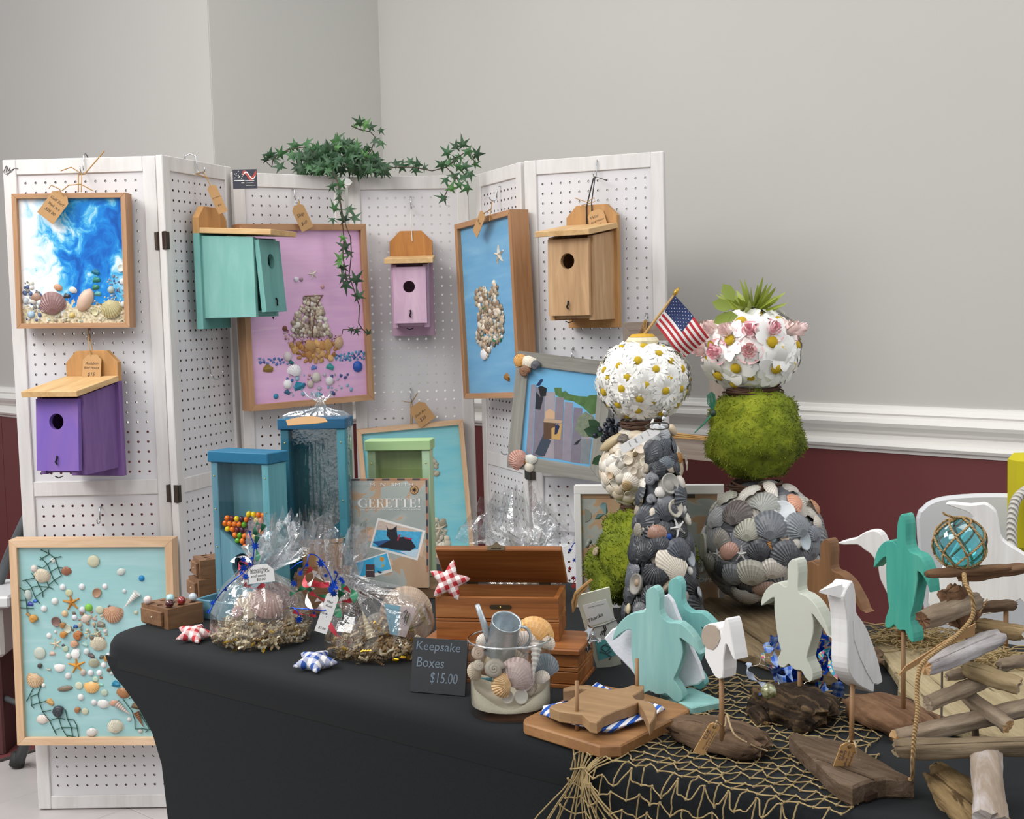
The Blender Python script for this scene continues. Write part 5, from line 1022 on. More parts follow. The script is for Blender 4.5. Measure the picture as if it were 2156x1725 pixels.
def stars(parent, L, z, ox, oy, s, me=None, wires=(), wm=None, dz=.008):
    for x, y, sz in L:
        zz = z+random.uniform(-dz, dz); p = atz(ox+x/s, oy+y/s, zz)
        put(parent, 'foil_star', me or FST, Matrix.Translation(p) @ Matrix.Rotation(random.uniform(-.5, .5), 4, 'Z') @ Matrix.Rotation(random.uniform(-.4, .4), 4, 'X') @ Matrix.Rotation(random.uniform(0, 3), 4, 'Y') @ sc3(sz/s*zz/2700), None, True)
    for l in wires:
        P = smooth([atz(ox+x/s, oy+y/s, z+random.uniform(-dz, dz)) for x, y in l], 4); MB().tube(P, .0009, 5).build('foil_wire', wm or BLUF, parent, world=True)
def crinkle(parent, n, rx, ry, z0, z1, col, cx=0, cy=0, seed=1, wd=.0028):
    rn = random.Random(seed); mb = MB()
    for _ in range(n):
        a = rn.uniform(0, 6.28); r_ = math.sqrt(rn.random()); x, y = cx+rx*r_*math.cos(a), cy+ry*r_*math.sin(a); z = z0+(z1-z0)*rn.random()*(1-.75*r_*r_)
        d = V((rn.uniform(-1, 1), rn.uniform(-1, 1), rn.uniform(-.5, .6))).normalized(); u_ = d.orthogonal().normalized(); w_ = d.cross(u_)*wd*.5; L = rn.uniform(.012, .028); m_ = rn.randint(7, 12); c = V((x, y, max(z, z0+.002)))
        mb.strip([c+d*(L*i/m_)+u_*(.0022*(-1)**i) for i in range(m_)], w_)
    mb.v = [V((p.x, p.y, max(p.z, .0015))) for p in mb.v]
    o = mb.build('crinkle_paper', col, parent, kind='stuff'); return o
def cello_bag(name, label, c, rows, seed, n=46, gloss=.17, ell=1.):
    # rows: (dx, dy, z, radius, pleat)
    rt = thing(name, label, 'gift bag', Matrix.Translation(c)); rn = random.Random(seed); vs = []; fs = []; ph = [rn.uniform(0, 6.28) for _ in range(4)]
    for k, (dx, dy, z, r_, pl) in enumerate(rows):
        for i in range(n):
            a = 2*math.pi*i/n; f = 1+pl*(.5*math.sin(9*a+ph[0]+k*.3)+.35*math.sin(14*a+ph[1]-k*.5)+.25*math.sin(5*a+ph[2]))+rn.uniform(-1, 1)*(.012+.12*pl)
            vs.append((dx+r_*f*math.cos(a), dy+r_*f*math.sin(a)*ell, max(.0008, z+(rn.uniform(-1, 1)*.05*pl if k else 0))))
    for k in range(len(rows)-1):
        for i in range(n): j = (i+1) % n; fs.append((k*n+i, k*n+j, k*n+n+j, k*n+n+i))
    fs.append(tuple(range(n-1, -1, -1)))
    MB().add(vs, fs).build('cellophane', film((.965, .97, .975), gloss, .07, 55), rt); return rt
CR1 = plain('d6c4a0', .7, 0, .25, 300); CR2 = plain('b89c74', .7, 0, .25, 300); CR3 = plain('ece2ca', .65, 0, .2, 300)
G3 = (280, 1100, 5.074); G4 = (600, 1100, 5.074)
def px_m(px, z): return px*z/2700
b1 = onh(552, 1348, TB); z1 = (b1-EYE).dot(_f)
bag = cello_bag('gift_bag', 'clear cellophane gift bag of shells tied with blue star garland, left of its twin', b1,
    [(0, 0, .001, .070, .02), (0, 0, .006, .081, .03), (0, 0, .025, .084, .03), (0, 0, .05, .080, .04), (-.002, 0, .075, .068, .06), (-.006, 0, .095, .050, .12), (-.004, 0, .112, .026, .25), (.0, 0, .120, .012, .35), (.008, 0, .130, .020, .45), (.026, .005, .147, .038, .5), (.040, .008, .163, .046, .55), (.050, .01, .180, .048, .6), (.056, .012, .192, .046, .6)], 11)
crinkle(bag, 420, .074, .074, .004, .060, CR1, seed=1); crinkle(bag, 220, .074, .074, .004, .058, CR3, seed=2); crinkle(bag, 130, .076, .076, .003, .05, GOLD, seed=3, wd=.0022); crinkle(bag, 200, .07, .07, .004, .05, CR2, seed=4)
for k, x, y, sz, c, rot, dz in (('scallop', 1490, 850, 420, '6a4a44', 20, -.02), ('clam', 1440, 880, 330, '9c7c70', 160, -.028), ('scallop', 1600, 900, 300, 'b49a84', 60, -.01), ('scallop', 1260, 890, 300, 'c8b69c', -8, -.02), ('cup', 1500, 1010, 330, 'b89878', 20, -.02), ('snail', 1120, 970, 150, 'b08c84', 30, -.03)):
    zz = z1+dz; p = atz(G3[0]+x/G3[2], G3[1]+y/G3[2], zz); put(bag, 'shell', SH[k], Matrix.Translation(p) @ Matrix.Rotation(R(-25), 4, 'X') @ flatM(0, 0, 0, sz/G3[2]*zz/2700, rot), jit(c), True)
zt = z1-.045
for P, m in (([(1180, 250), (1210, 330), (1250, 360), (1230, 300), (1215, 250)], WHT), ([(1060, 430), (1100, 375), (1190, 385), (1270, 440)], WHT), ([(1230, 640), (1110, 670), (1075, 740), (1100, 800), (1200, 790), (1225, 740)], WHT), ([(1150, 500), (1130, 430), (1200, 420), (1270, 460), (1290, 520)], RED), ([(1190, 660), (1290, 705), (1380, 680), (1400, 650)], RED), ([(1400, 20), (1360, 110), (1310, 115), (1305, 40), (1340, 10)], GRNR), ([(1330, 150), (1310, 260), (1335, 360), (1320, 420)], GRNR)):
    ribbon(bag, P, zt, m, .0042, .008, *G3)
stars(bag, [(1305, 255, 105), (1180, 400, 90), (1270, 385, 50), (1180, 490, 100), (1250, 450, 80), (1200, 580, 90), (1240, 600, 60), (850, 860, 75), (805, 955, 60), (990, 720, 50), (1245, 100, 50), (1160, 540, 60), (1300, 470, 70)], zt-.004, *G3, wires=([(1240, 470), (1150, 560), (1000, 690), (880, 840), (810, 970)], [(1270, 470), (1285, 380), (1290, 250), (1240, 110)]))
pl = (atz(G3[0]+1370/G3[2], G3[1]+550/G3[2], zt-.008), V((0, 1, 0)))
T3 = lambda x, y: onp(G3[0]+x/G3[2], G3[1]+y/G3[2], *pl)
tag_part(bag, T3(1355, 452), (T3(1507, 535)-T3(1232, 575))/2, T3(1380, 645)-T3(1355, 452), [('Natural Nest', .1, .32, .7), ('Building Kit', .1, .50, .75), ('and seeds', .1, .66, .6), ('$3.00', .3, .9, .35)], WHITEP)
b2 = onh(800, 1372, TB); z2 = (b2-EYE).dot(_f)
bag2 = cello_bag('gift_bag', 'clear cellophane gift bag with a scallop shell and price label, curled ribbons at its neck', b2,
    [(0, 0, .001, .072, .02), (0, 0, .006, .084, .03), (0, 0, .025, .087, .04), (.002, 0, .05, .085, .05), (.002, 0, .075, .072, .08), (-.016, 0, .093, .050, .16), (-.040, 0, .106, .026, .25), (-.056, 0, .113, .011, .35), (-.062, 0, .124, .018, .45), (-.062, .0, .145, .028, .5), (-.058, .0, .17, .034, .55), (-.052, .0, .19, .036, .6)], 12, gloss=.2)
crinkle(bag2, 380, .074, .074, .004, .055, CR2, seed=5); crinkle(bag2, 240, .074, .074, .004, .055, CR1, seed=6); crinkle(bag2, 130, .06, .06, .012, .062, CR3, .02, 0, seed=7); crinkle(bag2, 110, .076, .076, .003, .056, GOLD, .01, 0, seed=8, wd=.0022)
for k, x, y, sz, c, rot, dz in (('scallop', 1290, 920, 480, 'b09a84', 5, .0), ('cup', 1400, 1060, 420, '8a6c54', 20, -.01), ('cone', 880, 1100, 330, 'd8c8a4', 20, -.03), ('scallop', 1000, 1130, 330, '8c8478', 30, 0)):
    zz = z2+dz; p = atz(G4[0]+x/G4[2], G4[1]+y/G4[2], zz); put(bag2, 'shell', SH[k], Matrix.Translation(p) @ Matrix.Rotation(R(-25), 4, 'X') @ flatM(0, 0, 0, sz/G4[2]*zz/2700, rot), jit(c), True)
pl = (atz(G4[0]+1250/G4[2], G4[1]+1050/G4[2], z2-.055), V((0, 1, .1))); P = [onp(G4[0]+x/G4[2], G4[1]+y/G4[2], *pl) for x, y in ((1060, 870), (1405, 920), (1290, 1230), (1120, 1195))]
iv = WM[bag2.name].inverted(); Q = [iv @ p for p in P]; lb = MB(); lb.add(Q, [(0, 3, 2, 1)]); mid = [(Q[0]+Q[1])/2, (Q[3]+Q[2])/2]; e = V((0, -.0006, 0))
mb = MB(); mb.prism([(0, 0), (1, 0)], 0, 1) if False else None
mb = MB().add([Q[0], mid[0], mid[1], Q[3], Q[0]-e, mid[0]-e, mid[1]-e, Q[3]-e], [(0, 3, 2, 1), (4, 5, 6, 7), (0, 1, 5, 4), (1, 2, 6, 5), (2, 3, 7, 6), (3, 0, 4, 7)]); mb.k = 1
mb.add([mid[0], Q[1], Q[2], mid[1], mid[0]-e, Q[1]-e, Q[2]-e, mid[1]-e], [(0, 3, 2, 1), (4, 5, 6, 7), (0, 1, 5, 4), (1, 2, 6, 5), (2, 3, 7, 6), (3, 0, 4, 7)]); cd_ = mb.build('printed_label', [plain('8fc0d4', .4), plain('d8cccc', .5)], bag2)
for l in ([(1300, 930), (1240, 990), (1260, 1030), (1310, 1010)], [(1310, 950), (1270, 1030)], [(1290, 1010), (1270, 1090)], [(1330, 970), (1290, 1090)]): MB().tube([iv @ (onp(G4[0]+x/G4[2], G4[1]+y/G4[2], *pl)-_f*.001) for x, y in l], .0005, 4).build('drawing', BLACK, cd_)
zt = z2-.060
for P, m, h_ in (([(290, 490), (220, 560), (210, 650), (250, 690), (360, 670), (480, 680)], RED, .0045), ([(300, 640), (390, 650), (470, 660)], RED, .0035), ([(320, 520), (305, 600), (250, 680)], WHT, .0042), ([(340, 560), (400, 620), (480, 650)], WHT, .0035), ([(300, 690), (240, 760), (240, 850), (300, 930), (380, 910), (400, 850), (330, 830)], WHT, .0045), ([(270, 750), (350, 800), (440, 840)], RED, .004), ([(250, 700), (330, 770), (440, 800)], GRNR, .0042), ([(50, 770), (110, 750), (190, 700), (240, 690)], GRNR, .0042), ([(600, 700), (690, 700), (735, 770), (740, 860)], GRNR, .0062), ([(610, 740), (570, 830), (560, 950), (600, 1010)], GRNR, .0062), ([(640, 690), (700, 760), (710, 830), (600, 850), (510, 880), (465, 960), (475, 1080), (560, 1210), (700, 1290)], RED, .0038), ([(90, 950), (200, 990), (330, 995)], RED, .0036)):
    ribbon(bag2, P, zt, m, h_, .010, *G4)
stars(bag2, [(385, 440, 115), (510, 680, 110), (530, 650, 80), (520, 760, 100), (500, 790, 70), (480, 990, 105), (600, 610, 90), (95, 655, 95), (150, 1040, 105), (165, 545, 75), (435, 570, 55), (540, 535, 55), (235, 460, 55), (430, 940, 60), (310, 970, 50), (490, 720, 90), (620, 640, 60), (550, 700, 60)], zt-.006, *G4, wires=([(60, 915), (200, 925), (400, 940), (470, 930)], [(150, 1000), (130, 950), (90, 910)], [(540, 700), (480, 560), (430, 470), (340, 360), (260, 350), (230, 440), (180, 520), (170, 560)], [(520, 650), (560, 560), (540, 540)], [(60, 500), (140, 440), (190, 420)]))
pl = (atz(G4[0]+450/G4[2], G4[1]+980/G4[2], zt-.008), V((0, 1, 0))); T4 = lambda x, y: onp(G4[0]+x/G4[2], G4[1]+y/G4[2], *pl)
tag_part(bag2, T4(520, 760), (T4(560, 890)-T4(430, 855))/2*1.0, T4(378, 1178)-T4(520, 760), [('Mail', .2, .25, .5), ('Build', .2, .35, .55), ('Terr', .0, .55, .5), ('$3.00', .2, .92, .6)], WHITEP)
b3 = onh(1105, 1266, TB); z3 = (b3-EYE).dot(_f)
bag3 = cello_bag('gift_bag', 'clear cellophane gift bag behind the open keepsake box, only its flared top showing', b3,
    [(0, 0, .001, .06, .02), (0, 0, .01, .07, .04), (0, 0, .04, .068, .05), (0, 0, .065, .05, .1), (0, 0, .082, .02, .3), (0, 0, .09, .012, .4), (-.002, 0, .105, .045, .4), (-.004, 0, .125, .075, .4), (-.006, 0, .14, .085, .45), (-.010, 0, .158, .062, .7), (-.012, 0, .185, .045, .8)], 13, gloss=.22)
zt = z3-.05
stars(bag3, [(135, 790, 80), (205, 925, 90), (250, 935, 45), (205, 690, 30), (300, 985, 40)], zt, 1180, 1040, 6.636, wires=([(135, 790), (205, 680), (250, 830), (290, 950), (310, 1080), (320, 1150), (200, 1170)], [(205, 850), (240, 1000)]))
stars(bag3, [(130, 1045, 75), (180, 1180, 80), (185, 1290, 90), (275, 1235, 40), (455, 1340, 70)], zt, 1180, 1040, 6.636, FSTR, wires=([(150, 1180), (220, 1200), (180, 1250), (310, 1245)], [(370, 1250), (460, 1340)]), wm=REDF)
mb = MB(); crinkle(bag3, 120, .055, .055, .004, .04, CR1, seed=9)
sv = thing('silver_star_garland', 'cluster of silver foil stars on wires beside the closed keepsake box', 'garland', Matrix.Translation(onh(1245, 1400, TB)))
stars(sv, [(250, 1350, 90), (290, 1375, 60), (250, 1400, 70), (330, 1430, 60), (235, 1500, 90), (205, 1495, 60), (290, 1420, 70), (275, 1330, 50), (250, 1440, 60)], 1.86, 1180, 1000, 4.106, FSTS, wires=([(230, 1520), (240, 1460), (260, 1400), (290, 1380)], [(250, 1440), (330, 1430)], [(205, 1500), (240, 1440), (270, 1340)]), wm=SILV)
# ------------------------------------------------------------------ topiaries
TWIG = plain('4a3020', .8, 0, .3, 60); MOSSC = {}
def mossmat(a, b, nm):
    t = NT(nm); nz = t.noise(t.coord(), 40, 5); n2 = t.noise(t.coord((1, 1, 1), (3, 3, 3)), 8, 2)
    t.pr(Roughness=.95, Base_Color=t.ramp(t.math('MULTIPLY_ADD', nz, .6, t.math('MULTIPLY', n2, .45)), [(.3, a), (.55, b), (.75, '9aa028')])); return t.m
MOSS = mossmat('3a480c', '727e14', 'reindeer_moss')
def moss_ball(parent, c, r, seed, mat_=MOSS, sq=1.):
    rn = random.Random(seed); lobes = [(V((rn.gauss(0, 1), rn.gauss(0, 1), rn.gauss(0, 1))).normalized(), rn.uniform(.28, .5)) for _ in range(44)]
    def f(p):
        h = 0
        for d, w_ in lobes: h = max(h, 1-(p-d).length/w_)
        return .80+.21*math.sqrt(max(0, h))
    C_ = Matrix.Translation(c) @ sc3(1, 1, sq); mb = MB().ico(r, C_, 40, 24, f)
    for _ in range(9000):
        d = V((rn.gauss(0, 1), rn.gauss(0, 1), rn.gauss(0, 1))).normalized()
        if d.y > .55: continue
        p = d*(r*f(d)); u_ = V((rn.uniform(-1, 1), rn.uniform(-1, 1), rn.uniform(-1, 1))); L = r*rn.uniform(.018, .042); q = [p-d*L*.2]
        for k in range(3): q.append(q[-1]+(d*.35+u_*.7+V((rn.uniform(-1, 1), rn.uniform(-1, 1), rn.uniform(-1, 1)))*.6)*L*.55)
        w_ = d.cross(u_).normalized()*r*.007; mb.strip(q, w_, C_)
    return mb.build('moss_ball', mat_, parent, True, world=True, kind='stuff')
def wreath(parent, c, r, th, seed, n=9, name='twig_ring'):
    rn = random.Random(seed); mb = MB()
    for k in range(n):
        ph = rn.uniform(0, 6.28); P = []; dz = rn.uniform(-th, th); dr = rn.uniform(-th, th)
        for i in range(28):
            a = 2*math.pi*i/28; P.append(V(c)+V(((r+dr+.3*th*math.sin(3*a+ph))*math.cos(a), (r+dr+.3*th*math.sin(3*a+ph))*math.sin(a), dz+.4*th*math.sin(2*a+ph))))
        mb.tube(P, rn.uniform(.0014, .0024), 5, closed=True)
    return mb.build(name, TWIG, parent, world=True, kind='stuff')
def fib(n, jit_=0., seed=0):
    rn = random.Random(seed); o = []
    for i in range(n):
        z = 1-2*(i+.5)/n; a = i*2.399963; d = V((math.sqrt(1-z*z)*math.cos(a), math.sqrt(1-z*z)*math.sin(a), z))+V((rn.gauss(0, jit_), rn.gauss(0, jit_), rn.gauss(0, jit_))); o.append(d.normalized())
    return o
def outM(p, d, size, spin, ax=1.):
    d = V(d).normalized(); up = V((0, 0, 1))-d*d.z; up = up.normalized() if up.length > 1e-3 else V((1, 0, 0)); M = fr(p, up.cross(d), d); 
    return M @ Matrix.Rotation(spin, 4, 'Z') @ sc3(size, size*ax, size)
# daisy meshes
def _petals(n, L, w_, seed, layers=2, droop=.25):
    rn = random.Random(seed); mb = MB()
    for ly in range(layers):
        for i in range(n):
            a = 2*math.pi*(i+.5*ly)/n+rn.uniform(-.08, .08); Li = L*rn.uniform(.85, 1.08)*(1-.12*ly); z0 = .02+.03*ly; dr = droop*rn.uniform(.3, 1.3)-.12*ly
            c, s = math.cos(a), math.sin(a); pts = []
            for t, wd in ((.1, .35), (.45, 1.), (.8, .9), (1., .25)):
                x = t*Li; z = z0+.08*math.sin(t*2.5)-dr*t*t*.4; pts.append((x, wd*w_*.5, z))
            vs = []
            for x, h, z in pts: vs += [(x*c-h*s, x*s+h*c, z), (x*c+h*s, x*s-h*c, z)]
            mb.add(vs, [(2*k, 2*k+1, 2*k+3, 2*k+2) for k in range(3)])
    return mb
PETW = plain('f2f1ec', .6); PETM = objcol(.6, .08); YELC = plain('c8a818', .8, 0, .35, 300, .5)
DAISY = [_petals(17, .5, .125, s, 2, .12).mesh('daisy', PETW, True) for s in (1, 2, 3)]; DAIB = [_petals(9, .5, .26, s, 2).mesh('daisy', PETW, True) for s in (4, 5)]
DCEN = MB().ico(.118, tr(0, 0, .12) @ sc3(1, 1, .55), 12, 7).mesh('daisy_center', YELC, True)
def _rose():
    mb = MB()
    for ly, (r_, z, n, tl) in enumerate(((.5, .0, 6, .15), (.38, .1, 5, .28), (.26, .18, 4, .36), (.15, .24, 3, .4))):
        for i in range(n):
            a = 2*math.pi*i/n+ly*.6; vs = []
            for t in (0, .5, 1):
                for s in (-1, 0, 1):
                    b = a+s*math.pi/n*1.1*(.6+.4*t if t < 1 else .75); rr = r_*(.35+.65*t)*(1-.25*(ly > 0)*t); vs.append((rr*math.cos(b), rr*math.sin(b), z+tl*t*t+.05*abs(s)*t))
            mb.add(vs, [(3*k+j, 3*k+j+1, 3*k+4+j, 3*k+3+j) for k in range(2) for j in range(2)])
    return mb.mesh('rose', PETM, True)
ROSE = _rose()
def daisy_ball(parent, c, r, n, sz, seed, meshes, sq=.92, skip=None):
    rn = random.Random(seed); MB().ico(r*.86, Matrix.Translation(c) @ sc3(1, 1, sq), 24, 14).build('foam_core', plain('c8ccb0', .9), parent, True, world=True)
    for d in fib(n, .05, seed):
        if skip and skip(d): continue
        p = V(c)+V((d.x, d.y, d.z*sq))*r*.90; S = sz*rn.uniform(.85, 1.15); dd = (d+V((rn.gauss(0, .1), rn.gauss(0, .1), rn.gauss(0, .1)-.02))).normalized()
        f = put(parent, 'daisy', rn.choice(meshes), outM(p, dd, S, rn.uniform(0, 6)), None, True); o = bpy.data.objects.new('daisy_center', DCEN); COL.objects.link(o); o.parent = f
SCOL = ['8a8c90', '787c82', 'a8a8a2', 'b8b2a8', '585a60', 'c4c0b4', '84868c', 'a09a92', '66686e', 'b0b0b0']
z1 = 2.17; c_d = atz(1354, 803, z1); c_w = atz(1350, 985, z1); c_m = atz(1350, 1183, z1)
R1 = px_m(97, z1); base = onh(1350, 1300, TB); base.z = TB
tp = thing('topiary', 'stacked ball topiary with an all-daisy top ball over white shells and moss', 'topiary', Matrix.Translation((c_m.x, c_m.y, TB)), 'stacked ball topiaries')
daisy_ball(tp, c_d, px_m(96, z1), 74, .056, 1, DAISY, .86)
MB().lathe([(0, 0), (.026, 0), (.028, .006), (.024, .012), (0, .012)], 18, Matrix.Translation(c_d+V((0, 0, px_m(78, z1))))).build('top_cap', plain('d8cfae', .6), tp, world=True)
MB().lathe([(0, .0125), (.022, .0125), (.018, .017), (0, .018)], 18, Matrix.Translation(c_d+V((0, 0, px_m(78, z1))))).build('top_cap_center', plain('c89a20', .7), tp, world=True)
wreath(tp, atz(1352, 893, z1), px_m(42, z1), .006, 2); wreath(tp, atz(1352, 1068, z1), px_m(40, z1), .005, 3)
RW = px_m(86, z1); MB().ico(RW*.93, Matrix.Translation(c_w), 24, 14).build('shell_core', plain('d0c2a8', .9), tp, True, world=True)
rn = random.Random(31); nf = 190
for d in fib(nf, .03, 4):
    if d.y > .45: continue
    k = rn.choice(['pebble', 'pebble', 'clam', 'clam', 'cup', 'pebble']); put(tp, 'shell', SH[k], outM(c_w+d*RW*.93, d, .0205*rn.uniform(.8, 1.3), rn.uniform(0, 6), rn.uniform(1, 1.3)), jit(rn.choice(['eae2d2', 'e4d8c2', 'eee8dc', 'dccbb0', 'e8dcc8']), .08), True)
def onball(c, r, px, py):
    d = ray(px, py); oc = EYE-c; a = d.dot(d); b = 2*d.dot(oc); q = oc.dot(oc)-r*r; D = b*b-4*a*q
    if D < 0: p = EYE+d*(-b/2/a); return p, (p-c).normalized()
    p = EYE+d*((-b-math.sqrt(D))/2/a); return p, (p-c).normalized()
def addball(par, c, r, L, ox, oy, s, z):
    for it in L:
        k, x, y, sz, col = it[:5]; rot = it[5] if len(it) > 5 else rn.uniform(0, 360); ax = it[6] if len(it) > 6 else 1.
        p, n = onball(c, r, ox+x/s, oy+y/s); put(par, NAMES[k], SH[k], outM(p-n*.001, n, sz/s*z/2700, R(rot), ax), jit(col, .06), True)
addball(tp, c_w, RW*1.07, [('snail', 510, 1120, 130, '6a6258'), ('pebble', 390, 1140, 130, 'c8b48c', -45, 2.2), ('star', 470, 1290, 170, 'ece8e0', 10), ('cup', 670, 1205, 100, 'e8d8c8'), ('snail', 625, 1255, 60, '6c5a30'), ('cup', 720, 1335, 100, 'e6dcc4'), ('cup', 560, 1315, 90, 'e2d6c0'), ('snail', 545, 1550, 115, 'b09468'), ('cup', 385, 1460, 70, 'dcc09c'), ('cup', 610, 1415, 75, 'dcd0bc'), ('scallop', 1045, 1290, 110, 'a87434', 20), ('star', 1110, 1330, 170, 'ddd4c4', 30)], 1200, 680, 4.54, z1)
moss_ball(tp, c_m, px_m(122, z1), 5)
for x, y, c in ((1242, 1147, '7c8078'), (1258, 1163, 'a89878')): p, n = onball(c_m, px_m(116, z1), x, y); put(tp, 'bead', SH['snail'], outM(p, n, .018, 1.), lin(c), True)
LEAFD = plain('284a2c', .5); LF = MB().add([(0, 0, 0), (.3, .35, .06), (.28, .75, .02), (0, 1.05, -.05), (-.28, .75, .02), (-.3, .35, .06), (0, .5, -.02)], [(0, 1, 6), (1, 2, 6), (2, 3, 6), (3, 4, 6), (4, 5, 6), (5, 0, 6)]).mesh('leaf', LEAFD, True)
bb = thing('berry_sprig', 'dark blue berry cluster with green leaves beside the white shell ball', 'sprig', Matrix.Translation(atz(1290, 905, z1+.02)))
rn = random.Random(2); bme = MB().ico(.0045, I4, 8, 6).mesh('berry', plain('1e2432', .4), True)
for _ in range(46): put(bb, 'berry', bme, Matrix.Translation(atz(1288+rn.gauss(0, 11), 905+rn.gauss(0, 10), z1+.02+rn.gauss(0, .008))), None, True)
for x, y, a, s in ((1272, 915, 75, .034), (1275, 960, 120, .026), (1265, 905, 50, .026)): put(bb, 'leaf', LF, Matrix.Translation(atz(x, y, z1+.02)) @ Matrix.Rotation(R(90), 4, 'X') @ Matrix.Rotation(R(a), 4, 'Z') @ sc3(s), None, True)
MB().tube([atz(1288, 900, z1+.02), atz(1292, 870, z1+.02)], .0012, 5).build('stem', STEM, bb, world=True)
bf = thing('butterfly', 'small sheer blue-grey butterfly ornament on the left moss ball', 'ornament', Matrix.Translation(atz(1272, 1080, z1-.03)))
for P in ([(1275, 1085), (1262, 1066), (1268, 1058), (1277, 1060), (1280, 1078)], [(1274, 1082), (1258, 1082), (1252, 1094), (1262, 1094)]):
    q = [atz(x, y, z1-.03+.004*i) for i, (x, y) in enumerate(P)]; q2 = [p-_f*.0005 for p in q]; m_ = len(q); MB().add(q+q2, [tuple(range(m_)), tuple(range(2*m_-1, m_-1, -1))]+[(i, m_+i, m_+(i+1) % m_, (i+1) % m_) for i in range(m_)]).build('wing', plain('6c8a8c', .4), bf, world=True)
# ---- flag
zf_ = z1-.01; fo = thing('flag', 'small American flag on a stick stuck into the daisy topiary', 'flag', Matrix.Translation(atz(1345, 716, zf_)))
MB().tube([atz(1340, 726, zf_), atz(1421, 620, zf_)], .0022, 8).build('flag_stick', plain('b08c50', .5), fo, world=True); MB().tube([atz(1419, 622, zf_), atz(1424, 614, zf_), atz(1430, 606, zf_)], [.003, .004, .0015], 8).build('finial', plain('b8923c', .35, .6), fo, True, world=True)
hA, hB, fA, fB = (1421, 622), (1380, 684), (1493, 706), (1441, 757)
def fp(s, t, off=0.):
    x = (hA[0]*(1-s)+hB[0]*s)*(1-t)+(fA[0]*(1-s)+fB[0]*s)*t; y = (hA[1]*(1-s)+hB[1]*s)*(1-t)+(fA[1]*(1-s)+fB[1]*s)*t
    return atz(x, y-5*math.sin(t*5+s*2)*t, zf_+.012*math.sin(t*6+s*2)*t-.003-off)
mb = MB(); NS, NTT = 13, 20
for i in range(NS):
    for j in range(NTT):
        mb.k = 2 if (i < 7 and j < 11) else (0 if i % 2 == 0 else 1); s0, s1, t0, t1 = i/NS, (i+1)/NS, j/NTT, (j+1)/NTT; mb.add([fp(s0, t0), fp(s1, t0), fp(s1, t1), fp(s0, t1)], [(0, 1, 2, 3)])
fc = mb.build('flag_cloth', [plain('a8242e', .8), plain('dcd8d4', .8), plain('22305c', .8)], fo, world=True)
for a in range(9):
    for b in range(6 if a % 2 == 0 else 5):
        s = (7/13)*(a+.5+.2)/9.4; t = .55*(b+.5+(.5 if a % 2 else 0))/6; c = fp(s, t, .0006); ex = (fp(s, t+.011, .0006)-c); ey = (fp(s+.014, t, .0006)-c)
        MB().add([c+(ex*math.cos(R(36*k))+ey*math.sin(R(36*k)))*(1 if k % 2 == 0 else .5) for k in range(10)], [tuple(range(10))]).build('star', WHITEP, fc, world=True)
# ---- shell cone
zc = 2.03; ap, bt = atz(1393, 880, zc), atz(1396, 1320, zc); cb = V((bt.x, bt.y, TB)); apx = V((ap.x, ap.y, ap.z)); Hc = apx.z-TB; rbase = px_m(80, zc)
co = thing('shell_cone', 'tall cone tree covered in grey and black seashells in front of the daisy topiary', 'shell tree', Matrix.Translation(cb))
def crad(h): return rbase*(1-h)**.85*.92+.010
MB().lathe([(crad(k/12)*.9, Hc*.97*k/12) for k in range(13)], 20).build('cone_core', plain('4a4c50', .9, 0, .3, 80), co, True)
rn = random.Random(9); h = .05
while h < .985:
    r_ = crad(h); S = (.036 if h < .75 else .028 if h < .9 else .017); n = max(4, int(2*math.pi*r_/(S*.78)))
    for i in range(n):
        a = 2*math.pi*(i+rn.uniform(-.2, .2))/n+h*17
        if math.sin(a) > .55: continue
        d = V((math.cos(a), math.sin(a), .28)).normalized(); p = cb+V((r_*math.cos(a), r_*math.sin(a), Hc*h+rn.uniform(-.008, .008)))-d*.003
        big = rn.random(); k = 'scallop' if big < .62 else rn.choice(['clam', 'cup', 'pebble', 'snail']); c = rn.choice(['30343b', '3c4048', '24272d', '585e66', '4a4e56']) if k == 'scallop' else rn.choice(['c8c0b0', 'dcd6cc', '9c9890', 'b0a494', '7c7e84'])
        if h > .9: c = rn.choice(['dcdad4', 'c8ccd0', 'b0b4b8'])
        put(co, 'shell', SH[k], outM(p, d, S*(rn.uniform(.95, 1.25) if k == 'scallop' else rn.uniform(.55, .85)), rn.uniform(-1., 1.)+(3.14 if rn.random() < .3 else 0)), jit(c), True)
    h += S*.62/Hc
def oncone(L, ox, oy, s):
    for it in L:
        k, x, y, sz, col = it[:5]; rot = it[5] if len(it) > 5 else 0; px_, py_ = ox+x/s, oy+y/s; q = atz(px_, py_, zc); hh = max(0, min(.98, (q.z-TB)/Hc)); r_ = crad(hh); dx = max(-.95, min(.95, (q.x-cb.x-(EYE.x)*0)/r_)); dd = V((dx, -math.sqrt(1-dx*dx), .25)).normalized()
        p = V((q.x, q.y-r_*math.sqrt(1-dx*dx)-.020, q.z)); put(co, NAMES[k], SH[k], outM(p, dd, sz/s*zc/2700, R(rot), it[6] if len(it) > 6 else 1.), jit(col, .05), True)
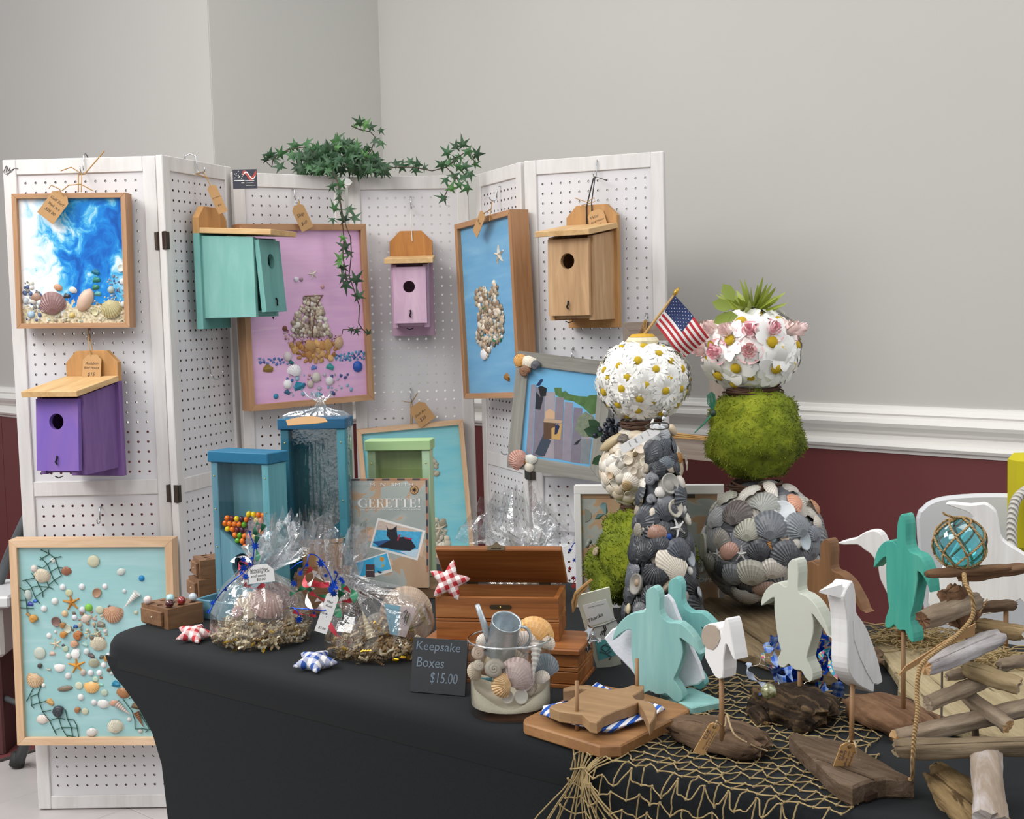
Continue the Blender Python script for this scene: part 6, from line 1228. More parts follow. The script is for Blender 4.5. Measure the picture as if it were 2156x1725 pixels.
oncone([('star', 980, 410, 170, 'e8e6e2', 15), ('scallop', 705, 605, 190, '23262c', 20), ('scallop', 820, 545, 170, '30343c', -10), ('scallop', 970, 590, 220, '4a4e58', 0), ('clam', 905, 700, 190, 'd8cfc0', 35, 1.7), ('cup', 1085, 680, 130, 'b8c0c8'), ('scallop', 790, 790, 200, '2a2c32', 170), ('cup', 640, 890, 170, '98948c'), ('pebble', 640, 880, 70, 'b09880'), ('scallop', 760, 950, 180, '34373e', 10), ('cup', 955, 245, 150, 'c8c0b0'), ('pebble', 830, 110, 100, 'e6e2da'), ('cup', 910, 40, 170, 'b4b0a8'), ('pebble', 1010, 50, 140, 'e0d8cc'), ('pebble', 895, 475, 60, '1a4a9c'), ('pebble', 935, 545, 80, 'dcdcd0'), ('clam', 800, 440, 130, '9a7464'), ('cup', 750, 390, 65, 'd8ccb8'), ('pebble', 880, 880, 190, '8a7a66', 45, .35), ('scallop', 660, 1090, 130, '6a6c70', 0), ('pebble', 570, 1110, 60, 'd8c8a4', 20, 1.6), ('cup', 950, 960, 130, 'b8b8b4'), ('pebble', 1080, 775, 75, 'e8e4dc'), ('pebble', 1035, 270, 90, 'dcd8d0'), ('cup', 1165, 970, 90, 'b0b4b8'), ('pebble', 765, 285, 60, 'dcd0c0', 0, 1.5), ('scallop', 660, 440, 130, '8a8478', -30)], 1180, 1000, 4.106)
oncone([('scallop', 890, 1140, 150, '4a5058', 0), ('scallop', 900, 1290, 150, '6a747c', 0), ('chip', 880, 900, 70, 'e0e2e4'), ('chip', 880, 960, 110, 'ccd0d4'), ('chip', 880, 840, 60, 'd8dadc'), ('pebble', 960, 1010, 110, 'd8c4a8', 60, 1.4)], 1200, 680, 4.54)
pl = (atz(1330, 930, zc-.05), V((0, 1, 0))); TG = lambda x, y: onp(1200+x/4.54, 680+y/4.54, *pl)
tag_part(co, TG(850, 1010), (TG(640, 1135)-TG(590, 1045))*.42, TG(490, 1215)-TG(850, 1010), [('One of', .1, .28, .6), ('a kind', .15, .45, .5), ('Shell', .1, .62, .6), ('Trees', .1, .78, .6)], WHITEP)
MB().tube(smooth([TG(800, 1020), TG(720, 1000), TG(760, 970), TG(830, 955), TG(930, 960), TG(940, 1000), TG(880, 1020), TG(800, 1015)], 4), .0013, 6).build('twine', plain('4a4640', .8), co, world=True)
# ---- second topiary
z2_ = 2.19; c2f, c2m, c2s = atz(1582, 738, z2_), atz(1587, 912, z2_), atz(1608, 1146, z2_); RS = px_m(126, z2_)
t2 = thing('topiary', 'taller stacked ball topiary with pink roses on its flower ball and grey shells below', 'topiary', Matrix.Translation((c2s.x, c2s.y, c2s.z-RS)), 'stacked ball topiaries')
daisy_ball(t2, c2f, px_m(98, z2_), 60, .078, 7, DAIB, .82, lambda d: abs(d.z-.52) < .14 or abs(d.z+.02) < .17 and d.x < .45)
rn = random.Random(4)
for L, n_ in (((.50, '', 1), 12), ((.02, '', .8), 9)):
    for i in range(n_):
        a = 2*math.pi*i/n_+.3; zz = L[0]+rn.uniform(-.05, .05); 
        if L[0] < .3 and math.cos(a) > .45: continue
        d = V((math.sqrt(1-zz*zz)*math.cos(a), math.sqrt(1-zz*zz)*math.sin(a), zz)); put(t2, 'rose', ROSE, outM(c2f+V((d.x, d.y, d.z*.82))*px_m(92, z2_), d, .046, rn.uniform(0, 6)), jit(rn.choice(['f8d8d6', 'f6c8c8', 'fae2de', 'f2b8c0']), .06), True)
GL = plain('8f9c38', .5, 0, .25, 40); me = MB()
me.strip([(0, 0, 0), (0, .35, .02), (0, .7, .0), (0, 1., -.03)], [V((.04, 0, 0)), V((.085, 0, 0)), V((.07, 0, 0)), V((.01, 0, 0))]); me = me.mesh('leaf_blade', GL)
ct = c2f+V((0, 0, px_m(72, z2_)))
for i in range(54):
    a = rn.uniform(0, 6.28); el = rn.uniform(.12, 1.3); d = V((math.cos(a)*math.cos(el), math.sin(a)*math.cos(el), math.sin(el))); M = fr(ct+d*.006, d.cross(V((0, 0, 1)).lerp(V((1, 0, 0)), .3)), V((0, 0, 1))); x_ = d.orthogonal().normalized(); yv = d; zv = x_.cross(yv)
    M = Matrix(((x_.x, yv.x, zv.x, ct.x), (x_.y, yv.y, zv.y, ct.y), (x_.z, yv.z, zv.z, ct.z), (0, 0, 0, 1))); put(t2, 'leaf_blade', me, M @ sc3(rn.uniform(.05, .075)), None, True)
GLF = withmat(LF, plain('7c8c34', .5))
for x, y, a, s in ((1528, 640, 70, .034), (1532, 625, 30, .034), (1540, 655, 95, .03), (1525, 655, 110, .03)): put(t2, 'leaf', GLF, Matrix.Translation(atz(x+14, y+10, z2_-.05)) @ Matrix.Rotation(R(80), 4, 'X') @ Matrix.Rotation(R(a), 4, 'Z') @ sc3(s), None, True)
wreath(t2, atz(1585, 822, z2_), px_m(55, z2_), .006, 8); wreath(t2, atz(1592, 1022, z2_), px_m(55, z2_), .006, 9)
moss_ball(t2, c2m, px_m(112, z2_), 15, MOSS, .93)
MB().ico(RS*.93, Matrix.Translation(c2s), 28, 18).build('shell_core', plain('6c6a68', .9, 0, .3, 60), t2, True, world=True)
for d in fib(120, .05, 10):
    if d.y > .5: continue
    k = rn.choice(['scallop', 'scallop', 'scallop', 'clam']); put(t2, 'shell', SH[k], outM(c2s+d*RS*.93, d, .046*rn.uniform(.8, 1.15), rn.uniform(-1.3, 1.3)+(3.14 if rn.random() < .25 else 0)), jit(rn.choice(SCOL)), True)
addball(t2, c2s, RS*1.05, [('scallop', 225, 1035, 170, '8e9092', 10), ('scallop', 370, 1000, 210, '5e5654', 0), ('scallop', 600, 1085, 220, '6c7076', -5), ('scallop', 785, 1085, 190, '80868c', 20), ('scallop', 450, 1115, 175, 'a4a498', 0), ('cup', 700, 990, 170, 'e0e4e6', 0), ('scallop', 570, 930, 190, 'a0a29c', -20), ('clam', 460, 860, 170, 'd4cfc6', 60, .6), ('scallop', 300, 895, 150, 'b4b2a6', 60), ('star', 250, 930, 110, 'e6e4e0', 10), ('star', 400, 1285, 125, 'e8e6e2', 0), ('star', 238, 1285, 115, 'e4e2de', 20), ('clam', 310, 1260, 130, 'c09484', 30), ('cup', 700, 1160, 75, 'd8c0a0'), ('cup', 845, 1190, 100, 'c0cad0', 0, 1.3), ('pebble', 785, 1215, 75, 'ccc8be', 0, 1.2), ('scallop', 525, 1255, 155, '3e4046', 10), ('scallop', 700, 1275, 190, '54585e', 30), ('cone', 605, 1240, 90, 'c08a4c', 200), ('scallop', 470, 1405, 210, 'b2b0a4', 5), ('scallop', 625, 1380, 165, 'cfcac0', -10), ('scallop', 340, 1420, 180, '7c8084', 20), ('scallop', 265, 1390, 140, '36383e', 0), ('clam', 430, 1570, 170, 'a8a6a0', 160), ('cup', 140, 1230, 140, 'b4b0a4', 0, 1.4), ('clam', 770, 920, 130, 'd4987c', 60), ('scallop', 910, 1140, 120, '7c8088', 10), ('clam', 910, 950, 110, 'b07c58', 50), ('clam', 930, 1060, 95, 'c8c0b4', 20), ('scallop', 745, 830, 130, 'b8b4ac', -30), ('clam', 600, 830, 170, 'd8d2c8', 90, .6), ('clam', 560, 1520, 140, 'a08678', 20), ('scallop', 265, 1180, 150, '8c8880', -20), ('cup', 440, 1020, 60, 'c4ccd0'), ('pebble', 625, 1180, 50, 'b8c8d4'), ('pebble', 622, 1280, 55, 'a8bcd0'), ('scallop', 180, 1340, 150, '84827c', 20)], 1440, 780, 3.318, z2_-RS)
df = thing('dragonfly', 'green dragonfly ornament with feathery wing on the taller moss ball', 'ornament', Matrix.Translation(atz(1501, 870, z2_-.08))); DGR = plain('2c6a50', .4)
MB().ico(.006, Matrix.Translation(atz(1501, 870, z2_-.08)), 10, 7).build('head', plain('243a28', .5), df, True, world=True)
for k in range(8): MB().tube([atz(1501, 865, z2_-.08), atz(1490+2.4*k, 850-2*(k % 3), z2_-.08), atz(1489+2.2*k, 832-8*(1-abs(k-4)/4), z2_-.08)], .0008, 4).build('wing_vein', DGR, df, world=True)
MB().tube([atz(1499, 873, z2_-.08), atz(1484, 890, z2_-.085), atz(1462, 912, z2_-.09)], [.0022, .0018, .0008], 6).build('tail', DGR, df, world=True)
# ------------------------------------------------------------------ right side: cut-out animals, driftwood, nets
DBR = driftwood('43352a', '64503f', '7a6450', (7, 60, 60)); DDK = driftwood('1a1613', '3a2e24', '7a6448', (6, 45, 45)); DGY = driftwood('6a5a4b', '92806c', 'b4a48e', (5, 45, 45), .36); DLT = driftwood('8c7c60', 'a89876', 'b8a886', (4, 70, 40), .34, .3)
DRD = driftwood('4e3828', '74563f', '8c6c52', (6, 50, 50)); DWH = driftwood('7c7470', 'b4aeac', 'dad6d8', (5, 40, 40)); CUTW = plain('b89468', .9, 0, .2, 200); DLG = driftwood('54462f', '75634a', '907e62', (3.5, 40, 26), .36)
def drift_mesh(name, L, ry, rz, seed, m, n=20, k=26, taper=(.7, .6), bend=0., rough=.12, endm=None, flat=False):
    rn = random.Random(seed); mb = MB(); vs = []; fs = []
    for j in range(k+1):
        t = j/k; s = min(1, (t/.12)**.5*(1-taper[0])+taper[0] if t < .12 else 1, ((1-t)/.12)**.5*(1-taper[1])+taper[1] if t > .88 else 1)
        for i in range(n):
            a = 2*math.pi*i/n; c_, s_ = math.cos(a), math.sin(a); e = .75
            y = math.copysign(abs(c_)**e, c_)*ry; z = math.copysign(abs(s_)**e, s_)*rz
            q = noise.noise(V((t*3+seed*7.1, c_*1.3, s_*1.3)))*rough*2.2+noise.noise(V((t*2+seed, c_*5, s_*5)))*rough*1.6+noise.noise(V((t*11+seed, c_*7, s_*7)))*rough*.8
            f = s*(1+q); yy, zz = y*f+bend*math.sin(t*math.pi)*ry, z*f
            if flat: zz = max(zz, -rz*.9)
            vs.append((t*L+rn.uniform(-1, 1)*L*.006+(rn.uniform(-1, 1)*ry*.25 if j in (0, k) else 0), yy, zz))
    for j in range(k):
        for i in range(n): q = (i+1) % n; fs.append((j*n+i, j*n+q, (j+1)*n+q, (j+1)*n+i))
    mb.add(vs, [f[::-1] for f in fs]); mb.k = 1; b = len(vs)
    for base, rev in ((0, False), (k*n, True)):
        c_ = sum((V(vs[base+i]) for i in range(n)), V((0, 0, 0)))/n; ci = len(mb.v); mb.v.append(c_)
        for i in range(n): q = (i+1) % n; f = (ci, base+i, base+q); mb.f.append(f if rev else f[::-1]); mb.m.append(1)
    me = mb.mesh(name, [m, endm or m], False); me.polygons.foreach_set('use_smooth', [x == 0 for x in mb.m]); return me
def drift_thing(name, label, cat, p0, p1, ry, rz, seed, m, group=None, **k):
    # log lying between two ground points
    d = p1-p0; M = fr(p0+V((0, 0, rz*.9)), d); rt = thing(name, label, cat, M, group); put(rt, 'driftwood_base', drift_mesh('driftwood', d.length, ry, rz, seed, m, flat=True, **k), I4); return rt
def stick(parent, P0, P1, ry, rz, seed, m, name='driftwood_stick', **k):
    d = P1-P0; M = fr(P0, d, V((0, -.4, 1)) if abs(d.normalized().z) < .8 else V((0, -1, 0))); return put(parent, name, drift_mesh('driftwood_stick', d.length, ry, rz, seed, m, **k), M, None, True)
def cutout(parent, name, pix, o, e, th_, m, bev=.0008):
    # sawn shape: outline seen in the picture lies on the front plane through o with normal e; board thickness th_ runs along e
    e = V(e).normalized(); x_ = V((e.y, -e.x, 0)).normalized(); M = Matrix(((x_.x, e.x, 0, o.x), (x_.y, e.y, 0, o.y), (0, 0, 1, o.z), (0, 0, 0, 1))); iv = M.inverted()
    P = [iv @ onp(x, y, o, e) for x, y in pix]; P = [(p.x, p.z) for p in P]
    Q = []
    for i in range(len(P)):
        a, b, c, d = [V(P[(i+k) % len(P)]) for k in (-1, 0, 1, 2)]
        for t in (0, .5): q = .5*((2*b)+(c-a)*t+(2*a-5*b+4*c-d)*t*t+(3*b-a-3*c+d)*t**3); Q.append((q.x, q.y))
    me = MB().prism(Q, 0, th_, I4, bev).mesh(name, m); return put(parent, name, me, M, None, True)
DOW = wood('7c5c3a', '906c48', 'a27c56', (60, 60, 5), .6)
def dowel(parent, a, b, r=.0029): return MB().tube([a, b], r, 12).build('dowel', DOW, parent, True, world=True)
AQUA = wood('80b4b0', '8ebeb9', '9cc8c2', (70, 70, 6), .7, .6, .15); AQUB = wood('68a8a6', '76b2ae', '86bcb8', (70, 70, 6), .7, .6, .15)
# ---- turtle napkin holder
C4_ = (1260, 1160, 3.595); HB = TB+.0105
Fb, Rb, Lb = onh(1452, 1508, TB), onh(1516, 1495, TB), onh(1352, 1482, TB); M = fr(Fb, Rb-Fb) @ tr(.006, 0, 0); dl = (M.inverted() @ Lb).y; wl = (Rb-Fb).length
nh = thing('napkin_holder', 'aqua wooden napkin holder made of two upright turtles holding a white napkin', 'napkin holder', M)
MB().bbox(-.002, wl+.002, 0, dl, 0, .0105, .0015).build('base', AQUA, nh)
T1 = [(350, 460), (357, 400), (357, 330), (372, 295), (415, 273), (452, 305), (465, 360), (463, 450), (490, 512), (540, 545), (620, 550), (700, 622), (745, 690), (770, 755), (788, 778), (760, 785), (720, 740), (660, 690), (615, 660), (628, 700), (640, 770), (622, 850), (590, 930), (570, 975), (590, 1005), (625, 1060), (640, 1110), (615, 1145), (575, 1140), (530, 1100), (505, 1082), (470, 1090), (430, 1085), (390, 1062), (350, 1078), (310, 1100), (290, 1080), (300, 1030), (285, 980), (268, 920), (252, 810), (247, 700), (248, 602), (205, 605), (150, 640), (105, 680), (120, 612), (160, 545), (220, 490), (280, 470)]
e1 = V((math.sin(R(30)), math.cos(R(30)), 0)); o1 = onh(*crop([(600, 1142)], *C4_)[0], HB)
tu = cutout(nh, 'turtle_panel', crop(T1, *C4_), o1, e1, .017, AQUA)
put(nh, 'turtle_panel', withmat(tu.data, AQUB), Matrix.Translation(e1*.062+V((.006, 0, 0))) @ WM[tu.name], None, True)
NAPW = plain('e2e4ea', .9, 0, .04, 200, .3)
cutout(nh, 'napkin', crop([(40, 665), (200, 545), (350, 440), (520, 330), (600, 480), (700, 720), (800, 975), (660, 1030), (400, 1080), (240, 900)], *C4_), o1+e1*.030, e1, .008, NAPW, .002)
# ---- turtle napkin press on a board
C3_ = (960, 1260, 4.146); WAL = wood('7c5534', '94693f', 'a67a4c', (6, 60, 60), .6); WALT = wood('80603f', '94734f', 'a4845c', (6, 60, 60), .6)
pM = Matrix.Translation(onh(1284, 1580, TB)); npz = thing('napkin_press', 'walnut napkin tray with two pegs and a flat wooden turtle weight on striped napkins', 'napkin tray', pM)
slab(npz, 'tray_board', crop([(600, 1042), (588, 1070), (600, 1092), (930, 1192), (1255, 1290), (1440, 1285), (1730, 1138), (2025, 985), (2040, 962), (1985, 925), (1650, 830), (1300, 760), (1000, 850)], *C3_), TB+.0155, TB, WAL, .002)
t = NT('striped_paper'); sp = t.n('SeparateXYZ', {0: t.coord(rot=(0, 0, .5))}); t.pr(Roughness=.8, Base_Color=t.mix(t.math('GREATER_THAN', t.math('PINGPONG', sp.outputs[0], .006), .003), lin('1c56b4'), lin('e6e6ea'))); STRP = t.m
for i in range(5):
    j = i*7; slab(npz, 'napkin', crop([(735+j, 1005-i*5), (770-j*.4, 940), (980, 890), (1100, 830), (1230, 745-i*3), (1310, 775), (1560, 870), (1825-j, 960-i*6), (1760, 1000), (1640, 1050), (1350+j, 1165-i*7), (1265, 1155-i*4), (1000, 1090), (810, 1030)], *C3_), TB+.0155+.0018*(i+1), TB+.0155+.0018*i+.0002, STRP, .0004)
slab(npz, 'turtle_weight', crop([(935, 785), (1000, 765), (1150, 755), (1240, 775), (1350, 795), (1450, 785), (1540, 755), (1640, 758), (1642, 790), (1600, 820), (1545, 850), (1570, 880), (1640, 890), (1720, 915), (1752, 965), (1735, 1040), (1690, 1105), (1675, 1060), (1640, 980), (1590, 910), (1560, 925), (1400, 980), (1278, 1035), (1265, 1060), (1230, 1085), (1170, 1075), (1125, 1035), (1100, 1010), (1000, 1000), (900, 985), (815, 950), (830, 930), (960, 905), (1040, 850), (1150, 790), (1100, 785), (1000, 800), (935, 810)], *C3_), TB+.040, TB+.0255, WALT, .0012)
for a, b in (((1214.5, 1434), (1214, 1500)), ((1341, 1387), (1341, 1446))):
    q = onh(*b, TB+.039); z = (q-EYE).dot(_f); MB().tube([V((q.x, q.y, TB+.0155)), atz(*a, z)], .0027, 12).build('peg', DOW, npz, True, world=True)
# ---- white bird seen from behind
WH = plain('e6e4e2', .75, 0, .03, 40); WHG = wood('d4d0ce', 'e4e2e0', 'ecebea', (60, 60, 6), .75, .8, .1)
bd = drift_thing('bird_on_stand', 'small white wooden bird with a grey face patch on a dowel, short driftwood base', 'bird ornament', onh(1432, 1552, TB), onh(1604, 1604, TB), .030, .017, 3, DBR, 'wooden animals on driftwood stands', taper=(.75, .5))
q = onh(1520, 1545, TB+.030); zq = (q-EYE).dot(_f); dowel(bd, V((q.x, q.y, q.z-.008)), atz(1519, 1424, zq), .0031)
e = V((.86, .51, 0)); 
def B4(P): return crop(P, *C4_)
ob = atz(*B4([(935, 800)])[0], zq)-e*.012
cutout(bd, 'bird', B4([(780, 650), (788, 590), (815, 562), (850, 550), (885, 552), (920, 585), (935, 625), (942, 570), (950, 530), (966, 510), (982, 545), (998, 620), (1015, 720), (1032, 825), (1010, 800), (985, 740), (965, 705), (955, 750), (945, 830), (940, 963), (885, 958), (845, 890), (806, 812), (803, 770), (805, 730)]), ob, e, .021, WH, .001)
pc = B4([(850, 650)])[0]; p = onp(*pc, ob-e*.0006, e); x_ = V((e.y, -e.x, 0)); Mg = Matrix(((x_.x, e.x, 0, p.x), (x_.y, e.y, 0, p.y), (0, 0, 1, p.z), (0, 0, 0, 1)))
gp = [(Mg.inverted() @ onp(*B4([k])[0], ob, e)) for k in ((782, 650), (790, 595), (830, 560), (880, 565), (915, 600), (925, 660), (905, 715), (870, 750), (820, 735), (795, 700))]; put(bd, 'face_patch', MB().prism([(g.x, g.z) for g in gp], -.0003, .0003).mesh('face_patch', plain('a8998a', .8, 0, .1, 80)), Mg, None, True)
pl = (atz(*B4([(840, 1420)])[0], zq-.062), V((0, 1, .35))); TGB = lambda x, y: onp(C4_[0]+x/C4_[2], C4_[1]+y/C4_[2], *pl)
INK2 = plain('4a3a5c', .8)
def handtag(par, TGf, c, l, r, b):
    wv = (TGf(*r)-TGf(*l))/2; rt = tag_part(par, TGf(*c), wv, TGf(*b)-TGf(*c), [], plain('c49a62', .8, 0, .05, 60), hole=False); Hh = (TGf(*b)-TGf(*c)).length; W = wv.length*2
    M = fr(TGf(*c), wv, TGf(*c)-TGf(*b)); inv = WM[par.name].inverted()
    for i, (txt, k) in enumerate((('Inspired by', .72), ('our laughing', .48), ('Gulls', .24), ('$10', .02))):
        Mt = inv @ M @ tr(-W/2+W*(k+.06), -.0010, -Hh*.22) @ Matrix.Rotation(R(90), 4, 'Y') @ TXT; textmesh(txt, Hh*(.62 if i < 2 else .3), None, Mt, .2, W*.17).build('handwriting', INK2, rt)
    MB().lathe([(.0009, -.0002), (.002, -.0002), (.002, .0002)], 12, inv @ M @ tr(0, -.0011, -Hh*.10) @ Matrix.Rotation(R(90), 4, 'X'), cap=False).build('eyelet', plain('6a4c2c', .8), rt)
handtag(bd, TGB, (890, 1310), (845, 1335), (925, 1362), (757, 1535))
line_part(bd, smooth([TGB(885, 1330), TGB(895, 1290), atz(1518, 1527, zq-.004), atz(1527, 1528, zq-.004), atz(1530, 1505, zq-.002), atz(1545, 1545, zq-.02), atz(1575, 1565, zq-.02), atz(1616, 1582, zq-.02)], 4), .0011, plain('b8a07c', .9))
# ---- sage turtle
C5_ = (1560, 1120, 2.975); SAGE = plain('c6c9bc', .7, 0, .03, 60)
sg = drift_thing('turtle_on_stand', 'pale sage wooden turtle on a dowel in gnarled dark driftwood', 'turtle ornament', onh(1600, 1496, TB), onh(1742, 1538, TB), .034, .020, 8, DDK, 'wooden animals on driftwood stands', taper=(.6, .6), rough=.28)
stick(sg, onh(1588, 1496, TB+.012), onh(1612, 1508, TB+.014), .010, .010, 21, DDK, 'driftwood_knob', endm=CUTW)
q = onh(1684, 1462, TB+.032); zs = (q-EYE).dot(_f); dowel(sg, V((q.x, q.y, q.z-.012)), atz(1684, 1395, zs), .0032)
SG = [(290, 330), (290, 260), (292, 210), (310, 180), (335, 171), (353, 198), (360, 260), (357, 350), (368, 385), (400, 398), (440, 428), (480, 478), (510, 538), (540, 600), (555, 650), (575, 670), (540, 652), (510, 600), (470, 545), (443, 512), (453, 560), (452, 640), (430, 720), (412, 790), (430, 838), (450, 888), (447, 930), (428, 938), (400, 912), (378, 872), (340, 866), (318, 850), (298, 828), (275, 850), (248, 848), (230, 825), (230, 790), (250, 745), (232, 680), (215, 560), (207, 470), (208, 412), (180, 425), (145, 452), (125, 462), (130, 415), (155, 365), (195, 330), (240, 320), (272, 345)]
e5 = V((math.sin(R(48)), math.cos(R(48)), 0)); cutout(sg, 'turtle', crop(SG, *C5_), atz(1683, 1330, zs)-e5*.0095, e5, .021, SAGE)
# ---- brown turtle behind
BRT = wood('58391f', '7c5634', '966c46', (26, 26, 3), .6); ebr = V((math.sin(R(50)), math.cos(R(50)), 0)); zb_ = 1.86
br = thing('turtle_on_stand', 'plain brown wooden turtle standing behind the pale sage one', 'turtle ornament', Matrix.Translation(onh(1770, 1390, TB)), 'wooden animals on driftwood stands')
SB = [(C5_[0]+(335+(x-335)*1.02+205)/2.975, C5_[1]+(171+(y-171)*.93-125)/2.975) for x, y in SG]
cutout(br, 'turtle', SB, atz(1760, 1250, zb_), ebr, .021, BRT)
q = atz(1757, 1330, zb_)+ebr*.010; MB().tube([V((q.x, q.y, TB+.03)), q], .003, 12).build('dowel', DOW, br, True, world=True); stick(br, V((q.x-.05, q.y+.02, TB+.0315)), V((q.x+.06, q.y-.01, TB+.0315)), .022, .009, 31, DBR, 'driftwood_base')
# ---- white gull
gu = thing('bird_on_stand', 'white carved wooden gull on a dowel in a long wedge of driftwood', 'bird ornament', Matrix.Translation(onh(1795, 1620, TB)), 'wooden animals on driftwood stands')
slab(gu, 'driftwood_base', [(1661, 1546), (1672, 1541), (1700, 1550), (1738, 1553), (1775, 1560), (1800, 1566), (1828, 1586), (1862, 1604), (1890, 1622), (1925, 1640), (1900, 1640), (1865, 1638), (1835, 1642), (1812, 1650), (1795, 1657), (1768, 1646), (1742, 1626), (1722, 1604), (1695, 1580)], TB+.024, TB+.0005, driftwood('463829', '62503f', '786656', (6, 60, 60), .36), .003)
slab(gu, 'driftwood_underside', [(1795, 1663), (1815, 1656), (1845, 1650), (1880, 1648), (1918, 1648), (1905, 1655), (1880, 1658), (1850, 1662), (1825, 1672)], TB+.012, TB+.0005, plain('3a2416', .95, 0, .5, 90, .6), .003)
q = onh(1792, 1566, TB+.024); zg = (q-EYE).dot(_f); dowel(gu, V((q.x, q.y, q.z-.015)), atz(1795, 1432, zg), .0031)
eg = V((-.74, .67, 0)).normalized(); og = atz(1797, 1380, zg)-eg*.010
GU = [(645, 408), (655, 372), (675, 335), (700, 308), (716, 360), (722, 420), (724, 500), (745, 535), (765, 562), (795, 615), (820, 680), (842, 740), (860, 800), (876, 870), (888, 930), (882, 948), (855, 960), (836, 955), (832, 1005), (800, 995), (760, 975), (722, 947), (692, 905), (676, 860), (670, 790), (672, 700), (670, 620), (668, 555), (660, 490), (652, 445)]
cutout(gu, 'gull', crop(GU, *C5_), og, eg, .0215, WHG, .0012)
hb = onp(*crop([(660, 385)], *C5_)[0], og, eg)+eg*.0105; tip = atz(*crop([(490, 376)], *C5_)[0], (hb-EYE).dot(_f)-.012)
dB = (tip-hb); Mb = fr(hb, eg, -dB.normalized()); MB().add([Mb @ V(p) for p in ((-.0085, -.006, -.001), (.0085, -.006, -.001), (.0085, .010, -.001), (-.0085, .010, -.001))]+[tip+V((0, 0, -.001)), tip+V((0, 0, .001)), tip-eg*.001], [(0, 1, 4), (1, 2, 5, 4), (2, 3, 5), (3, 0, 4, 5), (3, 2, 1, 0)]).build('beak', WHG, gu, world=True)
wn = [onp(x, y, og-eg*.0008, eg) for x, y in crop([(705, 560), (740, 600), (775, 680), (805, 780), (830, 880), (832, 950), (790, 880), (745, 780), (712, 680)], *C5_)]; MB().add(wn+[p+eg*.0016 for p in wn], [tuple(range(9)), tuple(range(17, 8, -1))]+[(i, 9+i, 9+(i+1) % 9, (i+1) % 9) for i in range(9)]).build('wing', WHG, gu, world=True)
pl = (atz(1770, 1600, zg-.075), V((0, 1, .35))); TGG = lambda x, y: onp(C5_[0]+x/C5_[2], C5_[1]+y/C5_[2], *pl)
handtag(gu, TGG, (685, 1325), (632, 1342), (732, 1364), (610, 1528))
line_part(gu, smooth([TGG(683, 1345), TGG(675, 1315), atz(1789, 1560, zg-.004), atz(1797, 1561, zg-.004), TGG(715, 1330), TGG(735, 1420), TGG(745, 1430)], 4), .0011, plain('b8a07c', .9))
# ---- teal turtle
C6_ = (1740, 1000, 4.3125); TEA = wood('2f9282', '40a08e', '58aa96', (60, 60, 6), .6, .8, .08); C7_ = (1800, 1300, 4.059)
te = drift_thing('turtle_on_stand', 'bright teal wooden turtle on a tall dowel in a flat brown driftwood base', 'turtle ornament', onh(1826, 1500, TB), onh(1945, 1566, TB), .042, .015, 14, DRD, 'wooden animals on driftwood stands', taper=(.8, .5))
q = onh(1902, 1498, TB+.026); zt_ = (q-EYE).dot(_f); dowel(te, V((q.x, q.y, q.z-.012)), atz(1902, 1325, zt_), .0030)
TT = [(634, 632), (637, 580), (640, 470), (655, 395), (680, 358), (705, 380), (720, 450), (722, 560), (730, 640), (760, 702), (830, 730), (880, 790), (910, 870), (930, 950), (940, 1070), (920, 1010), (880, 930), (828, 875), (828, 960), (810, 1080), (788, 1200), (765, 1290), (772, 1370), (790, 1440), (792, 1518), (770, 1518), (740, 1480), (710, 1412), (670, 1415), (640, 1400), (612, 1360), (590, 1385), (555, 1395), (530, 1370), (535, 1300), (565, 1210), (550, 1100), (540, 950), (538, 840), (538, 745), (490, 780), (430, 845), (430, 800), (450, 710), (490, 640), (545, 600), (600, 605)]
et = V((math.sin(R(54)), math.cos(R(54)), 0)); cutout(te, 'turtle', crop(TT, *C6_), atz(1900, 1230, zt_)-et*.0095, et, .0205, TEA)
# ---- driftwood planks
pk = thing('driftwood_plank', 'pale weathered driftwood plank lying behind the teal turtle', 'driftwood', Matrix.Translation(onh(1990, 1450, TB)), 'driftwood on the table')
slab(pk, 'plank', [(1842, 1352), (1855, 1375), (1875, 1402), (1893, 1430), (1890, 1452), (1905, 1462), (1935, 1488), (1990, 1520), (2080, 1545), (2180, 1562), (2240, 1470), (2200, 1400), (2100, 1360), (2000, 1342), (1925, 1334), (1870, 1332)], TB+.017, TB+.0005, DLT, .003)
lp = thing('driftwood_plank', 'broad grey brown driftwood slab under the grey shell ball', 'driftwood', Matrix.Translation(onh(1620, 1340, TB)), 'driftwood on the table')
slab(lp, 'plank', [(1478, 1262), (1470, 1290), (1472, 1325), (1500, 1345), (1540, 1362), (1577, 1374), (1630, 1392), (1700, 1412), (1760, 1420), (1785, 1380), (1770, 1310), (1740, 1268), (1650, 1250), (1560, 1246), (1505, 1250)], TB+.021, TB+.0005, DLG, .004)
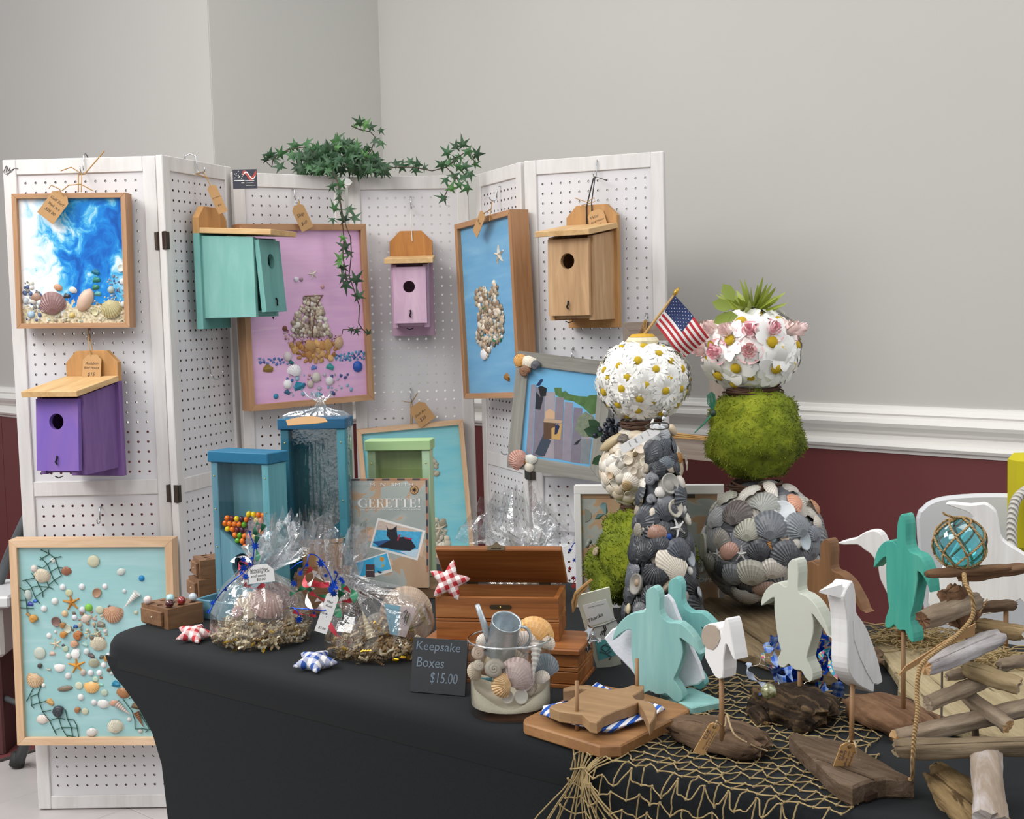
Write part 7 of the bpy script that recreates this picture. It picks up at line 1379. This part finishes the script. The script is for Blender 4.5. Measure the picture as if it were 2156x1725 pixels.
# ---- two white gulls behind
def back_gull(label, pts, z, ang, th_, dpx, pz):
    e = V((math.sin(R(ang)), math.cos(R(ang)), 0)); P = crop(pts, *C6_); c = (sum(x for x, y in P)/len(P), sum(y for x, y in P)/len(P)); g = thing('bird_on_stand', label, 'bird ornament', Matrix.Translation(V((atz(*dpx, z).x, atz(*dpx, z).y, TB))), 'wooden animals on driftwood stands')
    cutout(g, 'gull', P, atz(*c, z), e, th_, WHG, .0015); a = atz(*dpx, z)+e*th_*.5; MB().tube([V((a.x, a.y, pz)), a], .0036, 12).build('dowel', DOW, g, True, world=True); return g
g1 = back_gull('white long-billed bird standing behind the teal turtle, bill pointing left', [(100, 620), (200, 590), (270, 572), (330, 530), (400, 508), (460, 512), (505, 550), (540, 620), (600, 700), (660, 800), (700, 950), (700, 1100), (660, 1220), (610, 1200), (565, 1110), (510, 1000), (480, 930), (468, 840), (440, 780), (400, 720), (340, 680), (280, 635), (160, 637)], 1.93, 35, .02, (1890, 1270), TB+.017)
g2 = back_gull('big white long-billed bird behind the glass float at the right edge', [(1085, 268), (1150, 258), (1310, 275), (1430, 262), (1490, 290), (1540, 340), (1560, 420), (1575, 520), (1600, 590), (1680, 650), (1850, 760), (1990, 900), (2080, 1100), (2030, 1240), (1880, 1260), (1760, 1130), (1640, 1220), (1400, 1280), (1100, 1290), (950, 1230), (932, 1080), (1050, 850), (1200, 600), (1330, 430), (1300, 352), (1200, 312)], 1.86, 22, .02, (2118, 1280), TB+.017)
# ---- white chair, yellow bag with rope
cz = 2.62; chp = thing('chair', 'white moulded plastic chair standing behind the table', 'chair', Matrix.Translation(V((atz(2150, 1200, cz).x, atz(2150, 1200, cz).y+.1, 0)))); PLA = plain('d9dadd', .4)
cutout(chp, 'backrest', [(1930, 1092), (1942, 1070), (1958, 1057), (1985, 1048), (2030, 1043), (2080, 1041), (2140, 1042), (2230, 1048), (2330, 1062), (2380, 1100), (2390, 1250), (2380, 1420), (2160, 1430), (1965, 1420), (1948, 1300), (1936, 1180)], atz(2150, 1200, cz), V((.25, 1, 0)), .022, PLA, .006)
o = atz(2150, 1420, cz); MB().bbox(-.20, .21, .02, .42, -.26, -.225, .01, Matrix.Translation(o)).build('seat', PLA, chp, world=True); LEGM = plain('3a3c40', .4, .6)
for x in (1958, 2370):
    a = atz(x, 1110, cz); MB().tube([a+V((.02, .06, 0)), V((a.x+.02, a.y+.08, .0))], .011, 10).build('leg', LEGM, chp, True, world=True); MB().tube([V((a.x, a.y+.02, .46)), V((a.x, a.y+.42, .0))], .011, 10).build('leg', LEGM, chp, True, world=True)
yb = thing('yellow_bag', 'bright yellow bag with a thick white rope handle at the right edge', 'bag', Matrix.Translation(atz(2230, 1160, 2.45)))
MB().bbox(0, .16, 0, .06, 0, .19, .012, fr(atz(2146, 1168, 2.45), (1, .1, 0))).build('body', plain('c8bc10', .7), yb, world=True)
rp = smooth([atz(x, y, 2.42) for x, y in ((2200, 1018), (2165, 1030), (2140, 1052), (2132, 1085), (2130, 1120), (2132, 1160), (2140, 1190))], 6); t = NT('twisted_rope'); wv = t.n('TexWave', {'Vector': t.coord((1, 1, 1)), 'Scale': 55., 'Distortion': 1.}, bands_direction='DIAGONAL'); t.pr(Roughness=.9, Base_Color=t.mix(wv.outputs['Fac'], lin('c4c0b6'), lin('dedad2'))); t.bump(wv.outputs['Fac'], .8, .004)
MB().tube(rp, .0095, 12).build('rope_handle', t.m, yb, True, world=True)
# ---- driftwood tree with glass float
tz = 1.41; dt = thing('driftwood_tree', 'table tree of stacked driftwood sticks with a twine cord, at the right edge', 'driftwood tree', Matrix.Translation(onh(2060, 1722, TB)))
def ST(cr, a, b, th_, dz0, dz1, seed, m, **k):
    P0 = atz(cr[0]+a[0]/cr[2], cr[1]+a[1]/cr[2], tz+dz0); P1 = atz(cr[0]+b[0]/cr[2], cr[1]+b[1]/cr[2], tz+dz1); r_ = th_/cr[2]*tz/2700/2; return stick(dt, P0, P1, r_, r_*k.pop('fl', .9), seed, m, **k)
ST(C6_, (895, 905), (1600, 1035), 84, -.02, .0, 41, DRD, taper=(.5, .5)); ST(C6_, (1200, 940), (1730, 1090), 96, -.01, .02, 42, DRD, taper=(.6, .6)); ST(C6_, (1330, 1215), (1720, 1105), 105, .03, .03, 43, DBR)
ST(C6_, (1130, 1040), (1270, 1360), 240, .01, .01, 44, DRD, rough=.25); ST(C6_, (872, 1325), (1340, 1270), 170, -.02, .02, 45, DGY, endm=DRD, taper=(.95, .8)); ST(C6_, (1340, 1370), (1765, 1495), 150, .03, .02, 46, driftwood('4a4038', '98805c', 'bca278', (6, 40, 40)), endm=plain('d4c8b4', .9, 0, .1, 60), taper=(.9, .98))
ST(C7_, (600, 430), (1240, 220), 160, -.03, .02, 47, DWH, endm=CUTW, taper=(.9, .6)); ST(C7_, (930, 430), (1400, 600), 150, .01, -.02, 48, driftwood('7c6c54', 'a4906c', 'b8a480', (6, 40, 40)), taper=(.7, .98), endm=plain('9c8870', .9, 0, .3, 120)); ST(C7_, (620, 745), (1130, 575), 125, -.02, .02, 49, DGY, taper=(.97, .9)); ST(C7_, (930, 650), (1310, 940), 130, .02, -.03, 50, DGY, endm=CUTW, taper=(.8, .97))
ST(C7_, (340, 1040), (1620, 790), 150, -.03, .02, 51, DGY, endm=CUTW, taper=(.95, .9)); ST(C7_, (345, 1130), (1640, 1180), 165, -.045, -.04, 52, driftwood('5c4c3c', '80705a', '9c8a70', (4, 40, 40)), taper=(.8, .9)); ST(C7_, (780, 510), (960, 640), 90, .01, .03, 53, DGY); ST(C7_, (1230, 420), (1500, 330), 110, .05, .06, 54, DGY)
ST(C7_, (1120, 1150), (1165, 1700), 250, -.045, -.135, 55, driftwood('6e5c48', 'a09080', 'd8d4d8', (3, 22, 22), .36), rough=.07, taper=(.95, .98), fl=.6); ST(C7_, (690, 1350), (1640, 1900), 330, -.02, -.175, 56, driftwood('4a3a26', '8a7350', 'a88e66', (9, 34, 34), .43, .9), rough=.22, fl=.8); ST(C7_, (690, 1260), (740, 1420), 110, -.03, -.035, 57, driftwood('6a563c', '8c7450', 'a88e64', (7, 40, 40)))
MB().tube([atz(2032, 1215, tz+.012), atz(2050, 1500, tz+.012), atz(2062, 1640, tz+.005)], .004, 8).build('centre_rod', plain('5c4c3a', .9), dt, True, world=True)
R7 = lambda x, y, dz=0.: atz(1800+x/4.059, 1300+y/4.059, tz+dz); R6 = lambda x, y, dz=0.: atz(1740+x/4.3125, 1000+y/4.3125, tz+dz)
t = NT('jute_twine'); wv = t.n('TexWave', {'Vector': t.coord((1, 1, 1)), 'Scale': 160., 'Distortion': 1.5}, bands_direction='DIAGONAL'); t.pr(Roughness=.95, Base_Color=t.mix(wv.outputs['Fac'], lin('8c6c44'), lin('c0a070'))); t.bump(wv.outputs['Fac'], .6, .002); JUTE = t.m
MB().tube(smooth([R6(1250, 900, -.05), R6(1260, 980, -.06), R6(1310, 1080, -.065), R6(1335, 1200, -.06), R6(1310, 1320, -.06), R6(1160, 1480, -.06), R7(600, 365, -.065), R7(545, 480, -.065), R7(530, 650, -.065), R7(535, 800, -.07), R7(510, 1000, -.07), R7(495, 1200, -.06), R7(490, 1370, -.03), R7(470, 1385, -.03)], 5), .0024, 8).build('twine_cord', JUTE, dt, True, world=True)
MB().tube([R6(1340, 1340, .0), R6(1400, 1240, .02), R6(1460, 1130, .03)], .001, 6).build('twine', JUTE, dt, world=True); MB().tube([R7(745, 450, .03), R7(740, 880, .03)], .0012, 6).build('twine', plain('5c5248', .9), dt, world=True)
pl = (atz(1960, 1380, tz-.045), V((-.2, 1, .3))); P = [onp(1800+x/4.059, 1300+y/4.059, *pl) for x, y in ((370, 500), (440, 415), (640, 290), (860, 150), (1030, 55), (1025, 160), (880, 200), (700, 300), (500, 430))]; e = V(pl[1]).normalized()*.0012
MB().add(P+[p+e for p in P], [tuple(range(9)), tuple(range(17, 8, -1))]+[(i, 9+i, 9+(i+1) % 9, (i+1) % 9) for i in range(9)]).build('price_tag', KRAFT, dt, world=True)
gc = atz(2021, 1145, tz-.005); gr = px_m(54, tz); gf = thing('glass_float', 'turquoise glass fishing float in a twine net on top of the driftwood tree', 'glass float', Matrix.Translation(gc))
MB().ico(gr, I4, 40, 26).build('glass_ball', film((.30, .74, .80), .16, .03, 3), gf, True); MB().lathe([(.012, -gr*1.08), (.013, -gr*.98), (.010, -gr*.93)], 20).build('glass_neck', film((.75, .92, .90), .25, .03, 4), gf, True)
nL = [];  lat = [78, 42, 6, -32, -68]; nn = 6
def sp_(la, lo): return V((gr*1.03*math.cos(R(la))*math.cos(R(lo)), gr*1.03*math.cos(R(la))*math.sin(R(lo)), gr*1.03*math.sin(R(la))))
TLT = Matrix.Rotation(R(12), 3, 'Y') @ Matrix.Rotation(R(-14), 3, 'X')
for k in range(len(lat)-1):
    for i in range(nn):
        lo = 360*(i+.5*(k % 2))/nn
        for sgn in (-1, 1):
            lo2 = lo+sgn*180/nn; MB().tube([TLT @ (sp_(lat[k]+(lat[k+1]-lat[k])*t/5, lo+(lo2-lo)*t/5)) for t in range(6)], .0013, 6).build('net_cord', JUTE, gf, True)
for la in (78, -68): MB().tube([TLT @ sp_(la, 20*i) for i in range(18)], .0014, 6, closed=True).build('net_ring', JUTE, gf, True)
MB().tube([TLT @ sp_(80, 0), V((-.012, -.01, gr*1.12)), V((-.020, -.01, gr*1.22)), V((-.022, -.01, gr*1.32))], .0013, 6).build('twine_tail', JUTE, gf, True)
# ---- fishing net on the table and over its front edge
NETC = plain('9c875e', .9, 0, .3, 200); nt = thing('fishing_net', 'tan knotted fishing net draped over the table front under the animal stands', 'net', TM)
rn = random.Random(77)
def npos(s, t):
    if t >= 0: return V((s, t, TB+.0022+.0016*math.sin(s*90)*math.sin(t*80)))
    d = -t
    return V((s, -.007-.012*abs(math.sin(s*35+1.3)), TB+.001-d)) if d > .012 else V((s, t*.6, TB+.002-d*.25))
ds, dt_ = .0205, .0185; NI, NJ = 22, 33; G = {}
for i in range(NI):
    for j in range(NJ):
        t_ = -.20+j*dt_; s_ = 1.025+i*ds*.78+.0012*rn.uniform(-1, 1)*2
        if t_ > .05: s_ += (t_-.05)*(-.04+.0*i)
        s_ += .012*math.sin(t_*14+1); 
        if t_ < 0: s_ += (.10*(1-i/NI)-.03)*t_*1.6*(1 if i < 8 else .4)
        hz = (.0045 if (i+j) % 2 else -.0045); t2 = t_+hz+rn.uniform(-.003, .003)
        if t_ > .02 and i < 2+ (t_ < .30)*1 and False: continue
        lim = NI-1 if t_ < .05 else NI-1-int(max(0, (t_-.05))*14)
        if i > lim or (t_ > .40 and i < 3): continue
        G[i, j] = (s_, t2)
mb = MB()
def cord(a, b):
    P = [a]+[(a[0]+(b[0]-a[0])*f+rn.uniform(-.0018, .0018), a[1]+(b[1]-a[1])*f+rn.uniform(-.0018, .0018)) for f in (.33, .67)]+[b]; mb.tube(smooth([npos(*p) for p in P], 2), .00095, 4, cap=False)
for (i, j), a in G.items():
    if (i+1, j) in G: cord(a, G[i+1, j])
    if (i+j) % 2 == 0 and (i, j+1) in G: cord(a, G[i, j+1])
    mb.ico(.0019, Matrix.Translation(npos(*a)), 5, 3)
mb.build('netting', NETC, nt, kind='stuff')
mb = MB()
for k in range(16):
    s0 = 1.03+.05*k/16; P = [npos(s0+rn.uniform(-.01, .01), .004), npos(s0-.004*k*.3, -.03), npos(s0+(k-6)*.010+rn.uniform(-.01, .01), -.11), npos(s0+(k-6)*.016, -.20)]; mb.tube(smooth(P, 4), .001, 4)
mb.build('gathered_cord', NETC, nt, kind='stuff')
def tangle(label, c0, c1, wd, hh, n, seed, m, ln=.07):
    rn = random.Random(seed); o = thing('net_pile', label, 'net', Matrix.Translation((c0+c1)/2), 'tan net piles on the driftwood'); mb = MB()
    for _ in range(n):
        t = rn.random(); p = c0.lerp(c1, t)+V((rn.gauss(0, wd*.4), rn.gauss(0, wd*.4), 0)); z = abs(rn.gauss(0, hh*.5)); a = rn.uniform(0, 6.28); P = []
        for k in range(6): a += rn.uniform(-.9, .9); p = p+V((math.cos(a), math.sin(a)*.6, 0))*ln/6; z = max(.001, z+rn.uniform(-.006, .006)); P.append(V((p.x, p.y, c0.z+min(z, hh))))
        mb.tube(smooth(P, 2), .0009, 4)
    mb.build('netting', m, o, world=True, kind='stuff'); return o
tangle('loose pile of tan fishing net on the pale plank behind the teal turtle', onh(1850, 1348, TB+.018), onh(2020, 1362, TB+.018), .035, .020, 190, 3, NETC); tangle('small pile of tan fishing net at the far right behind the driftwood tree', onh(2070, 1400, TB+.018), onh(2125, 1400, TB+.018), .02, .02, 80, 4, NETC)
# ---- blue ribbon bundle and glass ball
t = NT('blue_gingham_ribbon'); v_ = t.n('SeparateXYZ', {0: t.coord()}); f = t.math('MULTIPLY', t.math('ADD', t.math('GREATER_THAN', t.math('PINGPONG', v_.outputs[0], .005), .0025), t.math('GREATER_THAN', t.math('PINGPONG', v_.outputs[2], .005), .0025)), .5); t.pr(Roughness=.5, Base_Color=t.mix(f, lin('9cb4dc'), lin('2458b8'))); BGR = t.m
t = NT('patterned_ribbon'); nz = t.n('TexVoronoi', {'Vector': t.coord(), 'Scale': 260.}); t.pr(Roughness=.4, Base_Color=t.ramp(t.n('SeparateColor', {0: nz.outputs['Color']}).outputs[0], [(.2, '2a9cc0'), (.45, '3cb4c4'), (.6, 'd8c850'), (.75, 'e0d8d8'), (.9, 'c84870')])); PTR = t.m
rb = thing('ribbon_bundle', 'bundle of blue gingham and patterned curling ribbons around the sage turtle', 'ribbon', Matrix.Translation(onh(1690, 1465, TB)))
C8_ = (1480, 1260, 7.186)
for P, m, h_, z in (([(1090, 590), (1010, 660), (990, 740), (1060, 760), (1160, 720), (1170, 650), (1100, 580)], BGR, .010, 1.80), ([(1080, 620), (1080, 800), (1100, 930), (1130, 1040)], BGR, .009, 1.79), ([(1060, 770), (960, 800), (915, 870), (930, 950), (1000, 1040), (1100, 1060)], PTR, .005, 1.79), ([(1110, 1060), (1080, 1180), (1150, 1230), (1240, 1190), (1260, 1090), (1180, 1060)], BGR, .014, 1.77), ([(1230, 1060), (1320, 1100), (1300, 1200)], BGR, .012, 1.78), ([(1900, 640), (1850, 760), (1780, 880), (1770, 930)], PTR, .006, 1.78), ([(1880, 760), (1900, 900), (1960, 1060), (2040, 1230)], PTR, .007, 1.77), ([(1790, 1250), (1750, 1400), (1700, 1540)], PTR, .006, 1.72), ([(1800, 1340), (1900, 1380), (2020, 1350), (2100, 1290), (2060, 1420), (1900, 1470), (1810, 1430)], BGR, .011, 1.74), ([(2010, 660), (2100, 760), (2130, 900), (2080, 1000)], BGR, .008, 1.79)): ribbon(rb, P, z, m, h_*.75, .012, *C8_)
rn = random.Random(5); mb = MB()
for _ in range(90):
    x, y = (rn.uniform(1230, 1480), rn.uniform(1040, 1260)) if rn.random() < .4 else (rn.uniform(1680, 2080), rn.uniform(640, 1320)); p = atz(1480+x/7.186, 1260+y/7.186, 1.80+rn.uniform(-.01, .01)); p.z = max(p.z, TB+.01); a = V((rn.uniform(-1, 1), rn.uniform(-.3, .3), rn.uniform(-1, 1))).normalized(); b = a.cross(_f).normalized()
    mb.strip([p+a*(.006*k)+b*(.002*(-1)**k) for k in range(4)], b*.0022)
mb.build('foil_shred', plain('0e3ca4', .25, .7), rb, world=True, kind='stuff')
WIRE = plain('c8beb0', .25, .9)
for P in ([(780, 720), (860, 800), (880, 880), (850, 1000), (730, 1030)], [(900, 745), (980, 725), (1060, 735)], [(860, 910), (960, 910), (1060, 870)], [(850, 1000), (960, 1030), (1060, 1080)], [(1110, 1180), (1150, 1300), (1240, 1410), (1340, 1420), (1460, 1370), (1560, 1270), (1620, 1260)], [(790, 850), (830, 880), (900, 920)]): MB().tube(smooth([atz(1480+x/7.186, 1260+y/7.186, 1.70) for x, y in P], 4), .0006, 5).build('wire', WIRE, rb, world=True)
gb = thing('glass_ball', 'small mossy glass ball with a white ribbon beside the dark driftwood', 'glass ball', Matrix.Translation(atz(1618.5, 1456, 1.655))); r_ = px_m(16.5, 1.655)
t = NT('mossy_glass'); nz = t.noise(t.coord(), 160, 4); t.pr(Roughness=.06, Base_Color=t.ramp(nz, [(.35, '5c6038'), (.55, 'a8a880'), (.7, 'c8ccb8')])); t.p.inputs['Coat Weight'].default_value = 1.; MB().ico(r_, I4, 20, 14).build('ball', t.m, gb, True)
ribbon(gb, [(930, 1320), (820, 1250), (730, 1180), (670, 1090), (690, 1010), (680, 970)], 1.655, plain('c8d4ec', .4), .0042, .004, *C8_)
MB().tube([atz(1600, 1462, 1.66), V((onh(1602, 1475, TB).x, onh(1602, 1475, TB).y, TB+.002))], .0018, 6).build('ribbon_tail', plain('4a68b0', .5), gb, world=True)
